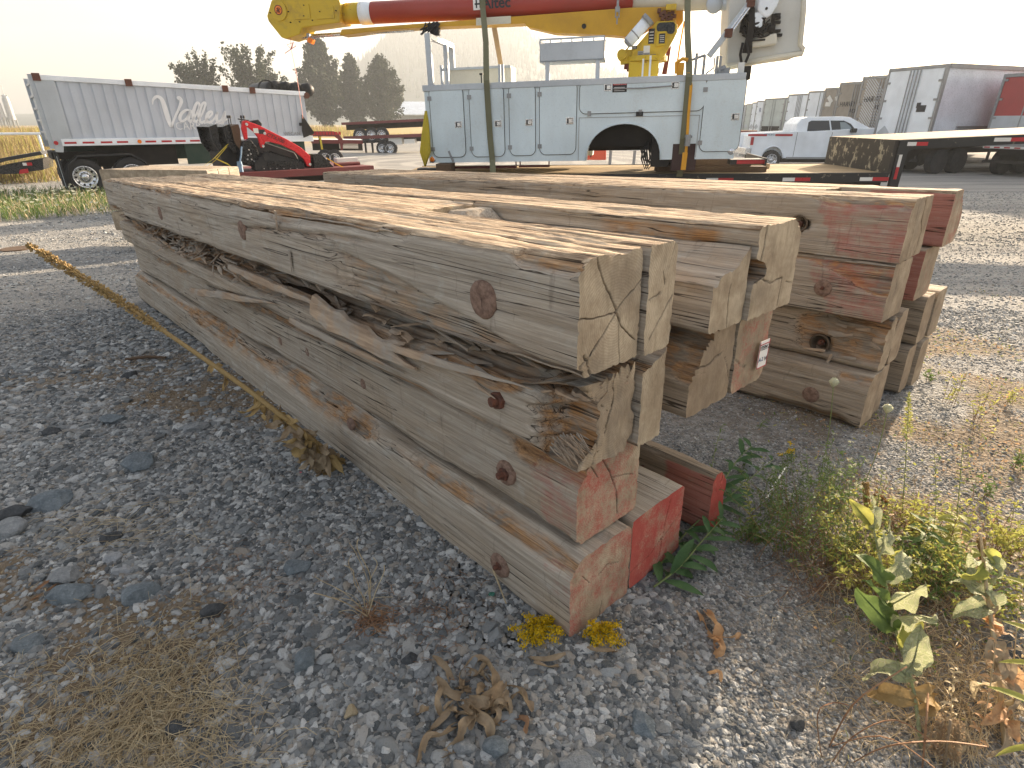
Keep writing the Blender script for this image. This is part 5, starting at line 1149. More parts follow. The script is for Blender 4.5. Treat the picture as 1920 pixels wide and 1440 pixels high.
for k in range(nb_):
    y = .05 + k * (TW - .1) / nb_; w = (TW - .1) / nb_ - .012; mb = MB(); mb.prism([(xs_ + .0, zs - .05), (xs_ + gx1, gzp(xs_ + gx1) - .05), (xs_ + gx1, gzp(xs_ + gx1)), (xs_ + .0, zs)], y, y + w); mb.build('deck_plank', M['deckwood'], tr)
for a, b, y0_ in ((1323, 1376, 344), (1467, 1521, 338), (1612, 1668, 336)):
    x0, z_ = tf.hit(a, y0_); x1, _ = tf.hit(b, y0_); tape(tr, x0, x1, -.125, -.065)
for a, b in ((1701, 1741), (1861, 1935)):
    x0, _ = tf.hit(a, 272); x1, _ = tf.hit(b, 270); m4 = gzp((x0 + x1) / 2); tape(tr, x0, x1, m4 - .11, m4 - .05)
mb = MB(); mb.mi = 0; mb.box(xs_ + .09, xs_ + .14, -.006, 0, .10, .30); mb.mi = 1; mb.box(xs_ + .09, xs_ + .14, -.006, 0, -.1, .10); mb.build('reflector', [M['whitetape'], M['redlens']], tr)
for lx in (xs_ + gx1 - .4,):
    mb = MB(); mb.box(lx, lx + .12, .4, .52, -1.12 - .03, gzp(lx) - .1); mb.box(lx, lx + .12, TW - .52, TW - .4, -1.15, gzp(lx) - .1); mb.box(lx - .1, lx + .22, .3, .6, -1.18, -1.13); mb.box(lx - .1, lx + .22, TW - .6, TW - .3, -1.18, -1.13); mb.build('landing_leg', M['dark'], tr)
for wx in (-.9, .35):
    wheel(tr, (wx, .1, -.70), .48, .28); wheel(tr, (wx, TW - .4, -.70), .48, .28)
# blocks under the body (things)
def block(loc, sz, label, rz=0., mt='oldblock', up=1):
    t = thing('timber_block', loc, label, 'wood block', rz, group='wood blocks on the step deck')
    mb = MB(); mb.box(-sz[0] / 2, sz[0] / 2, -sz[1] / 2, sz[1] / 2, 0, sz[2]); o = mb.build('block', M[mt], None, bevel=.008); o.location = loc; o.rotation_euler = t.rotation_euler; o.name = 'timber_block'
    for k in ('label', 'category', 'group'): o[k] = t[k]
    bpy.data.objects.remove(t); return o
def deck_pt(px, y): x, z = tf.hit(px, 320, y); q = tf.M @ Vector((x, y, .004)); return q
q = deck_pt(1330, .55); block(q, (2.0, .25, .10), 'long dark timber flat on the deck below the right end of the utility body', tr.rotation_euler.z)
block(q + Vector((-.1, .03, .104)), (1.65, .22, .12), 'second dark timber, lying on top of the longest one under the utility body', tr.rotation_euler.z)
q = deck_pt(1395, 1.3); block(q, (.9, .2, .09), 'sunlit pale board sticking out right of the dark timbers', tr.rotation_euler.z, 'deckwood')
q = deck_pt(836, .35); block(q, (.28, .5, .19), 'upright dark block under the left end of the utility body', tr.rotation_euler.z)
q = deck_pt(808, .3); block(q, (.6, .35, .07), 'low wood pad below the yellow sling at the left end', tr.rotation_euler.z); 
o = block(q + Vector((0, 0, .073)), (.46, .3, .04), 'black outrigger foot plate on the wood pad', tr.rotation_euler.z, 'black'); o.name = 'foot_plate'; o['category'] = 'plate'
# straps
def strap(name, pts, w, mt, label, cat='strap', group=None, th=.006, axis=(1, 0, 0)):
    mb = MB(); ax = Vector(axis).normalized(); v = []; n = len(pts)
    for i, p in enumerate(pts):
        p = Vector(p); v += [p - ax * w / 2, p + ax * w / 2]
    nrm = []
    for i in range(n):
        d = (Vector(pts[min(i + 1, n - 1)]) - Vector(pts[max(i - 1, 0)])).normalized(); nrm.append(ax.cross(d).normalized() * th)
    v2 = [v[i] + nrm[i // 2] for i in range(2 * n)]; a = v + v2; m_ = 2 * n; f = []
    for i in range(n - 1):
        q = 2 * i; f += [(q, q + 1, q + 3, q + 2), (m_ + q + 2, m_ + q + 3, m_ + q + 1, m_ + q), (q, q + 2, m_ + q + 2, m_ + q), (q + 1, m_ + q + 1, m_ + q + 3, q + 3)]
    mb.add(a, f); o = mb.build(name, M[mt]); return tag(o, label, cat, group)
def sp(px, py, yl, fr=uf): x, z = fr.hit(px, py, yl); return fr.M @ Vector((x, yl, z))
axs = (uf.M.to_3x3() @ Vector((1, 0, 0)))
def tfp(px, py): x, z = tf.hit(px, py, -.02); return tf.M @ Vector((x, -.02, z))
def over(px, axis_y, r):
    x, z = bf(px, axis_y, YB + .13); return [uf.M @ Vector((x, YB + .13 + r, z + .05)), uf.M @ Vector((x, YB + .2, z + r + .012)), uf.M @ Vector((x, YB + .06, z + r + .012)), uf.M @ Vector((x, YB - .075, z + .06)), uf.M @ Vector((x, YB - .08, z - .05))]
top1 = over(910, 12, .19) + [ sp(911, 80, .45), sp(912, 150, -.06), sp(915, 200, -.05), sp(919, 260, -.05), sp(923, 300, -.06), tfp(925, 331)]
strap('tie_down_strap', top1, .105, 'olive', 'olive webbing strap over the left part of the utility body, crossing its second door', group='olive straps over the load', axis=axs)
top2 = over(1288, -2, .17) + [ sp(1289, 60, .5), sp(1292, 120, .1), sp(1292, 145, -.08), sp(1287, 200, -.06), sp(1281, 260, -.06), tfp(1274, 331)]
strap('tie_down_strap', top2, .105, 'olive', 'olive webbing strap over the right part of the utility body beside the orange ratchet strap', group='olive straps over the load', axis=axs)
strap('tie_down_strap', [sp(926, 48, 1.4), sp(940, 128, 2.3)], .10, 'deckwood', 'brown far side of a strap seen in the gap above the tool box', group='olive straps over the load', axis=axs)
strap('ratchet_strap', [sp(1291, 136, -.02), sp(1296, 160, -.075), sp(1291, 215, -.07), sp(1289, 250, -.07), sp(1284, 312, -.09)], .045, 'orange_web', 'bright orange ratchet strap hanging beside the right olive strap', axis=axs)
rs = bpy.data.objects['ratchet_strap']; mb = MB(); q0 = sp(1289, 262, -.1)
mb.box(-.04, .04, -.05, .02, -.10, .08, Matrix.Translation(q0)); mb.cyl(q0 + Vector((-.06, -.03, .05)), q0 + Vector((.06, -.03, .05)), .02, .02, 8); mb.build('ratchet', M['steel'], rs)
mb = MB(); q0 = sp(1283, 300, -.11); mb.box(-.04, .04, -.015, .015, -.16, .12, Matrix.Translation(q0)); mb.build('strap_tail', M['orange_web'], rs)
strap('web_sling', [sp(1283, 40, 1.9), sp(1274, 90, 1.9), sp(1267, 138, 1.9)], .03, 'orange_web', 'thin orange-red line hanging behind the right olive strap', axis=axs)
mb = MB(); a = [sp(p[0], p[1], .1) for p in ((1268, 138), (1268, 118), (1280, 110), (1290, 112))]; mb.tube(a, .03, 5); q0 = sp(1276, 128, .12); mb.box(-.05, .05, -.03, .03, -.1, .08, Matrix.Translation(q0)); tag(mb.build('folded_strap', M['orange_web']), 'orange folded strap end with a black buckle on the top rail of the utility body', 'strap')
# yellow sling bundle at the left corner
mb = MB(); 
for k in range(5):
    o_ = (k - 2) * .022; mb.tube([sp(799 + o_ * 40, 208, -.02 + abs(o_)), sp(798 + o_ * 110, 250, -.05), sp(797 + o_ * 160, 285, -.08 - .01 * k), sp(797, 312, -.06)], [.012, .03, .036, .016], 5)
tag(mb.build('yellow_sling', M['yellow_web'], None, True), 'yellow lifting sling hanging at the left corner of the utility body', 'sling')

# ------------------------------------------------------------------ end dump trailer on the left
def ground_at(px, D, z=None):
    p = at_d(px, 300, D); return Vector((p.x, p.y, hgt(p.x, p.y)))
DA, DB = Vector((-13.14, 17.62)), Vector((-7.38, 22.45)); dd_ = DB - DA
et = thing('end_dump_trailer', (DA.x, DA.y, .9), 'long grey corrugated dump trailer with white script lettering, parked on the left', 'trailer', math.atan2(dd_.y, dd_.x), 0, 0)
ef = Fr(et); EL = ef.hit(576, 220)[0]; EH = ef.hit(62, 139)[1]; EB = ef.hit(300, 262)[1]; EW = 2.5; EH2 = ef.hit(578, 172)[1]; E0 = ef.hit(100, 270)[0]
def etop(x): return EH + (EH2 - EH) * x / EL
xl = ef.hit(66, 150)[0]
mb = MB(); mb.prism([(E0 + .45, EB), (EL, EB), (EL, etop(EL) - .12), (E0 + .45, etop(0) - .12)], .03, .06); mb.build('side_wall', M['grey_side'], et)
mb = MB()
n = 26
for k in range(n):
    x = E0 + .5 + (EL - E0 - .55) * k / n; mb.prism([(x, EB), (x + .17, EB), (x + .17, etop(x) - .12), (x, etop(x) - .12)], .005 + .008 * (k % 2), .03)
    r = mb.build('side_plank', M['grey_side'], et); mb = MB()
mb = MB(); mb.prism([(E0, EB - .28), (E0 + .18, EB - .30), (E0 + .26, EB - .0), (E0 + .46, EB), (E0 + .46, etop(0) - .1), (E0, etop(0))], -.03, .3); mb.build('corner_post', M['alu'], et, bevel=.01)
mb = MB(); mb.prism([(E0, etop(0) - .13), (EL + .05, etop(EL) - .13), (EL + .05, etop(EL)), (E0, etop(0))], -.04, .10); mb.prism([(E0, etop(0) - .13), (EL, etop(EL) - .13), (EL, etop(EL)), (E0, etop(0))], EW - .1, EW); mb.build('top_rail', M['white_truck'], et, bevel=.01)
mb = MB(); mb.box(E0 + .2, EL + .1, -.05, .08, EB - .13, EB + .06); mb.build('bottom_rail', M['white_truck'], et, bevel=.008)
mb = MB(); mb.box(E0 - .03, E0, .1, EW - .1, EB, etop(0) - .05)
for k in range(5): mb.box(E0 - .08, E0 - .03, .15, EW - .15, EB + .2 + k * .32, EB + .26 + k * .32)
mb.box(E0 - .1, E0 + .02, 0, .12, EB - .2, etop(0)); mb.box(E0 - .1, E0 + .02, EW - .12, EW, EB - .2, etop(0)); mb.build('tailgate', M['alu'], et)
mb = MB(); mb.box(E0 + .05, EL, EW - .06, EW - .03, EB, etop(EL) - .1); mb.box(E0, EL, .06, EW, EB - .02, EB + .02); mb.box(EL - .03, EL, .06, EW, EB, etop(EL) - .05); mb.build('far_wall', M['grey_side'], et)
for k, px in enumerate((131, 165, 199, 229, 282, 312, 338, 365)):
    x = ef.hit(px, 269)[0]; mb = MB(); mb.box(x - .13, x + .16, -.058, -.05, EB - .07, EB - .02); mb.build('reflector', M['redlens'], et)
for px, mt in ((105, 'redlens'), (262, 'amber'), (382, 'amber')):
    x = ef.hit(px, 269)[0]; mb = MB(); mb.cyl((x, -.075, EB - .04), (x, -.05, EB - .04), .055, .055, 14); mb.build('marker_lamp', M[mt], et)
zg = -.5 - .9
mb = MB(); mb.box(E0 + .3, EL - .1, .7, .85, EB - .60, EB - .12); mb.box(E0 + .3, EL - .1, 1.65, 1.8, EB - .6, EB - .12); mb.box(E0 + 3.4, EL - .2, .1, .14, EB - .75, EB - .13); mb.build('chassis', M['green_frame'], et)
WR = .52
for px in (160, 252):
    x = ef.hit(px, 330)[0]; wheel(et, (x, .02, zg + WR), WR, .3); wheel(et, (x, EW - .35, zg + WR), WR, .3)
x0, x1 = ef.hit(122, 320)[0], ef.hit(287, 320)[0]; fz = ef.hit(180, 290)[1]
mb = MB(); pr = [(x0, zg + .35), (x0 + .12, fz - .25), (x0 + .4, fz), (x1 - .5, fz + .02), (x1 - .15, fz - .2), (x1, zg + .6)]
for (a, b) in zip(pr[:-1], pr[1:]): mb.add([(a[0], -.03, a[1]), (b[0], -.03, b[1]), (b[0], .45, b[1]), (a[0], .45, a[1]), (a[0], -.03, a[1] - .05), (b[0], -.03, b[1] - .05), (b[0], .45, b[1] - .05), (a[0], .45, a[1] - .05)], [(0, 1, 2, 3), (7, 6, 5, 4), (0, 4, 5, 1), (2, 6, 7, 3)])
mb.build('mudguard', M['black'], et)
mb = MB(); mb.box(E0 + .0, E0 + .04, .0, .55, zg + .15, EB - .25); mb.box(E0 - .05, E0 - .0, .1, .6, zg + .25, EB - .3); mb.build('mud_flap', M['rubber'], et)
for k in range(4):
    mb = MB(); mb.box(E0 - .02, E0 - .004, .05 + .12 * k, .1 + .12 * k, zg + .25 + .05 * k, EB - .4); mb.build('mud_flap_stain', M['alu'], et)
mb = MB(); mb.box(E0 + 1., E0 + 3.2, .5, 2., EB - .75, EB - .2); mb.box(E0 - .1, E0 + 1., .4, 2.1, EB - .5, EB - .3); mb.build('axle_frame', M['dark'], et)
# rolled tarpaulin on the front half and its arm
a, b = ef.hit(505, 158, .5), ef.hit(572, 163, .5); mb = MB()
for k in range(11):
    x = a[0] + (b[0] - a[0]) * k / 10; mb.lathe([(0, 0), (.20, .0), (.23, .08), (.23, 1.9), (.2, 2.)], (x, .2, etop(x) + .05 + .03 * math.sin(k * 2.1)), 'y', 12)
mb.build('tarpaulin_roll', M['black'], et, True)
x = ef.hit(496, 157)[0]; mb = MB(); mb.lathe([(.26, 0), (.30, 0), (.30, .06), (.26, .06)], (x + .1, .1, etop(x)), 'y', 20); mb.build('tarpaulin_hoop', M['rubber'], et)
mb = MB(); mb.prism([(x_, z_) for x_, z_ in ef.poly([(566, 215), (590, 250), (570, 258), (567, 245)], -.1)], -.12, -.06); mb.box(ef.hit(560, 233)[0], ef.hit(567, 233)[0], -.12, -.06, *sorted((ef.hit(560, 236)[1], ef.hit(560, 230)[1]))); mb.build('black_fairing', M['dark'], et)
for px in (66, 239, 420, 471):
    x, z = ef.hit(px, 140 + (px - 66) * .055); mb = MB(); mb.box(x - .09, x + .09, -.07, -.04, etop(x) - .16, etop(x) + .03); mb.build('tarp_hook', M['rust'], et)
mb = MB(); mb.cyl((EL + .08, -.05, etop(EL) - .12), (EL + .08, .1, etop(EL) - .12), .1, .1, 12); mb.build('tarp_motor', M['rust'], et)
# script lettering "Valley" drawn with a broad pen, then CARRIERS in capitals
def pen(strokes, name, par, y=-.004, d=.004):
    for st in strokes:
        P = [Vector((a, 0, b)) for a, b, _ in st]; Wd = [w for _, _, w in st]; k = len(P); Q = []; WW = []
        for i in range(k - 1):                                     # smooth with Catmull-Rom
            p0, p1, p2, p3 = P[max(i - 1, 0)], P[i], P[i + 1], P[min(i + 2, k - 1)]
            for t in [j / 6 for j in range(6)]:
                Q.append(.5 * ((2 * p1) + (-p0 + p2) * t + (2 * p0 - 5 * p1 + 4 * p2 - p3) * t * t + (-p0 + 3 * p1 - 3 * p2 + p3) * t ** 3)); WW.append(Wd[i] * (1 - t) + Wd[i + 1] * t)
        Q.append(P[-1]); WW.append(Wd[-1]); v = []
        for i, q in enumerate(Q):
            t_ = (Q[min(i + 1, len(Q) - 1)] - Q[max(i - 1, 0)]); t_ = t_.normalized() if t_.length > 0 else Vector((1, 0, 0)); nn_ = Vector((-t_.z, 0, t_.x)) * WW[i] / 2
            v += [q + nn_ + Vector((0, y, 0)), q - nn_ + Vector((0, y, 0))]
        m_ = len(v); v += [p + Vector((0, d, 0)) for p in v]; f = []
        for i in range(len(Q) - 1):
            a = 2 * i; f += [(a, a + 2, a + 3, a + 1), (m_ + a + 1, m_ + a + 3, m_ + a + 2, m_ + a), (a, a + 1, m_ + a + 1, m_ + a)]
        yield v, f
def px_st(st): return [(*ef.hit(a, b), w * .0205) for a, b, w in st]
S = [[(286, 196, 1.5), (287, 187, 3), (294, 181, 4), (303, 186, 5.5), (309, 202, 7), (315, 222, 7), (321, 238, 4)], [(321, 238, 3), (327, 222, 3), (336, 202, 3.5), (340, 190, 5), (336, 184, 6), (333, 186, 4)],
     [(357, 208, 3), (350, 206, 3), (341, 212, 4), (337, 221, 5), (340, 227, 4), (348, 224, 3), (356, 211, 3)], [(358, 206, 3), (354, 218, 4.5), (355, 227, 4), (362, 224, 2.5)],
     [(362, 224, 2.5), (369, 212, 2.5), (374, 198, 3), (371, 192, 3), (366, 198, 4), (362, 214, 5), (364, 227, 4), (371, 225, 2.5), (379, 213, 2.5), (384, 200, 3), (385, 193, 3), (381, 193, 3), (376, 202, 4), (373, 216, 5), (376, 229, 4), (384, 227, 2.5)],
     [(384, 227, 2.5), (392, 220, 2.5), (398, 213, 2.5), (396, 209, 3), (390, 213, 4.5), (387, 222, 5), (391, 229, 4), (399, 226, 2.5), (404, 218, 2.5)],
     [(404, 218, 2.5), (408, 210, 3), (406, 220, 4.5), (408, 228, 4), (415, 224, 2.5), (421, 210, 3)], [(422, 208, 3), (420, 222, 4.5), (413, 240, 4), (405, 244, 3), (404, 238, 2.5), (414, 231, 2.5), (428, 222, 2)]]
for v, f in pen([px_st(s) for s in S], 'x', et): mb = MB(); mb.add(v, f); mb.build('script_lettering', M['white_letter'], et)
q0, q1 = ef.hit(330, 243), ef.hit(428, 247); txt('lettering', 'CARRIERS', et, (q0[0], -.002, q0[1]), .31, M['white_letter'], .004, sx=(q1[0] - q0[0]) / 1.62, bold=.0)
q0 = ef.hit(532, 251); txt('lettering', 'WECAN', et, (q0[0], -.002, q0[1] - .05), .16, M['steel'], .004)

# ------------------------------------------------------------------ small tracked loader on its low trailer
LA = at_d(455, 322, 16.6); LB = at_d(600, 322, 17.4); ld = (LB - LA).to_2d()
lt = thing('flatbed_low_trailer', (LA.x, LA.y, LA.z), 'low dark red flat trailer carrying the small red tracked loader', 'trailer', math.atan2(ld.y, ld.x))
lf = Fr(lt); xa, xb = lf.hit(362, 322)[0], lf.hit(692, 322)[0]
mb = MB(); mb.box(xa, xb, -.25, 1.9, -.05, -.0); mb.build('deck', M['maroon'], lt); mb = MB(); mb.box(xa, xb, -.3, -.25, -.17, .0); mb.box(xa, xb, 1.9, 1.95, -.17, 0); mb.build('side_rail', M['maroon'], lt, bevel=.01)
mb = MB(); mb.box(xa, xb, .1, .2, -.35, -.05); mb.box(xa, xb, 1.4, 1.5, -.35, -.05); mb.build('frame', M['dark'], lt)
for x in (xa + 1.0, xa + 1.9): wheel(lt, (x, -.28, -.40), .36, .22); wheel(lt, (x, 1.72, -.4), .36, .22)
(a, b), (c, d) = lf.hit(632, 297, .3), lf.hit(672, 304, .3); mb = MB(); mb.box(a, c, .3, .5, d, b); mb.build('ramp', M['whitetape'], lt)
(a, b), (c, d) = lf.hit(628, 304, .2), lf.hit(676, 311, .2); mb = MB(); mb.cyl((a, .25, (b + d) / 2), (c, .25, (b + d) / 2), .05, .05, 10); mb.box(a + .1, a + .2, .2, .3, 0, d); mb.box(a + .4, a + .6, .2, .3, 0, d); mb.box(c - .02, c + .04, .2, .3, -.0, d - .05); mb.build('end_rail', M['maroon'], lt)
ml_ = thing('tracked_loader', lt.location + Vector((0, 0, .0)), 'small red and black stand-on tracked loader with black bucket, strapped on the low trailer', 'loader', lt.rotation_euler.z)
def lp(pts, y): return lf.poly(pts, y)
arm = [(455, 227), (462, 226), (488, 236), (540, 262), (565, 277), (582, 292), (583, 312), (577, 312), (570, 298), (553, 284), (528, 272), (506, 266), (498, 266), (493, 277), (490, 277), (484, 258), (476, 247), (463, 237), (465, 260), (459, 262), (453, 240)]
for y in (-.12, 1.0):
    mb = MB(); mb.prism(lp(arm, y), y, y + .07); am = mb.build('lift_arm', M['red'], ml_, bevel=.012)
    mb = MB()
    for p in ((462, 233), (493, 274), (496, 250), (581, 308)): q = lf.hit(*p, y); mb.cyl((q[0], y - .02, q[1]), (q[0], y, q[1]), .035, .035, 10)
    mb.build('pivot_pins', M['chrome'], am)
q = lf.hit(475, 243, -.13); mb = MB(); mb.box(q[0], q[0] + .12, -.128, -.12, q[1] - .08, q[1] + .03); mb.mi = 1; mb.box(q[0] + .13, q[0] + .28, -.128, -.12, q[1] - .10, q[1] + .0); mb.build('decal', [M['whitetape'], M['black_print']], am)
q = lf.hit(499, 250, -.13); 
M_t = txt('decal_lettering', 'CTX100', ml_, (q[0], -.128, q[1] - .06), .13, M['black_print'], .002); M_t.rotation_euler = (R(90), R(24), 0)
trk = [(483, 320), (478, 314), (480, 304), (497, 286), (505, 286), (566, 304), (571, 311), (568, 319), (562, 322), (490, 322)]
for y in (-.10, .85):
    mb = MB(); pp = lp(trk, y); mb.prism(pp, y, y + .25); cxx = sum(p[0] for p in pp) / len(pp); czz = sum(p[1] for p in pp) / len(pp)
    loop = pp + pp[:1]
    for (a, b) in zip(loop[:-1], loop[1:]):
        L = math.hypot(b[0] - a[0], b[1] - a[1]); m_ = max(1, int(L / .07))
        for j in range(m_):
            t = (j + .5) / m_; x, z = a[0] + (b[0] - a[0]) * t, a[1] + (b[1] - a[1]) * t; an = math.atan2(b[1] - a[1], b[0] - a[0]); mb.box(-.02, .02, y - .01, y + .26, -.02, .02, Matrix.Translation((x, 0, z)) @ Matrix.Rotation(-an, 4, 'Y'))
    tk = mb.build('track', M['rubber'], ml_)
    mb = MB()
    for k in range(6): q = lf.hit(494 + k * 12.5, 316, y); mb.cyl((q[0], y - .02, q[1]), (q[0], y, q[1]), .045, .045, 12); mb.mi = 1; mb.cyl((q[0], y - .03, q[1]), (q[0], y - .02, q[1]), .014, .014, 8); mb.mi = 0
    q = lf.hit(499, 295, y); mb.cyl((q[0], y - .02, q[1]), (q[0], y, q[1]), .07, .07, 14); mb.build('track_rollers', [M['black'], M['chrome']], tk)
    (a, b), (c, d) = lf.hit(500, 303, y), lf.hit(560, 311, y); mb = MB(); mb.prism(rrect(a, c, d, b, .04), y - .015, y); mb.build('track_frame', M['gloss_black'], tk)
mb = MB(); mb.prism(lp([(456, 264), (470, 262), (482, 276), (486, 290), (478, 306), (470, 312), (456, 305), (452, 285)], -.02), -.02, 1.05); hl = mb.build('engine_housing', M['gloss_black'], ml_, bevel=.02)
mb = MB(); mb.prism(lp([(485, 258), (500, 268), (553, 286), (562, 302), (505, 284), (480, 300)], .1), .1, .95); mb.build('hood', M['black'], ml_, bevel=.02)
mb = MB(); mb.prism(lp([(472, 226), (485, 224), (492, 232), (490, 240), (476, 238)], .1), .1, .95); mb.build('control_cowl', M['gloss_black'], ml_, bevel=.02)
mb = MB()
for px in (453, 458, 428, 432):
    q = lf.hit(px, 224, .2); mb.cyl((q[0], .2, q[1] - .12), (q[0], .2, q[1] + .04), .012, .012, 6); mb.cyl((q[0], .2, q[1] + .03), (q[0], .2, q[1] + .09), .03, .025, 8)
a, b = lf.hit(446, 223, .2), lf.hit(466, 226, .2); mb.tube([(a[0], .2, a[1]), (b[0], .2, b[1])], .015, 5); mb.build('control_levers', M['black'], ml_)
mb = MB()
for p in ((467, 281), (470, 289), (477, 302), (465, 291), (464, 299), (472, 299)): q = lf.hit(*p, -.03); mb.cyl((q[0], -.035, q[1]), (q[0], -.02, q[1]), .022, .022, 8)
mb.build('housing_bolts', M['chrome'], hl)
bkp = lp([(586, 289), (600, 288), (628, 317), (626, 319), (588, 319)], -.05); mb = MB(); mb.prism(bkp, -.1, -.07); mb.prism(bkp, 1.08, 1.1); mb.box(bkp[0][0], bkp[0][0] + .02, -.07, 1.08, bkp[4][1], bkp[0][1]); mb.add([(bkp[0][0], -.09, bkp[4][1]), (bkp[2][0], -.09, bkp[4][1]), (bkp[2][0], 1.09, bkp[4][1]), (bkp[0][0], 1.09, bkp[4][1])], [(0, 1, 2, 3)]); mb.build('loader_bucket', M['gloss_black'], ml_)
mb = MB(); q = lf.hit(560, 282, .3); mb.cyl((q[0], .3, q[1]), (lf.hit(584, 305, .3)[0], .3, lf.hit(584, 305, .3)[1]), .04, .04, 10); mb.build('tilt_cylinder', M['yellow_web'], ml_)
# black attachments stacked left of it
at_o = thing('loader_attachment', lt.location, 'stack of black curved steel buckets leaning left of the red loader', 'attachment', lt.rotation_euler.z)
for sh in ((392, 0), (417, 1), (433, 2)):
    x0 = sh[0]; pl_ = [(x0, 238), (x0 + 14, 233), (x0 + 17, 242), (x0 + 19, 262), (x0 + 28, 285), (x0 + 22, 287), (x0 + 8, 268)]; y = .25 - .08 * sh[1]
    mb = MB(); mb.prism(lp(pl_, y), y, y + .04); mb.prism(lp(pl_, y), y + .9, y + .94); a = lp(pl_, y)
    for p, q in ((a[0], a[1]), (a[1], a[2]), (a[2], a[3]), (a[3], a[4])): mb.add([(p[0], y, p[1]), (q[0], y, q[1]), (q[0], y + .94, q[1]), (p[0], y + .94, p[1]), (p[0] - .02, y, p[1]), (q[0] - .02, y, q[1]), (q[0] - .02, y + .94, q[1]), (p[0] - .02, y + .94, p[1])], [(0, 1, 2, 3), (7, 6, 5, 4)])
    mb.build('curved_plate', M['oldblock'] if sh[1] == 2 else M['gloss_black'], at_o)
mb = MB(); mb.prism(lp([(412, 285), (450, 262), (456, 300), (450, 318), (420, 314)], .4), .4, 1.2); mb.build('frame', M['black'], at_o)
def tube_thing(name, pts, r, mt, label, cat, fl=.35):
    mb = MB(); mb.tube(pts, r, 6); o = mb.build(name, M[mt], None, True); return tag(o, label, cat)
def lsp(px, py, y): x, z = lf.hit(px, py, y); return lf.M @ Vector((x, y, z))
strap('tie_down_strap', [lsp(426, 271, -.2), lsp(400, 298, -.25), lsp(366, 322, -.28)], .07, 'yellow_web', 'yellow strap running down left from the black attachments to the low trailer', group='yellow straps on the low trailer', axis=(.9, 0, .5))
strap('tie_down_strap', [lsp(424, 276, -.22), lsp(404, 300, -.26), lsp(378, 322, -.28)], .06, 'yellow_web', 'second yellow strap just right of the first, down to the low trailer', group='yellow straps on the low trailer', axis=(.9, 0, .5))
strap('tie_down_strap', [lsp(404, 297, -.2), lsp(428, 308, -.25), lsp(444, 322, -.28)], .05, 'yellow_web', 'yellow strap crossing right and down under the black attachments', group='yellow straps on the low trailer', axis=(-.5, 0, .9))
strap('tie_down_strap', [lsp(612, 296, -.1), lsp(632, 308, -.2), lsp(655, 319, -.28)], .05, 'orange_web', 'yellow strap in front of the loader bucket, slanting down to the right', group='yellow straps on the low trailer', axis=(-.5, 0, .9))
mb = MB(); mb.tube([lsp(453, 275, -.2), lsp(452, 290, -.25), lsp(450, 303, -.25)], .02, 6); p = lsp(450, 311, -.27); mb.box(-.05, .05, -.03, .03, -.14, .1, Matrix.Translation(p)); mb.cyl(p + Vector((-.06, 0, .02)), p + Vector((.06, 0, .02)), .03, .03, 8); tag(mb.build('ratchet_binder', M['blue_web']), 'blue-grey ratchet binder left of the loader engine housing', 'ratchet')
# long weathered planks and a beam behind the stack's far end
p = at_d(285, 318, 11.5); 
for q, lb in enumerate(('topmost mat of the small weathered pile behind the far left end of the front stack', 'middle mat of the small weathered pile behind the far left stack end', 'bottom mat of the small weathered pile behind the far left stack end')):
    pm = thing('timber_mat', (p.x, p.y, p.z - q * .335), lb, 'timber mat', R(-6), 0, 0, 'stacked timber mats')
    for k in range(3): timber(pm, -.95, .95, -.33, 0, .0 + k * .32, .30 + k * .32, 90 + k + 10 * q, 8, .1, tan=.5 if q == 0 else 0)

# ------------------------------------------------------------------ black ramp trailer at far left, rail, silos
p = at_d(60, 305, 27.5); rt = thing('ramp_trailer', (p.x, p.y, p.z), 'black tilted ramp of an equipment trailer behind the dump trailer', 'trailer', R(28)); rf = Fr(rt)
mb = MB(); pp = rf.poly([(-60, 312), (0, 297), (75, 284), (80, 290), (0, 304), (-60, 320)], 0); mb.prism(pp, 0, 2.2); mb.build('ramp', M['black'], rt)
mb = MB(); mb.prism(rf.poly([(-60, 325), (0, 311), (80, 297), (82, 318), (30, 326), (-60, 328)], .1), .1, 2.1); fr_ = mb.build('frame', M['gloss_black'], rt)
(a, b), (c, d) = rf.hit(42, 305, .05), rf.hit(62, 310, .05); tape(rt, a, c, d, b, .06)
mb = MB(); mb.prism(rf.poly([(38, 318), (52, 316), (54, 324), (36, 326)], 0), -.05, 0); mb.build('tail_lamp', M['redlens'], rt)
for x in (-.9, -1.9): wheel(rt, (x, .0, -1.2), .4, .25)
p = at_d(60, 250, 34); rl = thing('guard_rail', (p.x, p.y, 0), 'white pipe rail in front of the dry grass at far left', 'rail', R(25)); 
mb = MB(); z = at_d(30, 251, 34).z; mb.cyl((-14, 0, z), (.6, 0, z), .055, .055, 10); mb.build('pipe', M['white_truck'], rl)
for x in (-12, -8, -4, .2): mb = MB(); mb.cyl((x, 0, -.6), (x, 0, z), .05, .05, 8); mb.build('post', M['white_truck'], rl)
M['silo'] = paint('pale_silo', (.42, .45, .48), .5, dirt=.3)
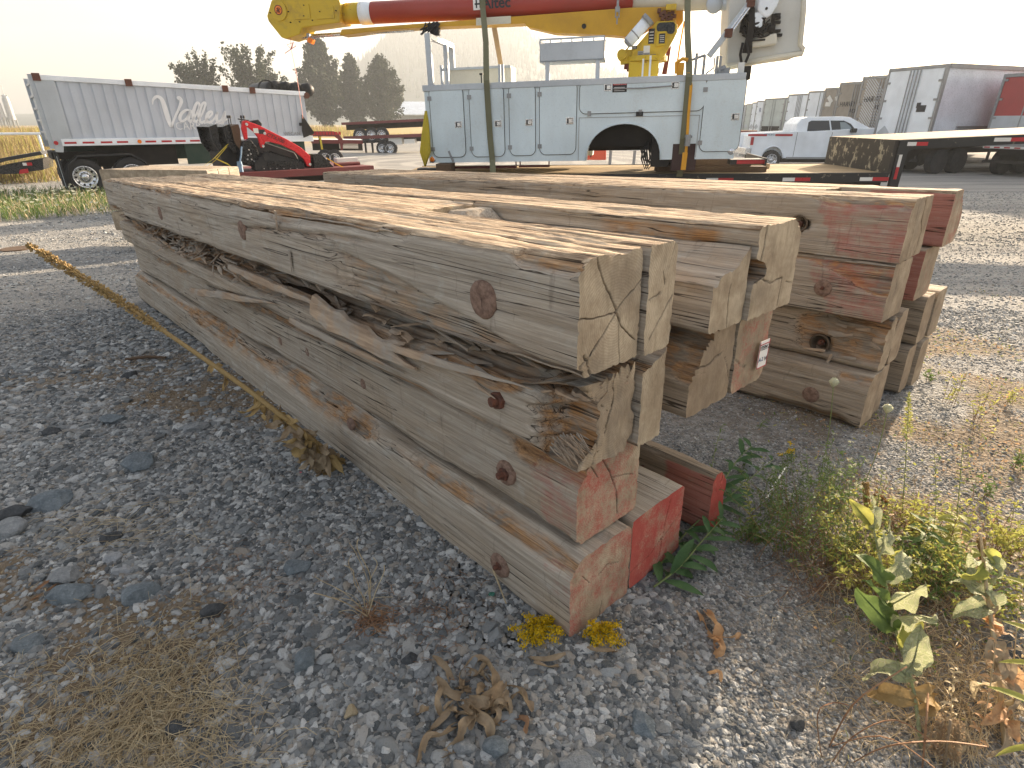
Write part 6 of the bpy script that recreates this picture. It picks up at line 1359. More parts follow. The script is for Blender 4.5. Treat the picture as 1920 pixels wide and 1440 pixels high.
for px, w, lb in ((10, 11, 'left one of the two far grey silos'), (27, 13, 'right one of the two far grey silos')):
    a = at_d(px, 236, 330); t = at_d(px - 12, 192 if px < 20 else 184, 330).z; so = thing('silo', (a.x, a.y, -.5), lb, 'silo', group='grey silos at the far left')
    r = w / FPX * 330 * .62 / 2; mb = MB(); mb.lathe([(r, 3), (r, t), (r * .7, t + 1.2), (0, t + 2)], (0, 0, 0), 'z', 20); mb.build('tank', M['silo'], so, True)
    mb = MB()
    for k in range(4): a_ = R(45 + 90 * k); mb.cyl((r * math.cos(a_), r * math.sin(a_), -.5), (r * math.cos(a_), r * math.sin(a_), 4), .25, .25, 6)
    mb.cyl((0, 0, t), (0, 0, t + 5), .12, .12, 5); mb.box(-r, r, -.1, .1, t + 1.2, t + 1.5); mb.build('frame', M['steel'], so)

# ------------------------------------------------------------------ parked flatbeds in the middle distance
def flatbed(px0, px1, py_top, D0, D1, z0, label, wheels, leg=None, boxes=(), name='flatbed_trailer', group='stacked flatbed trailers', deck='deckwood', th=.16):
    a, b = at_d(px0, py_top[0], D0), at_d(px1, py_top[1], D1); d = (b - a); t = thing(name, (a.x, a.y, a.z), label, 'trailer', math.atan2(d.y, d.x), 0, -math.atan2(d.z, d.to_2d().length), group); f = Fr(t); L = d.length
    mb = MB(); mb.box(0, L, 0, 2.5, -.06, 0); mb.build('deck', M[deck], t); mb = MB(); mb.box(0, L, -.03, 0, -th, .01); mb.build('side_rail', M['maroon'], t)
    mb = MB(); mb.box(0, L, .8, .92, -.5, -.06); mb.box(0, L, 1.6, 1.72, -.5, -.06)
    for k in range(int(L)): mb.box(k + .4, k + .48, 0, 2.4, -.2, -.06)
    mb.build('frame', M['dark'], t)
    for (px, r) in wheels:
        x = f.hit(px, 240, .05)[0]; wheel(t, (x, .02, -.62 - r * .55), r, .3, 'chrome', seg=18)
    for (pa, pb) in boxes:
        (x0, z0_), (x1, z1_) = f.hit(*pa, .1), f.hit(*pb, .1); mb = MB(); mb.box(x0, x1, .1, .6, z1_, z0_); mb.build('tool_box', M['whitetape'], t)
    if leg:
        for px in leg: x = f.hit(px, 260, .3)[0]; mb = MB(); mb.box(x - .06, x + .06, .3, .42, -1.5, -.1); mb.prism([(x - .2, -1.58), (x + .2, -1.58), (x + .06, -1.42), (x - .06, -1.42)], .25, .5); mb.build('landing_leg', M['dark'], t)
    return t, f
flatbed(640, 812, (230, 222), 46, 44, 0, 'upper one of the two stacked flatbeds, two bright wheels at its left', ((673, .52), (695, .52), (714, .5)))
flatbed(644, 812, (256, 250), 46, 44, 0, 'lower one of the two stacked flatbeds with pale tool boxes', ((727, .5), (712, .45)), (683, 696), (((728, 259), (754, 271)), ((757, 261), (778, 269))), th=.2)
t, f = flatbed(583, 680, (262, 263), 31, 31, 0, 'small white-edged trailer under the gooseneck trailer', ((604, .42), (622, .42)), (), (), 'flatbed_trailer', 'trailers by the poplars', 'whitetape')
mb = MB(); a, b = f.hit(636, 273, .1), f.hit(672, 278, .1); mb.cyl((a[0], .3, a[1]), (b[0], .3, a[1]), .14, .14, 12); mb.build('air_tank', M['whitetape'], t)
p = at_d(582, 250, 29.5); gt = thing('gooseneck_trailer', (p.x, p.y, p.z), 'dark red gooseneck of a trailer between the loader and the stacked flatbeds', 'trailer', R(17)); gf = Fr(gt)
mb = MB(); mb.prism(gf.poly([(582, 246), (625, 246), (634, 250), (643, 262), (643, 282), (639, 282), (637, 264), (627, 256), (582, 256)], 0), 0, .3); mb.build('neck', M['maroon'], gt)
q = gf.hit(587, 253)
for k in range(9): mb = MB(); mb.box(q[0] + .14 * k, q[0] + .14 * k + .1, -.02, 0, q[1] + .0, q[1] + .13); mb.build('red_mark', M['redlens'], gt)
mb = MB(); a = gf.hit(600, 281); mb.box(a[0], a[0] + .1, .1, .2, a[1], .0); mb.build('neck_leg', M['dark'], gt)
strap('tie_down_strap', [gf.M @ Vector((gf.hit(600, 256)[0], -.05, gf.hit(600, 256)[1])), gf.M @ Vector((gf.hit(604, 280)[0], -.05, gf.hit(604, 280)[1]))], .08, 'yellow_web', 'short yellow strap hanging from the dark red gooseneck', axis=(1, 0, 0))
# pale building and shed behind them
p = at_d(770, 215, 190); bl = thing('farm_building', (p.x - 6, p.y, -.5), 'far pale building with a white gabled roof right of the poplars', 'building', R(8))
mb = MB(); mb.box(0, 40, 0, 18, 0, 4.2); mb.build('wall', M['silo'], bl); mb = MB(); mb.add([(-1, -1, 4.2), (14, -1, 4.2), (14, 19, 4.2), (-1, 19, 4.2), (2, 9, 8), (11, 9, 8)], [(0, 1, 5, 4), (1, 2, 5), (2, 3, 4, 5), (3, 0, 4)]); mb.box(-1, 40.5, -1, 19, 4.0, 4.25); mb.build('roof', M['white_truck'], bl)
p = at_d(790, 205, 230); bt = thing('round_shrub', (p.x, p.y, -.5), 'hazy bush behind the far pale building', 'shrub'); mb = MB(); rb = random.Random(4)
for k in range(2600):
    u = Vector((rb.gauss(0, 1), rb.gauss(0, .5), abs(rb.gauss(0, 1)))); u = u.normalized() * rb.random() ** .4; c = Vector((u.x * 9, u.y * 5, u.z * 8.5 * (.8 + .2 * math.sin(u.x * 7)))); s = rb.uniform(.25, .5); e1 = Vector((rb.gauss(0, 1), rb.gauss(0, 1), rb.gauss(0, 1))).normalized() * s; e2 = e1.orthogonal() * 1.; mb.add([c + e1, c + e2, c - e1, c - e2], [(0, 1, 2, 3)])
mb.build('crown', M['crown'], bt)
# orange barrier and the parked trailer nose seen through the wheel opening
p = at_d(1116, 300, 24); ob = thing('traffic_barrier', (p.x, p.y, p.z), 'orange-red plastic block with two lugs seen through the wheel opening', 'barrier', R(-8)); mb = MB(); mb.prism([(-.42, 0), (.42, 0), (.40, .5), (.3, .5), (.27, .56), (.15, .56), (.12, .5), (-.12, .5), (-.15, .56), (-.27, .56), (-.3, .5), (-.40, .5)], 0, .4); mb.build('block', M['orange'], ob, bevel=.03)
mb = MB(); mb.box(-.2, -.16, -.02, -.0, .1, .48); mb.build('handle_slot', M['dark'], ob)
p = at_d(1168, 290, 30); pt = thing('parked_trailer', (p.x, p.y, -.5), 'pale trailer nose on landing legs seen through the wheel opening', 'trailer', R(-10)); zc = at_d(1168, 272, 30).z + .5
mb = MB(); mb.box(-1.1, .8, 0, 2, zc - .25, zc + .5); mb.box(-.9, .5, -.01, 0, zc - .15, zc + .3); mb.build('body', M['whitetape'], pt); mb = MB()
for x in (-.6, .55): mb.box(x - .07, x + .07, .1, .25, .05, zc - .2); mb.box(x - .22, x + .22, 0, .4, 0, .05)
mb.build('landing_leg', M['steel'], pt)
# low flatbed and boards between the body and the pickup
flatbed(1386, 1420, (245, 245), 38, 38, 0, 'piece of an orange-decked flatbed between the utility body and the pickup', ((1403, .5),), (), (), 'flatbed_trailer', 'trailers by the vans', 'deckwood', .3)

# ------------------------------------------------------------------ row of parked van trailers
DIRX = Vector((.94, .345)).normalized()
vm = {'w': M['white_truck'], 'g': M['cream'], 'b': paint('brown_grey_steel', (.33, .30, .26), .5, metal=.3, dirt=.4), 'r': paint('faded_red_van', (.42, .05, .05), .4, dirt=.2), 'l': paint('pale_green_grey_van', (.50, .55, .52), .5, dirt=.3)}
def van(px, pyt, ztop, label, mt, style=(), w=2.56, L=13.5, side=None):
    r = ray(px, pyt); D = (ztop - CAM_H) / (r.z / math.hypot(r.x, r.y)); p = at_d(px, pyt, D)
    t = thing('van_trailer', (p.x, p.y, -.5), label, 'trailer', math.atan2(DIRX.y, DIRX.x) - R(90), group='row of parked van trailers')
    # local: x across the rear face (left to right), y along the trailer away from us
    H = ztop + .5; z0 = 1.15
    mb = MB(); mb.box(.05, w - .05, .12, L, z0, H - .04); mb.build('box', side or vm[mt], t)
    mb = MB(); mb.box(0, .09, -.02, .12, z0, H); mb.box(w - .09, w, -.02, .12, z0, H); mb.box(.09, w - .09, -.02, .12, H - .12, H); mb.box(.09, w - .09, -.02, .12, z0 - .12, z0 + .02); mb.box(w - .06, w + .02, .12, L, H - .14, H + .02); mb.box(w - .06, w + .02, .12, L, z0 - .1, z0 + .12); mb.build('frame', M['steel'], t)
    for k in (0, 1):
        a = .10 + k * (w - .2) / 2; b = a + (w - .2) / 2 - .02
        mb = MB(); mb.box(a, b, .0, .08, z0 + .03, H - .13); dr = mb.build('door', vm[mt], t)
        mb = MB(); xx = b - .14 if k == 0 else a + .14
        for o_ in (0,) if 'one' in style else (-.07, .07): mb.cyl((xx + o_, -.035, z0 + .03), (xx + o_, -.035, H - .14), .022, .022, 6)
        mb.build('lock_rod', M['steel'], dr)
        mb = MB()
        for q in range(4): mb.box(a - .06 if k == 0 else b - .1, a + .12 if k == 0 else b + .06, -.045, 0, z0 + .3 + q * .68, z0 + .38 + q * .68)
        mb.build('hinge', M['steel'], dr)
    if 'diamond' in style:
        for a in ((.55, 1.0), (1.75, 1.0)) if 'two' in style else ((.45, .9),):
            mb = MB(); mb.box(-.2, .2, -.02, -.005, -.2, .2, Matrix.Translation((a[0], 0, z0 + .45)) @ Matrix.Rotation(R(45), 4, 'Y')); mb.build('placard', M['whitetape'] if mt == 'b' else M['alu'], t)
    mb = MB()
    mb.mi = 0; mb.box(.1, w - .1, -.06, -.02, z0 - .1, z0 - .02)
    for k in range(6): mb.mi = 1; x = .15 + k * (w - .3) / 6; mb.box(x, x + .22, -.065, -.06, z0 - .09, z0 - .04)
    mb.build('bumper_tape', [M['whitetape'], M['redlens']], t)
    mb = MB(); mb.box(.5, w - .5, .3, L - 1, z0 - .35, z0 - .12); mb.box(.3, .36, .0, .1, .55, z0 - .1); mb.box(w - .36, w - .3, 0, .1, .55, z0 - .1); mb.box(.2, w - .2, 0, .1, .5, .6); mb.build('underframe', M['dark'], t)
    mb = MB()
    for y in (1.2, 2.4):
        for x in (.1, w - .4): mb.cyl((x, y, .5), (x + .3, y, .5), .5, .5, 16)
    mb.build('wheels', M['rubber'], t)
    return t, z0, H, w
t, z0, H, w = van(1668, 129, 3.6, 'large white van trailer with long side showing, nearest complete one of the row', 'w', ('diamond',), side=paint('silver_van_side', (.78, .82, .90), .30, metal=.2, dirt=.15))
mb = MB()
for k in range(14): mb.mi = k % 2; y = .5 + k * .55; mb.box(w + .02, w + .026, y, y + .42, z0 - .06, z0 + .0)
mb.build('side_tape', [M['whitetape'], M['redlens']], t)
mb = MB(); mb.box(w - .04, w + .03, 1.5, 9.5, z0 + .62, z0 + .72); mb.build('side_rail', M['steel'], t)
mb = MB(); mb.box(1.72, 2.1, -.02, -.005, z0 + 1.25, z0 + 1.5); mb.box(1.68, 1.85, -.02, -.005, z0 + 1.4, z0 + 1.6); mb.build('emblem', M['black_print'], t)
mb = MB(); mb.box(1.30, 1.36, -.02, -.005, z0 + .25, z0 + .4); mb.box(.7, 1.05, -.02, -.005, z0 + .3, z0 + .34); mb.build('scuff', M['dark'], t)
van(1619, 144, 3.6, 'brown-grey trailer with diagonal striped doors next to the large white van', 'b', ()); t = bpy.data.objects['van_trailer.001']
mb = MB()
for k in range(20):
    z = 1.35 + k * .13; mb.box(-.75, .75, -.006, 0, -.018, .018, Matrix.Translation((.85, 0, z)) @ Matrix.Rotation(R(42), 4, 'Y'))
mb.build('door_stripes', M['alu'], t, kind='stuff')
txt('lettering', 'HARVEY', t, (.35, -.02, 2.95), .36, M['black_print'], .003, sx=.8); txt('lettering', 'ROAD', t, (1.0, -.02, 2.6), .32, M['black_print'], .003)
t, z0, H, w = van(1576, 155, 3.6, 'grey steel trailer with dark lettering, left of the striped one', 'b', ())
txt('lettering', 'HARVEY', t, (.3, -.02, 2.85), .36, M['black_print'], .003, sx=.8); txt('lettering', 'ROAD', t, (1.0, -.02, 2.5), .32, M['black_print'], .003)
t, z0, H, w = van(1548, 165, 3.6, 'mottled shiny trailer with one white placard', 'b', ('diamond',))
mb = MB(); rq = random.Random(2)
for k in range(12): x, z = rq.uniform(.2, 2.2), rq.uniform(1.5, 3.6); mb.box(-rq.uniform(.1, .3), rq.uniform(.1, .3), -.02, -.004 * (1 + k % 3), -.1, .15, Matrix.Translation((x, -.001 * k, z)) @ Matrix.Rotation(rq.uniform(-1, 1), 4, 'Y'))
mb.build('mottle_patches', M['whitetape'], t, kind='stuff')  # pale patches set at random give the doors a mottled look
van(1517, 171, 3.6, 'plain white van trailer partly behind the pickup cab', 'w', ('one',))
van(1479, 177, 3.6, 'white van trailer with two grey placards low on its doors', 'w', ('diamond', 'two'))
t, z0, H, w = van(1466, 183, 3.6, 'narrow strip of a pale van trailer with red print', 'l', ())
mb = MB()
for k in range(3): mb.box(.3, 1.3, -.02, -.004, 3.2 - k * .18, 3.28 - k * .18)
mb.build('red_print', M['redlens'], t)
t, z0, H, w = van(1435, 185, 3.55, 'grey-green van trailer with a black lower door and heavy frame', 'l', ('one',))
mb = MB(); mb.box(.15, w - .15, -.02, -.002, z0 + .05, z0 + .55); mb.build('dark_panel', M['dark'], t)
t, z0, H, w = van(1420, 189, 3.6, 'white van trailer with a blue initial, left of the grey-green one', 'w', ('diamond',)); txt('lettering', 'R', t, (.5, -.02, 3.0), .6, M['blue_print'], .003)
van(1411, 192, 3.6, 'thin slice of a white van trailer, third from the far left of the row', 'w', ('diamond',)); van(1400, 195, 3.6, 'thin slice of a white van trailer, second from the far left of the row', 'l', ('diamond',)); van(1386, 197, 3.6, 'leftmost van trailer of the row, just showing beside the utility body', 'w', ())
t, z0, H, w = van(1884, 139, 3.25, 'van trailer with a red upper door panel, cut by the right picture edge', 'r', ('one',))
mb = MB(); mb.box(.1, w - .1, -.03, -.002, z0 + .0, z0 + 1.1); mb.build('lower_panel', M['alu'], t); mb = MB(); mb.box(.1, w - .1, -.034, -.001, z0 + .0, z0 + .42); mb.build('kick_panel', M['steel'], t)

# ------------------------------------------------------------------ white pickup
pp0 = at_d(1403, 300, 30.6); pe = at_d(1705, 250, 33.2); pd = (pe - pp0).to_2d()
pk = thing('pickup_truck', (pp0.x, pp0.y, -.5), 'white crew cab pickup with red stripes, parked in front of the van trailers', 'pickup', math.atan2(pd.y, pd.x)); pf = Fr(pk)
print('pickup length', pd.length)
def pq(a): return pf.poly(a, 0)
rw, rz = pf.hit(1447, 294); fwx = pf.hit(1640, 294)[0]; zb = pf.hit(1500, 297)[1]
def archp(cx, r, n=9): return [(cx + r * math.cos(R(a)), zb + (r * 1.05) * math.sin(R(a))) for a in np.linspace(180, 0, n)]
top = pq([(1705, 252), (1690, 245), (1655, 240), (1630, 240), (1525, 246), (1495, 246), (1408, 250), (1406, 262), (1404, 290)])
prof = [(0.02, zb + .0)] + [(rw - .5, zb)] + archp(rw, .48)[1:-1] + [(rw + .5, zb), (fwx - .5, zb)] + archp(fwx, .48)[1:-1] + [(fwx + .5, zb), (top[0][0] - .02, zb), (top[0][0], zb + .45)] + top[:-1]
mb = MB(); mb.prism(prof, 0, .22); mb.prism(prof, 1.78, 2.0); mb.box(.1, top[0][0] - .15, .22, 1.78, zb + .1, top[-3][1] - .1); mb.prism([(rw + 1.2, zb + .4)] + [(top[0][0] - .1, zb + .4)] + top[:5], .22, 1.78); mb.build('body', M['white_truck'], pk, bevel=.03)
cabp = pq([(1494, 247), (1497, 232), (1508, 222), (1520, 219), (1585, 218), (1600, 220), (1635, 241), (1630, 247)])
n = len(cabp); zr = max(p[1] for p in cabp)
def ins(z, zlo): return .06 + .20 * max(0, (z - zlo)) / (zr - zlo)
zlo = cabp[0][1]; v = [(x, ins(z, zlo), z) for x, z in cabp] + [(x, 2 - ins(z, zlo), z) for x, z in cabp]
mb = MB(); mb.add(v, [tuple(range(n)), tuple(range(2 * n - 1, n - 1, -1))] + [(i, i + n, (i + 1) % n + n, (i + 1) % n) for i in range(n)]); mb.build('cab', M['white_truck'], pk, bevel=.025)
def glass(pts, mt, name, y=-.012):
    q = pq(pts); mb = MB(); m_ = len(q); v = [(x, ins(z, zlo) + y, z) for x, z in q] + [(x, ins(z, zlo) + y + .02, z) for x, z in q]; mb.add(v, [tuple(range(m_)), tuple(range(2 * m_ - 1, m_ - 1, -1))] + [(i, i + m_, (i + 1) % m_ + m_, (i + 1) % m_) for i in range(m_)]); return mb.build(name, M[mt], pk)
glass([(1514, 246), (1519, 229), (1525, 226), (1558, 226), (1558, 246)], 'glass', 'rear_window'); glass([(1561, 247), (1561, 226), (1586, 226), (1598, 232), (1609, 248)], 'glass', 'front_window')
g = glass([(1578, 246), (1578, 229), (1588, 229), (1596, 236), (1602, 246)], 'glass2', 'window_reflection', -.016)  # paler pane over the front window, a reflection put in as colour
q = pq([(1600, 221), (1630, 242)]); mb = MB(); mb.add([(q[0][0] + .03, .25, q[0][1] + .01), (q[1][0] + .03, .12, q[1][1] + .01), (q[1][0] + .03, 1.88, q[1][1] + .01), (q[0][0] + .03, 1.75, q[0][1] + .01)], [(0, 1, 2, 3)]); mb.build('windscreen', M['glass2'], pk)
for x, nm in ((rw, 'w'), (fwx, 'w')): wheel(pk, (x, -.02, .42), .42, .27, holes=8, seg=22); wheel(pk, (x, 1.75, .42), .42, .27, seg=18)
for cx in (rw, fwx): mb = MB(); mb.tube([(x, -.02, z) for x, z in archp(cx, .50)], .03, 6); mb.build('wheel_arch', M['white_truck'], pk, True)
for a, b in ((1403, 1430), (1454, 1478)):
    (x0, z0), (x1, z1) = pf.hit(a, 251.5), pf.hit(b + 8, 253.5); mb = MB(); mb.box(x0, x1, -.012, .0, z1 - .04, z1 + .05); mb.build('red_stripe', M['redlens'], pk)
(x0, z0) = pf.hit(1432, 254); txt('door_lettering', 'RITCHIE BROS.', pk, (x0, -.012, z0), .10, M['blue_print'], .002, sx=.75)
(x0, z0) = pf.hit(1621, 257); txt('door_lettering', 'rbauction.com', pk, (x0, -.012, z0), .13, M['blue_print'], .002, sx=.9)
(x0, z0), (x1, z1) = pf.hit(1402, 257), pf.hit(1408, 272); mb = MB(); mb.box(-.03, .10, -.02, .1, z1, z0); mb.build('tail_lamp', M['redlens'], pk)
(x0, z0), (x1, z1) = pf.hit(1396, 277), pf.hit(1409, 290); mb = MB(); mb.box(-.22, .1, .0, 2.0, z1, z0); mb.build('rear_bumper', M['chrome'], pk, bevel=.03)
for px in (1495.5, 1561): a, b = pf.hit(px, 248), pf.hit(px, 294); mb = MB(); mb.box(a[0] - .008, a[0] + .008, -.006, .01, b[1], a[1]); mb.build('door_seam', M['dark'], pk)
for px in (1511, 1560): a = pf.hit(px, 257); mb = MB(); mb.box(a[0] - .1, a[0] + .12, -.03, -.0, a[1] - .02, a[1] + .02); mb.build('door_handle', M['white_truck'], pk)
a = pf.hit(1599, 245); mb = MB(); mb.box(a[0] - .14, a[0] + .1, -.22, -.02, a[1] - .08, a[1] + .1); mb.build('mirror', M['black'], pk, bevel=.03)
mb = MB(); mb.box(pf.hit(1473, 297)[0], fwx - .5, -.06, .1, zb - .02, zb + .06); mb.build('running_board', M['steel'], pk); mb = MB(); mb.box(.3, fwx + .5, .3, 1.7, .3, zb + .1); mb.build('underframe', M['dark'], pk)
# stack of low decks left of it

# ------------------------------------------------------------------ plants and litter
rp = random.Random(77)
def V3(*a): return Vector(a)
def leaf(mb, p, d, up, L, w, curl=.6, fold=.25, n=7, wavy=0., shape='lance', twist=0., tip=.0):
    p = Vector(p); d = Vector(d).normalized(); up = Vector(up); up = (up - d * up.dot(d)); up = up.normalized() if up.length > 1e-4 else d.orthogonal().normalized()
    v = []; ph = rp.uniform(0, 6); wide = shape == 'broad' and w > .02; cols = (-1., -.5, 0, .5, 1.) if wide else (-1., 0, 1.); ck = w * .16 if wide else 0
    for i in range(n + 1):
        t = i / n
        ww = w / 2 * ({'lance': math.sin(math.pi * min(1, t * .97 + .03)) ** .8, 'broad': math.sin(math.pi * min(1, t ** .75 * .95 + .04)) ** .65, 'strap': min(1, 6 * t + .3, 5 * (1 - t) + .12)}[shape])
        if wide: ww *= 1 + .06 * math.sin(ph * 2 + t * 8)
        sx = d.cross(up).normalized(); wv = wavy * w * math.sin(ph + t * 11)
        for c in cols: v.append(p + sx * ww * c + up * (fold * ww * abs(c) + wv * c * (1 if c < 0 else math.sin(ph + t * 7)) + ck * .9 * abs(c) * math.sin(ph + c * 2.2 + t * 13) + rp.uniform(-ck, ck) * .35 * abs(c)))
        st = L / n; a = -curl / n * (1 + tip * t); d2 = (d * math.cos(a) + up * math.sin(a)).normalized(); up = (up * math.cos(a) - d * math.sin(a)).normalized(); d = d2
        if twist: q = Matrix.Rotation(twist / n, 3, d); up = (q @ up).normalized()
        p = p + d * st
    k = len(cols)
    if wide: mb.tube([Vector(v[i * k + 2]) for i in range(n + 1)], [w * .045 * (1 - .7 * i / n) for i in range(n + 1)], 4, False)
    mb.add(v, [(i * k + j, i * k + j + 1, (i + 1) * k + j + 1, (i + 1) * k + j) for i in range(n) for j in range(k - 1)])
def rdir(zlo=-.2, zhi=1.):
    a = rp.uniform(0, 6.283); z = rp.uniform(zlo, zhi); r = math.sqrt(max(0, 1 - z * z)); return Vector((r * math.cos(a), r * math.sin(a), z))
def gzp_(p): return hgt(p.x, p.y)
def gp(px, py): p = on_g(px, py); return Vector((p.x, p.y, gzp_(p)))
def curve_pts(P, n):
    Q = []; k = len(P)
    for i in range(k - 1):
        p0, p1, p2, p3 = P[max(i - 1, 0)], P[i], P[i + 1], P[min(i + 2, k - 1)]
        for j in range(n): t = j / n; Q.append(.5 * ((2 * p1) + (-p0 + p2) * t + (2 * p0 - 5 * p1 + 4 * p2 - p3) * t * t + (-p0 + 3 * p1 - 3 * p2 + p3) * t ** 3))
    Q.append(P[-1]); return Q
def plant(name, loc, label, cat, group=None): return thing(name, loc, label, cat, group=group)
def put(mb, name, mat, par, loc, smooth=True, kind=None):
    o = mb.build(name, M[mat], par, smooth)
    if par: o.data.transform(Matrix.Translation(-par.location))
    if kind: o['kind'] = kind
    return o

# the long leaning mullein stalk left of the stack
P = [gp(640, 868), at_d(560, 805, 2.42), at_d(450, 720, 2.62), at_d(335, 640, 2.85), at_d(235, 572, 3.05), at_d(140, 512, 3.2), at_d(52, 458, 3.35)]
C_ = curve_pts(P, 7); t = plant('mullein_stalk', P[0], 'long dry mullein stalk leaning out to the left from under the front stack', 'dry stalk')
mb = MB(); k = len(C_); mb.tube(C_, [.014 - .008 * i / k for i in range(k)], 7); put(mb, 'stem', 'drystalk', t, P[0])
mb = MB()
for i in range(900):
    u = rp.uniform(.5, 1.) ; q = u * (k - 1); a = C_[int(q)].lerp(C_[min(k - 1, int(q) + 1)], q % 1); ax = (C_[min(k - 1, int(q) + 1)] - C_[int(q)]).normalized() if int(q) < k - 1 else (C_[-1] - C_[-2]).normalized()
    s = ax.orthogonal(); s = Matrix.Rotation(rp.uniform(0, 6.28), 3, ax) @ s; dens = sst(.5, .62, u) * (1 - .45 * sst(.85, 1, u)); 
    if rp.random() > dens + .12: continue
    r = .021 * (float(dens) * .7 + .3); c = a + s.normalized() * r * rp.uniform(.5, 1.); z = .0065 * rp.uniform(.6, 1.3)
    e1, e2, e3 = s.normalized() * z * 1.3, ax * z, s.cross(ax).normalized() * z * .8; mb.add([c + e1, c + e2, c + e3, c - e2, c - e3, c - e1 * .6], [(0, 1, 2), (0, 2, 3), (0, 3, 4), (0, 4, 1), (5, 2, 1), (5, 3, 2), (5, 4, 3), (5, 1, 4)])
put(mb, 'seed_capsules', 'drystalk', t, P[0], False, 'stuff')
for i in range(84):
    u = (rp.uniform(.0, .52) ** 1.25) if i % 2 else rp.uniform(0, .24); q = u * (k - 1); a = C_[int(q)].lerp(C_[int(q) + 1], q % 1); big = (1 - u / .55)
    L = (.03 + .14 * big) * rp.uniform(.6, 1.3); mb = MB(); leaf(mb, a, rdir(-1, .3) * .6 + V3(0, 0, -.8), rdir(), L, (.014 + .05 * big) * rp.uniform(.6, 1.2), rp.uniform(-2.5, 2.5), .5, 8, .12, 'broad', rp.uniform(-3, 3)); put(mb, 'leaf', 'dryleaf' if big > .55 and i % 3 else 'drystalk', t, P[0])

# goldenrod flowers squeezed out under the near corner
for (cx, cy, rx, ry, n, lb) in ((1006, 1200, 56, 40, 1700, 'left clump of yellow goldenrod flowers under the near corner of the lowest mat'), (1125, 1207, 52, 34, 1200, 'right clump of yellow goldenrod flowers under the near corner of the lowest mat')):
    b0 = gp(cx, cy); t = plant('goldenrod', b0, lb, 'flower', 'goldenrod crushed under the stack'); fl, gr = MB(), MB()
    for j in range(24):
        q = gp(cx + rp.uniform(-rx, rx) * .9, cy + rp.uniform(-ry, ry) * .8); s0 = b0 + (q - b0) * .2 + V3(0, .03, .02); e = q + V3(0, 0, rp.uniform(.01, .06)); gr.tube([s0, (s0 + e) / 2 + V3(0, 0, .015), e], .0012, 4)
        for m_ in range(n // 20):
            f_ = rp.random() ** .6; c = s0.lerp(e, f_) + V3(rp.gauss(0, .007), rp.gauss(0, .007), rp.uniform(0, .012)); z = rp.uniform(.002, .0045)
            for _ in range(2): a, b_ = rdir(-1) * z, rdir(-1) * z; fl.add([c + a, c + b_, c - a, c - b_], [(0, 1, 2, 3)])
    put(fl, 'flower_head', 'golden', t, b0, False, 'stuff'); put(gr, 'stem', 'greenstem', t, b0)
    for j in range(5): mb = MB(); leaf(mb, b0 + V3(rp.uniform(-.03, .03), .03, .01), V3(rp.uniform(-1, 1), -.3, .2), (0, 0, 1), rp.uniform(.04, .07), .010, 1.2); put(mb, 'leaf', 'leafdark', t, b0)

# green leafy stems lying out from under the stack on the right
def leafy_stem(pts, name, label, cat, n, L, w, mt='leafdark', smt='greenstem', group=None, flower=None, curl=.8, r=.0022, wild=.5, t0=.08, flatz=.35):
    C = curve_pts(pts, 6); k = len(C); t = plant(name, pts[0], label, cat, group); mb = MB(); mb.tube(C, [r * (1 - .7 * i / k) for i in range(k)], 5); put(mb, 'stem', smt, t, pts[0]); big = L > .045; mb = MB()
    for i in range(n):
        u = t0 + (1 - t0) * (i + .5) / n; q = u * (k - 1); a = C[int(q)].lerp(C[min(k - 1, int(q) + 1)], q % 1); ax = (C[min(k - 1, int(q) + 1)] - C[int(q)]); ax = ax.normalized() if ax.length > 0 else V3(0, 0, 1)
        s = Matrix.Rotation(i * 2.4 + rp.uniform(-.4, .4), 3, ax) @ ax.orthogonal().normalized(); d = s + ax * .7 + rdir() * wild * .4; d.z = d.z * flatz
        m2 = MB() if big else mb; leaf(m2, a, d, V3(0, -.25, 1.), L * (1.15 - .6 * u) * rp.uniform(.7, 1.2), w * (1.1 - .4 * u) * rp.uniform(.8, 1.2), curl * rp.uniform(.3, 1.4), .3, 8, .05)
        if big: put(m2, 'leaf', mt, t, pts[0])
    if not big: put(mb, 'foliage', mt, t, pts[0], True, 'stuff')
    return t, C
GL = [((1225, 1080), (1290, 1010), (1370, 955), (1440, 905), 'long green stem with broad-bladed leaves arching right from the red timber end'),
      ((1225, 1105), (1270, 1085), (1310, 1050), (1345, 1020), 'second green leafy stem lying lower beside the red timber end'),
      ((1300, 960), (1345, 930), (1375, 895), (1400, 880), 'short green leafy stem close behind the outer split timber')]
for a, b_, c, d, lb in GL:
    z = [.01, .05, .09, .13]; P = [gp(*q) + V3(0, 0, z[i]) for i, q in enumerate((a, b_, c, d))]; leafy_stem(P, 'leafy_weed', lb, 'weed', 22, .15, .030, r=.004, group='green weeds by the red timber end')
P = [gp(1330, 905), gp(1338, 860) + V3(0, 0, .06), gp(1350, 830) + V3(0, 0, .12)]; leafy_stem(P, 'leafy_weed', 'small upright green weed standing in the gravel between the two stacks', 'weed', 14, .04, .009, 'leaf', group='small weeds')
for (px, py, h, lb) in ((1445, 905, .10, 'tiny green weed left of the wild carrot stem'), (1390, 890, .12, 'green weed with broad leaves behind the split timber end'), (1425, 800, .06, 'low green tuft by the foot of the rear stack')):
    P = [gp(px, py), gp(px, py) + V3(.01, 0, h * .6), gp(px, py) + V3(.03, 0, h)]; leafy_stem(P, 'leafy_weed', lb, 'weed', 12, .038, .008, 'leaf', group='small weeds')

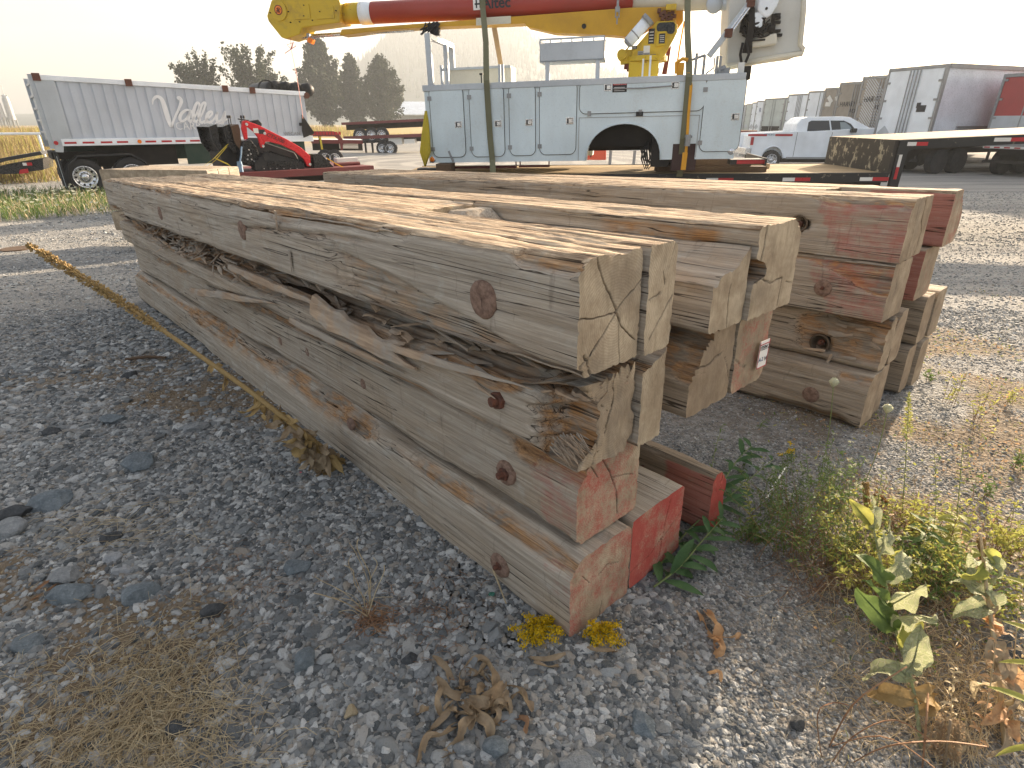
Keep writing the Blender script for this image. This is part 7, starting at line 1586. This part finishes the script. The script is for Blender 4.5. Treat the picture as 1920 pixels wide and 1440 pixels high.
# bushy weeds with reddish stems
def bush(px, py, rx, h, n, label, mt='leaf', smt='redstem', ls=.012, lw=.005, lean=(0, 0), nl=16, name='bushy_weed', group='bushy weeds at the right', fl=None):
    b0 = gp(px, py); t = plant(name, b0, label, 'weed', group); st, lf_, ff = MB(), MB(), MB()
    for i in range(n):
        s = b0 + V3(rp.gauss(0, rx * .3), rp.gauss(0, rx * .3), 0); a = rp.uniform(0, 6.28); r = rx * rp.uniform(.2, 1.1); e = s + V3(math.cos(a) * r + lean[0], math.sin(a) * r + lean[1], h * rp.uniform(.35, 1.05)); m_ = s.lerp(e, .5) + V3(0, 0, h * .12)
        C = curve_pts([s, m_, e], 4); st.tube(C, [.0014, .0013, .0012, .0011, .001, .0009, .0007, .0006, .0004][:len(C)], 3, False)
        for j in range(nl):
            u = rp.uniform(.15, 1.); q = u * (len(C) - 1); c = C[int(q)].lerp(C[min(len(C) - 1, int(q) + 1)], q % 1); L = ls * rp.uniform(.6, 1.6); leaf(lf_, c, rdir(-.3), rdir(), L, lw * rp.uniform(.7, 1.4), rp.uniform(0, 1.2), .2, 2)
        if fl and rp.random() < fl[1]:
            for _ in range(26): c = e + rdir(-.2) * rp.uniform(0, fl[2]); z = fl[2] * .22; a1, b1 = rdir(-1) * z, rdir(-1) * z; ff.add([c + a1, c + b1, c - a1, c - b1], [(0, 1, 2, 3)])
    put(st, 'stems', smt, t, b0, False, 'stuff'); put(lf_, 'foliage', mt, t, b0, False, 'stuff')
    if fl and ff.v: put(ff, 'flower_head', fl[0], t, b0, False, 'stuff')
    return t
bush(1500, 1030, .24, .30, 84, 'wide tangled weed with reddish stems and many small leaves, in front of the rear stack', lean=(-.03, 0), nl=22)
bush(1585, 1045, .18, .28, 64, 'greener bushy weed right beside the tangled red-stemmed one', 'leafyel', 'greenstem', nl=20, fl=('cream_flower', .3, .012))
bush(1455, 965, .15, .20, 36, 'low weed with tiny pale flowers near the white stick', 'leaf', 'greenstem', nl=18, fl=('cream_flower', .5, .010))
bush(1545, 950, .16, .26, 40, 'pale flowering weed between the tangled weed and the wild carrot', 'leaf', 'greenstem', .022, .005, nl=14, fl=('cream_flower', .5, .013))
bush(1660, 970, .18, .15, 46, 'brownish low weed under the tall goldenrod spike', 'dryleaf', 'redstem', nl=16)
bush(1745, 1110, .22, .18, 64, 'dense low green weed behind the pale broad leaf', 'leaf', 'redstem', .018, .007, nl=20)
bush(1840, 1130, .22, .16, 56, 'sunlit yellow-green low weed near the right edge', 'leafyel', 'redstem', .018, .007, nl=20)
bush(1690, 1210, .14, .09, 34, 'small mixed weed at the foot of the pale broad leaf', 'leaf', 'redstem', nl=14)
bush(1475, 890, .05, .14, 7, 'small yellow-flowered weed behind the white stick', 'leaf', 'greenstem', .02, .006, nl=10, fl=('golden', .9, .016))
for (px, py, h, lb) in ((1775, 760, .22, 'slim yellow-green weed with orange foot on the sunlit gravel'), (1828, 790, .20, 'slim reddish-tipped weed beyond the rear stack'), (1885, 760, .14, 'low green and orange weed near the right edge on the far gravel'), (1740, 715, .08, 'tiny weed at the far corner of the rear stack'), (1845, 930, .12, 'small upright green weed on the orange ground cover'), (1905, 880, .12, 'arching yellow-green weed cut by the right picture edge')):
    bush(px, py, .05, h, 6, lb, 'leafyel' if h > .13 else 'leaf', 'redstem', .022, .007, nl=12, name='slim_weed', group='slim weeds on the sunlit gravel')

for i, (px, py, tx, ty, lb) in enumerate(((1470, 1040, 1455, 880, 'thin upright green stem at the left side of the tangled weeds'), (1505, 1050, 1512, 850, 'thin upright green stem left of the tall wild carrot'), (1550, 1060, 1548, 830, 'thin leafy stem rising just below the tall wild carrot head'), (1590, 1060, 1600, 860, 'thin leafy stem rising between the two wild carrots'), (1640, 1060, 1655, 880, 'thin leafy stem left of the tall goldenrod'), (1740, 1050, 1752, 850, 'thin yellow-green stem right of the tall goldenrod'), (1790, 1010, 1806, 830, 'thin yellow-green stem among the sunlit leafy weeds'), (1420, 1000, 1400, 905, 'short green stem beside the broad-bladed weeds'))):
    a = gp(px, py); D = math.hypot(a.x, a.y); e = at_d(tx, ty, D + .05); leafy_stem([a, a.lerp(e, .5) + V3(rp.uniform(-.02, .02), 0, 0), e], 'slender_weed', lb, 'weed', 34, .034, .008, 'leaf' if i < 4 else 'leafyel', 'greenstem', group='slender weed stems', flatz=.7)
for (px, py, rx, h, n, lb) in ((1400, 1010, .10, .12, 26, 'low bushy weed between the leafy blades and the tangled weeds'), (1620, 1100, .16, .20, 50, 'bushy weed filling the gap beside the pale mullein tip'), (1880, 1040, .16, .20, 44, 'sunlit bushy weed by the right edge behind the dry mullein'), (1720, 1000, .14, .16, 40, 'bushy weed at the foot of the tall goldenrod')):
    bush(px, py, rx, h, n, lb, 'leafyel' if px > 1600 else 'leaf', 'redstem', .02, .007, nl=18)
# wild carrot heads
for (bx, by, hx_, hy_, dz, lb) in ((1535, 905, 1563, 719, .0, 'wild carrot with a closed round head, the taller left one'), (1622, 905, 1664, 768, .0, 'wild carrot with a closed round head, the lower right one')):
    b0 = gp(bx, by); D = math.hypot(b0.x, b0.y) ; e = at_d(hx_, hy_, D + .03); t = plant('wild_carrot', b0, lb, 'flower', 'wild carrots'); mb = MB(); mb.tube(curve_pts([b0, b0.lerp(e, .5) + V3(.012, 0, 0), e], 6), .0019, 5); put(mb, 'stem', 'greenstem', t, b0)
    mb = MB(); mb.lathe([(0, -.02), (.008, -.012), (.017, .0), (.018, .012), (.012, .022), (0, .024)], e, 'z', 12)
    for j in range(70): d = rdir(-.1); c = e + V3(d.x * .018, d.y * .018, .006 + d.z * .018); a1, b1 = rdir(-1) * .005, rdir(-1) * .004; mb.add([c + a1, c + b1, c - a1, c - b1], [(0, 1, 2, 3)])
    for j in range(9): a_ = j * .7; leaf(mb, e + V3(0, 0, -.016), V3(math.cos(a_), math.sin(a_), .3), (0, 0, 1), .016, .002, -1, .1, 3)
    put(mb, 'flower_head', 'cream_flower', t, b0, True); t.children[-1]['kind'] = 'stuff'
# tall goldenrod spike
b0 = gp(1690, 985); D = math.hypot(b0.x, b0.y); P = [b0, at_d(1697, 880, D + .02), at_d(1705, 735, D + .05)]; t, C_ = leafy_stem(P, 'goldenrod_spike', 'tall narrow goldenrod with a feathery yellow-green tip, right of the wild carrots', 'weed', 60, .035, .006, 'leafyel', 'greenstem', curl=.9)
mb = MB()
for i in range(260): u = rp.uniform(.70, 1.0); q = u * (len(C_) - 1); a = C_[int(q)].lerp(C_[min(len(C_) - 1, int(q) + 1)], q % 1); d = rdir(-.1, .9); r = .026 * (1 - (u - .7) / .33); leaf(mb, a + d * r * .2, d, rdir(), r * .9, .004, .3, .2, 2)
put(mb, 'feathery_tip', 'leafyel', t, b0, False, 'stuff')
# short brown seed spike
def spike(px, py, tx, ty, r, label, lean=.0, n=420, name='seed_spike', mt='drystalk', Dp=.02):
    b0 = gp(px, py); D = math.hypot(b0.x, b0.y); e = at_d(tx, ty, D + Dp); t = plant(name, b0, label, 'dry stalk', 'brown seed spikes'); mb = MB(); mb.tube([b0, e], .004, 5); put(mb, 'stem', mt, t, b0); mb = MB(); ax = (e - b0).normalized(); s0 = ax.orthogonal().normalized()
    for i in range(n):
        c = b0.lerp(e, rp.uniform(.25, 1)); s = Matrix.Rotation(rp.uniform(0, 6.28), 3, ax) @ s0; c = c + s * r * rp.uniform(.4, 1); z = .004; mb.add([c + s * z, c + ax * z, c - s * z, c - ax * z + s * z * .5], [(0, 1, 2, 3)])
    put(mb, 'seeds', mt, t, b0, False, 'stuff'); return t
spike(1630, 985, 1622, 905, .012, 'short brown seed spike standing right of the bushy weeds'); spike(1770, 1440, 1782, 1350, .03, 'fat brown seed spike at the bottom right', n=700, mt='dryleaf'); spike(1670, 950, 1640, 925, .012, 'brown seed spike leaning left near the short one')

# mullein with big pale leaves
b0 = gp(1728, 1400); D = math.hypot(b0.x, b0.y)
P = [b0, at_d(1712, 1290, D + .03), at_d(1682, 1190, D + .10), at_d(1660, 1090, D + .16), at_d(1636, 985, D + .22)]; C_ = curve_pts(P, 6); k = len(C_); t = plant('mullein_plant', b0, 'pale green mullein with large felty leaves curling around a leaning stem, lower right', 'weed')
mb = MB(); mb.tube(C_, [.0052 * (1 - .5 * i / k) for i in range(k)], 8); put(mb, 'stem', 'mullein', t, b0)
for (u, dx, dy, dz, L, w, cu, mt) in ((.30, -.9, .1, .35, .12, .045, 1.2, 'mullein'), (.34, .8, 0, .75, .13, .050, 1.9, 'mullein'), (.33, -.25, -.3, .9, .13, .055, .3, 'mullein'), (.42, .5, .3, .8, .10, .040, 1.5, 'leafyel'), (.52, -.8, .1, .7, .12, .045, .8, 'leaf'), (.56, .35, -.2, .8, .11, .045, -.5, 'mullein'), (.62, -.7, 0, .9, .11, .04, .5, 'leaf'), (.64, .1, -.4, .9, .12, .05, .4, 'mullein'), (.74, -.7, .1, .8, .10, .035, 1., 'leaf'), (.76, .4, -.2, .8, .10, .042, 1.2, 'mullein'), (.85, -.3, -.3, .9, .10, .04, .5, 'mullein'), (.88, .5, .2, .7, .08, .03, 1.3, 'mullein'), (.97, .0, .0, 1, .09, .035, .3, 'mullein'), (.97, -.5, .1, .8, .08, .03, .8, 'leafyel'), (.24, .6, -.3, .1, .10, .04, 2.2, 'drystalk'), (.16, .9, .1, .25, .12, .035, 1.9, 'drystalk'), (.20, -.7, .0, .2, .11, .04, 2.2, 'drystalk')):
    q = u * (k - 1); a = C_[int(q)].lerp(C_[min(k - 1, int(q) + 1)], q % 1); mb = MB(); leaf(mb, a, (dx + rp.uniform(-.2, .2), dy, dz), (-dx * .2, -.7 + rp.uniform(-.4, .3), .6), L * rp.uniform(1.0, 1.35), w * rp.uniform(1.15, 1.6), cu + rp.uniform(-.5, .9), .4, 14, .16, 'broad', rp.uniform(-1.2, 1.2)); put(mb, 'leaf', mt, t, b0)
# dry mullein at the right edge
b0 = gp(1885, 1400); D = math.hypot(b0.x, b0.y); P = [b0, at_d(1872, 1260, D + .05), at_d(1852, 1120, D + .14), at_d(1838, 1000, D + .2)]; C_ = curve_pts(P, 6); k = len(C_); t = plant('dry_mullein', b0, 'dry tan mullein stalk with curled orange leaves at the right edge', 'dry stalk')
mb = MB(); mb.tube(C_, [.0068 * (1 - .5 * i / k) for i in range(k)], 8); put(mb, 'stem', 'straw', t, b0)
for i in range(22):
    u = .08 + .85 * i / 22; q = u * (k - 1); a = C_[int(q)].lerp(C_[min(k - 1, int(q) + 1)], q % 1); top_ = u > .6; mb = MB(); leaf(mb, a, rdir(-.1, .8), (0, -.5, .8), rp.uniform(.06, .14), rp.uniform(.03, .055), rp.uniform(.8, 3.2), .6, 12, .2, 'broad', rp.uniform(-1.5, 1.5)); put(mb, 'leaf', rp.choice(('mullein', 'leafyel', 'mullein')) if top_ else rp.choice(('orangeleaf', 'straw', 'dryleaf')), t, b0)
spike(1850, 1080, 1838, 1010, .012, 'brown seed spike on top of the dry mullein at the right edge', n=300)
# long narrow green leaves entering from the right edge
for i, (px, py, tx, ty) in enumerate(((1960, 1330, 1850, 1270), (1965, 1400, 1835, 1395), (1960, 1250, 1862, 1225), (1970, 1200, 1880, 1150), (1960, 1110, 1880, 1068))):
    a, e = at_d(px, py, 1.25 + .1 * i), at_d(tx, ty, 1.25 + .1 * i); mb = MB(); leaf(mb, a, e - a, (0, -.3, 1), (e - a).length, .016, .5, .3, 8); tag(mb.build('grass_blade', M['leafyel'], None, True), ('narrow green blade reaching in from the right edge, %s' % ('lower middle one', 'lowest one', 'middle one', 'upper middle one', 'topmost one')[i]), 'leaf', 'narrow green blades at the right edge')
# leafy clump in the middle right
for (px, py, h, n, lb) in ((1720, 1060, .19, 22, 'leafy green weed with broad blades, left of the yellow-green one'), (1775, 1040, .17, 20, 'leafy yellow-green weed catching the sun, centre right'), (1800, 1080, .13, 14, 'lower leafy weed with yellowing blades beside the sunlit ones')):
    P = [gp(px, py), gp(px, py) + V3(-.01, 0, h * .5), gp(px, py) + V3(.0, .02, h)]; leafy_stem(P, 'leafy_weed', lb, 'weed', n + 6, .10, .024, 'leafyel' if px > 1750 else 'leaf', 'redstem', group='leafy weeds at the right')

# curled dead leaves
def dead(cx, cy, items, label, mt, name='dead_leaves', cat='dead leaves', hz_=.02):
    b0 = gp(cx, cy); t = plant(name, b0, label, cat)
    for (pts, w) in items:
        P = [gp(*p) + V3(0, 0, hz_ * (.6 + .8 * math.sin(1.7 * i + pts[0][0]))) for i, p in enumerate(pts)]; C = curve_pts(P, 6); k = len(C); v = []; ph = rp.uniform(0, 6)
        for i in range(k):
            d = (C[min(i + 1, k - 1)] - C[max(i - 1, 0)]).normalized(); s = d.cross(V3(0, 0, 1)).normalized(); tw = .9 * math.sin(i * .35 + ph); s = (s * math.cos(tw) + V3(0, 0, 1) * math.sin(tw)); ww = w / 2 * 1.25 * min(1, .35 + 4 * i / k, .2 + 4 * (1 - i / k)) * rp.uniform(.8, 1.15); nn_ = s.cross(d)
            v += [C[i] - s * ww + nn_ * w * .35 * (1 + .3 * math.sin(i)), C[i] - s * ww * .4, C[i] + s * ww * .5, C[i] + s * ww + nn_ * w * .4 * (1 + .4 * math.sin(i * .8 + 1))]
        mb = MB(); mb.add(v, [(4 * i + j, 4 * i + j + 1, 4 * i + j + 5, 4 * i + j + 4) for i in range(k - 1) for j in range(3)]); put(mb, 'leaf', mt, t, b0)
dead(890, 1330, [([(812, 1250), (840, 1262), (852, 1290), (880, 1300)], .016), ([(870, 1300), (868, 1262), (900, 1246), (925, 1280), (930, 1300)], .022), ([(818, 1290), (850, 1312), (880, 1310), (905, 1330)], .022), ([(840, 1330), (880, 1345), (920, 1320), (945, 1290)], .026), ([(880, 1320), (910, 1335), (950, 1325), (965, 1330)], .026), ([(940, 1290), (975, 1300), (985, 1330), (1000, 1345)], .020), ([(905, 1350), (870, 1375), (855, 1400), (825, 1425)], .022), ([(860, 1360), (830, 1395), (800, 1400), (780, 1435)], .018), ([(850, 1340), (815, 1370), (795, 1378)], .014), ([(880, 1340), (915, 1370), (915, 1385)], .024), ([(830, 1300), (820, 1330), (830, 1345)], .014), ([(860, 1320), (890, 1350), (880, 1380)], .02), ([(950, 1310), (930, 1340), (900, 1345)], .022)], 'tangle of long curled brown dead leaves on the gravel at the bottom centre', 'dryleaf', hz_=.026)
_b = []
for i in range(18):
    x, y = 885 + rp.gauss(0, 32), 1325 + rp.gauss(0, 22); a = rp.uniform(0, 6.28); L = rp.uniform(18, 44); _b.append(([(x, y), (x + L * .5 * math.cos(a), y + L * .4 * math.sin(a)), (x + L * math.cos(a + .7), y + L * .8 * math.sin(a + .7))], rp.uniform(.010, .022)))
dead(885, 1322, _b, 'smaller crumpled dead leaves heaped within the long curled brown tangle', 'dryleaf', hz_=.03)
dead(1340, 1190, [([(1303, 1155), (1318, 1165), (1330, 1195), (1345, 1215)], .014), ([(1325, 1148), (1335, 1175), (1345, 1190), (1352, 1225)], .026), ([(1335, 1200), (1365, 1198), (1388, 1195)], .014), ([(1345, 1205), (1350, 1228), (1340, 1232)], .02)], 'curled orange-tan dead leaf lying alone on fine gravel right of the stack', 'orangeleaf')
dead(1345, 1280, [([(1325, 1265), (1345, 1272), (1348, 1288)], .010)], 'small orange dead leaf scrap below the curled orange-tan one', 'orangeleaf')
dead(970, 1365, [([(940, 1358), (965, 1350), (990, 1362), (985, 1385)], .014)], 'reddish curled dead leaf at the right end of the brown tangle', 'redstem')
dead(1150, 1220, [([(1120, 1200), (1142, 1215), (1150, 1235)], .014), ([(1100, 1225), (1130, 1232), (1160, 1225)], .010), ([(985, 1235), (1020, 1245), (1060, 1240)], .012), ([(1000, 1255), (1030, 1262), (1050, 1250)], .012)], 'dry leaves under the goldenrod by the near corner', 'dryleaf')
dead(120, 1100, [([(60, 1130), (85, 1112), (110, 1105)], .008), ([(70, 1120), (95, 1100), (118, 1098)], .008), ([(85, 1135), (100, 1115), (125, 1110)], .008)], 'small pinkish-brown dead leaves on moss at far left', 'redstem')

# dead twig tufts
def strands(name, label, cat, px, py, specs, mt, r=.0011, kind=None, group=None):
    b0 = gp(px, py); mb = MB()
    for P in specs: mb.tube(curve_pts(P, 4), r * rp.uniform(.6, 1.2), 3, False)
    o = mb.build(name, M[mt]); o.data.transform(Matrix.Translation(-b0)); o.location = b0
    if kind: o['kind'] = kind
    return tag(o, label, cat, group) if not kind else o
def arch(px, py, tx, ty, h): a = gp(px, py); D = math.hypot(a.x, a.y); e = at_d(tx, ty, D + rp.uniform(0, .08)); return [a, a.lerp(e, .35) + V3(rp.uniform(-.02, .02), 0, h * .5), a.lerp(e, .8) + V3(rp.uniform(-.02, .02), 0, h * .2), e]
strands('dead_twigs', 'tuft of thin tan dead twigs standing beside the lowest mat', 'dead plant', 690, 1150, [arch(690 + rp.uniform(-12, 12), 1150 + rp.uniform(-14, 14), x, y, .06) for x, y in ((655, 1018), (672, 1010), (700, 1045), (645, 1060), (590, 1080), (615, 1120), (720, 1060), (660, 1040), (630, 1100), (588, 1112), (705, 1090), (640, 1150), (735, 1120))], 'straw', .0016)
strands('dead_twigs', 'brown matted roots below the tan dead twigs', 'dead plant', 700, 1175, [[gp(700 + rp.gauss(0, 22), 1170 + rp.gauss(0, 18)) + V3(0, 0, rp.uniform(0, .02)) for _ in range(3)] for _ in range(60)], 'redstem', .0012)
strands('red_vine', 'reddish-brown bare vine strands arching over the gravel at bottom right', 'dead plant', 1560, 1400, [[gp(1555, 1400), at_d(1600, 1320, 1.12), at_d(1680, 1262, 1.2), at_d(1700, 1250, 1.24)], [gp(1560, 1430), at_d(1600, 1380, 1.0), at_d(1680, 1350, 1.05), at_d(1760, 1400, 1.08)], [gp(1540, 1420), at_d(1533, 1340, 1.1), at_d(1560, 1318, 1.15), at_d(1590, 1322, 1.16)], [gp(1560, 1400), at_d(1650, 1380, 1.02), at_d(1740, 1430, 1.05), at_d(1790, 1480, 1.05)], [gp(1600, 1430), at_d(1660, 1400, 1.0), at_d(1760, 1390, 1.04), at_d(1850, 1400, 1.1)], [gp(1730, 1440), at_d(1735, 1380, 1.0), at_d(1740, 1300, 1.06)]], 'redstem', .002)
for (px, py, tx, ty, lb) in ((1800, 1440, 1790, 1250, 'dry weed stalk rising from the bottom edge right of the pale mullein'), (1830, 1420, 1870, 1180, 'dry weed stalk crossing in front of the dry mullein'), (1900, 1380, 1912, 1120, 'dry weed stalk standing close to the right picture edge'), (1760, 1430, 1700, 1230, 'short dry weed stalk leaning left against the pale mullein'), (1915, 1300, 1905, 1040, 'tall dry weed stalk at the right edge behind the green blades'), (1870, 1200, 1800, 1000, 'dry weed stalk leaning left among the sunlit green weeds'), (1650, 1120, 1600, 930, 'dry weed stalk rising behind the pale mullein tip')):
    a = gp(px, min(py, 1500)); D = math.hypot(a.x, a.y); e = at_d(tx, ty, D + .12); P = [a, a.lerp(e, .5) + V3(rp.uniform(-.02, .02), 0, .01), e]; leafy_stem(P, 'dry_weed', lb, 'dry stalk', 26, .032, .009, rp.choice(('straw', 'dryleaf', 'orangeleaf')), 'straw', group='dry weed stalks at the lower right', flatz=.8, curl=1.6, wild=1.2)
# straw, fine litter and ground cover: stuff
def scatter_strands(name, cx, cy, sx, sy, n, mt, L=(.04, .16), h=.03, r=.0008, ang0=None):
    mb = MB()
    for i in range(n):
        q = gp(cx + rp.gauss(0, sx), min(1560, cy + rp.gauss(0, sy))); a = rp.uniform(0, 6.28) if ang0 is None else rp.gauss(ang0, .5); l = rp.uniform(*L); d = V3(math.cos(a), math.sin(a), 0); s = V3(-d.y, d.x, 0) * rp.uniform(-.3, .3) * l
        z = rp.uniform(.002, h); mb.tube([q + V3(0, 0, .002), q + d * l * .35 + s * .6 + V3(0, 0, z), q + d * l * .7 + s + V3(0, 0, z * .8), q + d * l + V3(0, 0, z * rp.uniform(.1, .6))], r * rp.uniform(.6, 1.3), 3, False)
    o = mb.build(name, M[mt]); o['kind'] = 'stuff'; return o
scatter_strands('dry_straw', 300, 1300, 75, 65, 900, 'straw'); scatter_strands('dry_straw', 240, 1420, 110, 50, 620, 'straw'); scatter_strands('dry_straw', 60, 1330, 60, 80, 200, 'straw', (.03, .09)); scatter_strands('dry_straw', 160, 1000, 80, 26, 70, 'straw', (.1, .22), .05, ang0=.3)
scatter_strands('dry_litter', 480, 1090, 70, 50, 160, 'redstem', (.02, .07), .02); scatter_strands('dry_litter', 820, 1150, 50, 60, 260, 'redstem', (.02, .06), .015); scatter_strands('dry_litter', 1640, 1330, 110, 80, 260, 'straw', (.02, .08), .02); scatter_strands('dry_straw', 1810, 1330, 70, 70, 420, 'straw', (.05, .14), .09); scatter_strands('dry_straw', 1700, 1120, 110, 60, 300, 'straw', (.05, .16), .10); scatter_strands('dry_litter', 1560, 1080, 60, 30, 260, 'redstem', (.04, .12), .06)
mb = MB(); mb2 = MB(); mb3 = MB()
for i in range(30000):
    x, y = rp.uniform(.7, 5.5), rp.uniform(.9, 6.5)
    m_ = lut(_GM, x, y)
    if rp.random() > m_ * .9 or x < .62 + .25 * y: continue
    z = hgt(x, y); c = V3(x, y, z + rp.uniform(.002, .022)); q = rp.random(); (mb if q < .42 else mb2 if q < .8 else mb3).add((lambda a, b: [c + a, c + b, c - a, c - b])(rdir(-.4) * rp.uniform(.004, .013), rdir(-.4) * rp.uniform(.002, .007)), [(0, 1, 2, 3)])
for b_, nm, mt in ((mb, 'ground_cover', 'orangeleaf'), (mb2, 'ground_cover', 'leafyel'), (mb3, 'ground_cover', 'leaf')): o = b_.build(nm, M[mt]); o['kind'] = 'stuff'
mb = MB(); mb2 = MB()
for i in range(22000):
    x, y = rp.uniform(-4.2, -.4), rp.uniform(.75, 5.)
    if rp.random() > lut(_GM, x, y): continue
    z = hgt(x, y); c = V3(x, y, z + rp.uniform(.001, .012)); a, b_ = rdir(-.4) * rp.uniform(.003, .010), rdir(-.4) * rp.uniform(.0015, .004); (mb if rp.random() < .75 else mb2).add([c + a, c + b_, c - a, c - b_], [(0, 1, 2, 3)])
for b_, mt in ((mb, 'dryleaf'), (mb2, 'straw')): o = b_.build('dead_moss', M[mt]); o['kind'] = 'stuff'
# small things on the ground
def chip(px, py, s, mt, label, name, cat, flat=.4, seed=1):
    me_ = rock_mesh(seed, flat, 2); me_.materials.append(M[mt]); o = bpy.data.objects.new(name, me_); COL.objects.link(o); o.location = gp(px, py) + V3(0, 0, s * .4); o.scale = (s, s, s); o.rotation_euler = (.2, .3, seed); return tag(o, label, cat)
M['pink'] = paint('pink_plastic', (.8, .12, .2), .5); M['greenglass'] = paint('green_glass_bit', (.01, .12, .08), .2)
chip(562, 888, .012, 'pink', 'tiny pink plastic scrap in the shaded gravel', 'plastic_scrap', 'litter', .3, 91); chip(921, 1120, .016, 'greenglass', 'dark green glass bit under the lowest mat', 'glass_shard', 'litter', .3, 92)
chip(1400, 884, .05, 'rockl', 'white stone lump behind the green leaves', 'stone_lump', 'stone', .5, 93)
a, b_ = gp(1434, 946) + V3(0, 0, .04), gp(1468, 896) + V3(0, 0, .06); mb = MB(); mb.tube([a, a.lerp(b_, .5) + V3(0, 0, .004), b_], .004, 6); tag(mb.build('white_stick', M['paper']), 'thin white stick leaning in the weeds', 'stick')
a, b_ = gp(236, 676), gp(312, 673); mb = MB(); mb.tube([a + V3(0, 0, .015), a.lerp(b_, .5) + V3(0, .02, .02), b_ + V3(0, 0, .015)], [.012, .014, .008], 6); tag(mb.build('grey_stick', M['oldblock']), 'grey stick lying on the shaded gravel', 'stick')
a, b_ = gp(952, 1142) + V3(0, 0, .0), gp(925, 1088) + V3(0, 0, .05); mb = MB(); mb.tube([a, b_], [.002, .004], 5); tag(mb.build('dry_sprig', M['straw']), 'short dry sprig leaning on the lowest mat under its bolt', 'stick')
p = gp(30, 468); mb = MB(); mb.cyl((0, 0, 0), (0, 0, .03), .22, .22, 24); o = mb.build('steel_lid', M['oldblock']); o.location = p; tag(o, 'flat brown round lid on the gravel at the left edge', 'lid')
# tall weeds by the dump trailer wheel and dry grass on the bank
mb, mb2, mb3 = MB(), MB(), MB()
for i in range(2600):
    px = rp.uniform(-60, 205); D = rp.uniform(17, 23.5); p = ground_at(px, D); h = rp.uniform(.12, .42) * (1 if px < 190 else .4); a = rp.uniform(0, 6.28)
    leaf(mb if rp.random() < .7 else mb2, p, (math.cos(a) * .3, math.sin(a) * .3, 1), rdir(), h, .02, .5, .1, 3)
    if rp.random() < .06:
        c = p + V3(0, 0, h)
        for _ in range(3): e1, e2 = V3(rp.uniform(.02, .05), 0, rp.uniform(-.01, .01)), V3(0, rp.uniform(.02, .05), rp.uniform(.0, .02)); c2 = c + rdir() * .03; mb3.add([c2 + e1, c2 + e2, c2 - e1, c2 - e2], [(0, 1, 2, 3)])
for b_, nm, mt in ((mb, 'tall_weeds', 'leaf'), (mb2, 'tall_weeds', 'straw'), (mb3, 'white_flowers', 'cream_flower')): o = b_.build(nm, M[mt]); o['kind'] = 'stuff'
mb = MB(); mb2 = MB()
for i in range(9500):
    if i < 6800: px, D = rp.uniform(-90, 110), rp.uniform(28, 60); p = ground_at(px, D)
    else: px, D = rp.uniform(560, 800), rp.uniform(74, 92); p = ground_at(px, D)
    h = rp.uniform(.3, .9); w = .016 * D / 30; a = rp.uniform(0, 6.28); c, s = math.cos(a) * w, math.sin(a) * w; l = V3(rp.uniform(-.2, .2), rp.uniform(-.2, .2), h); (mb if rp.random() < .8 else mb2).add([p + V3(c, s, 0), p - V3(c, s, 0), p + l], [(0, 1, 2)])
for b_, mt in ((mb, 'field'), (mb2, 'leafyel')): o = b_.build('dry_grass', M[mt]); o['kind'] = 'stuff'
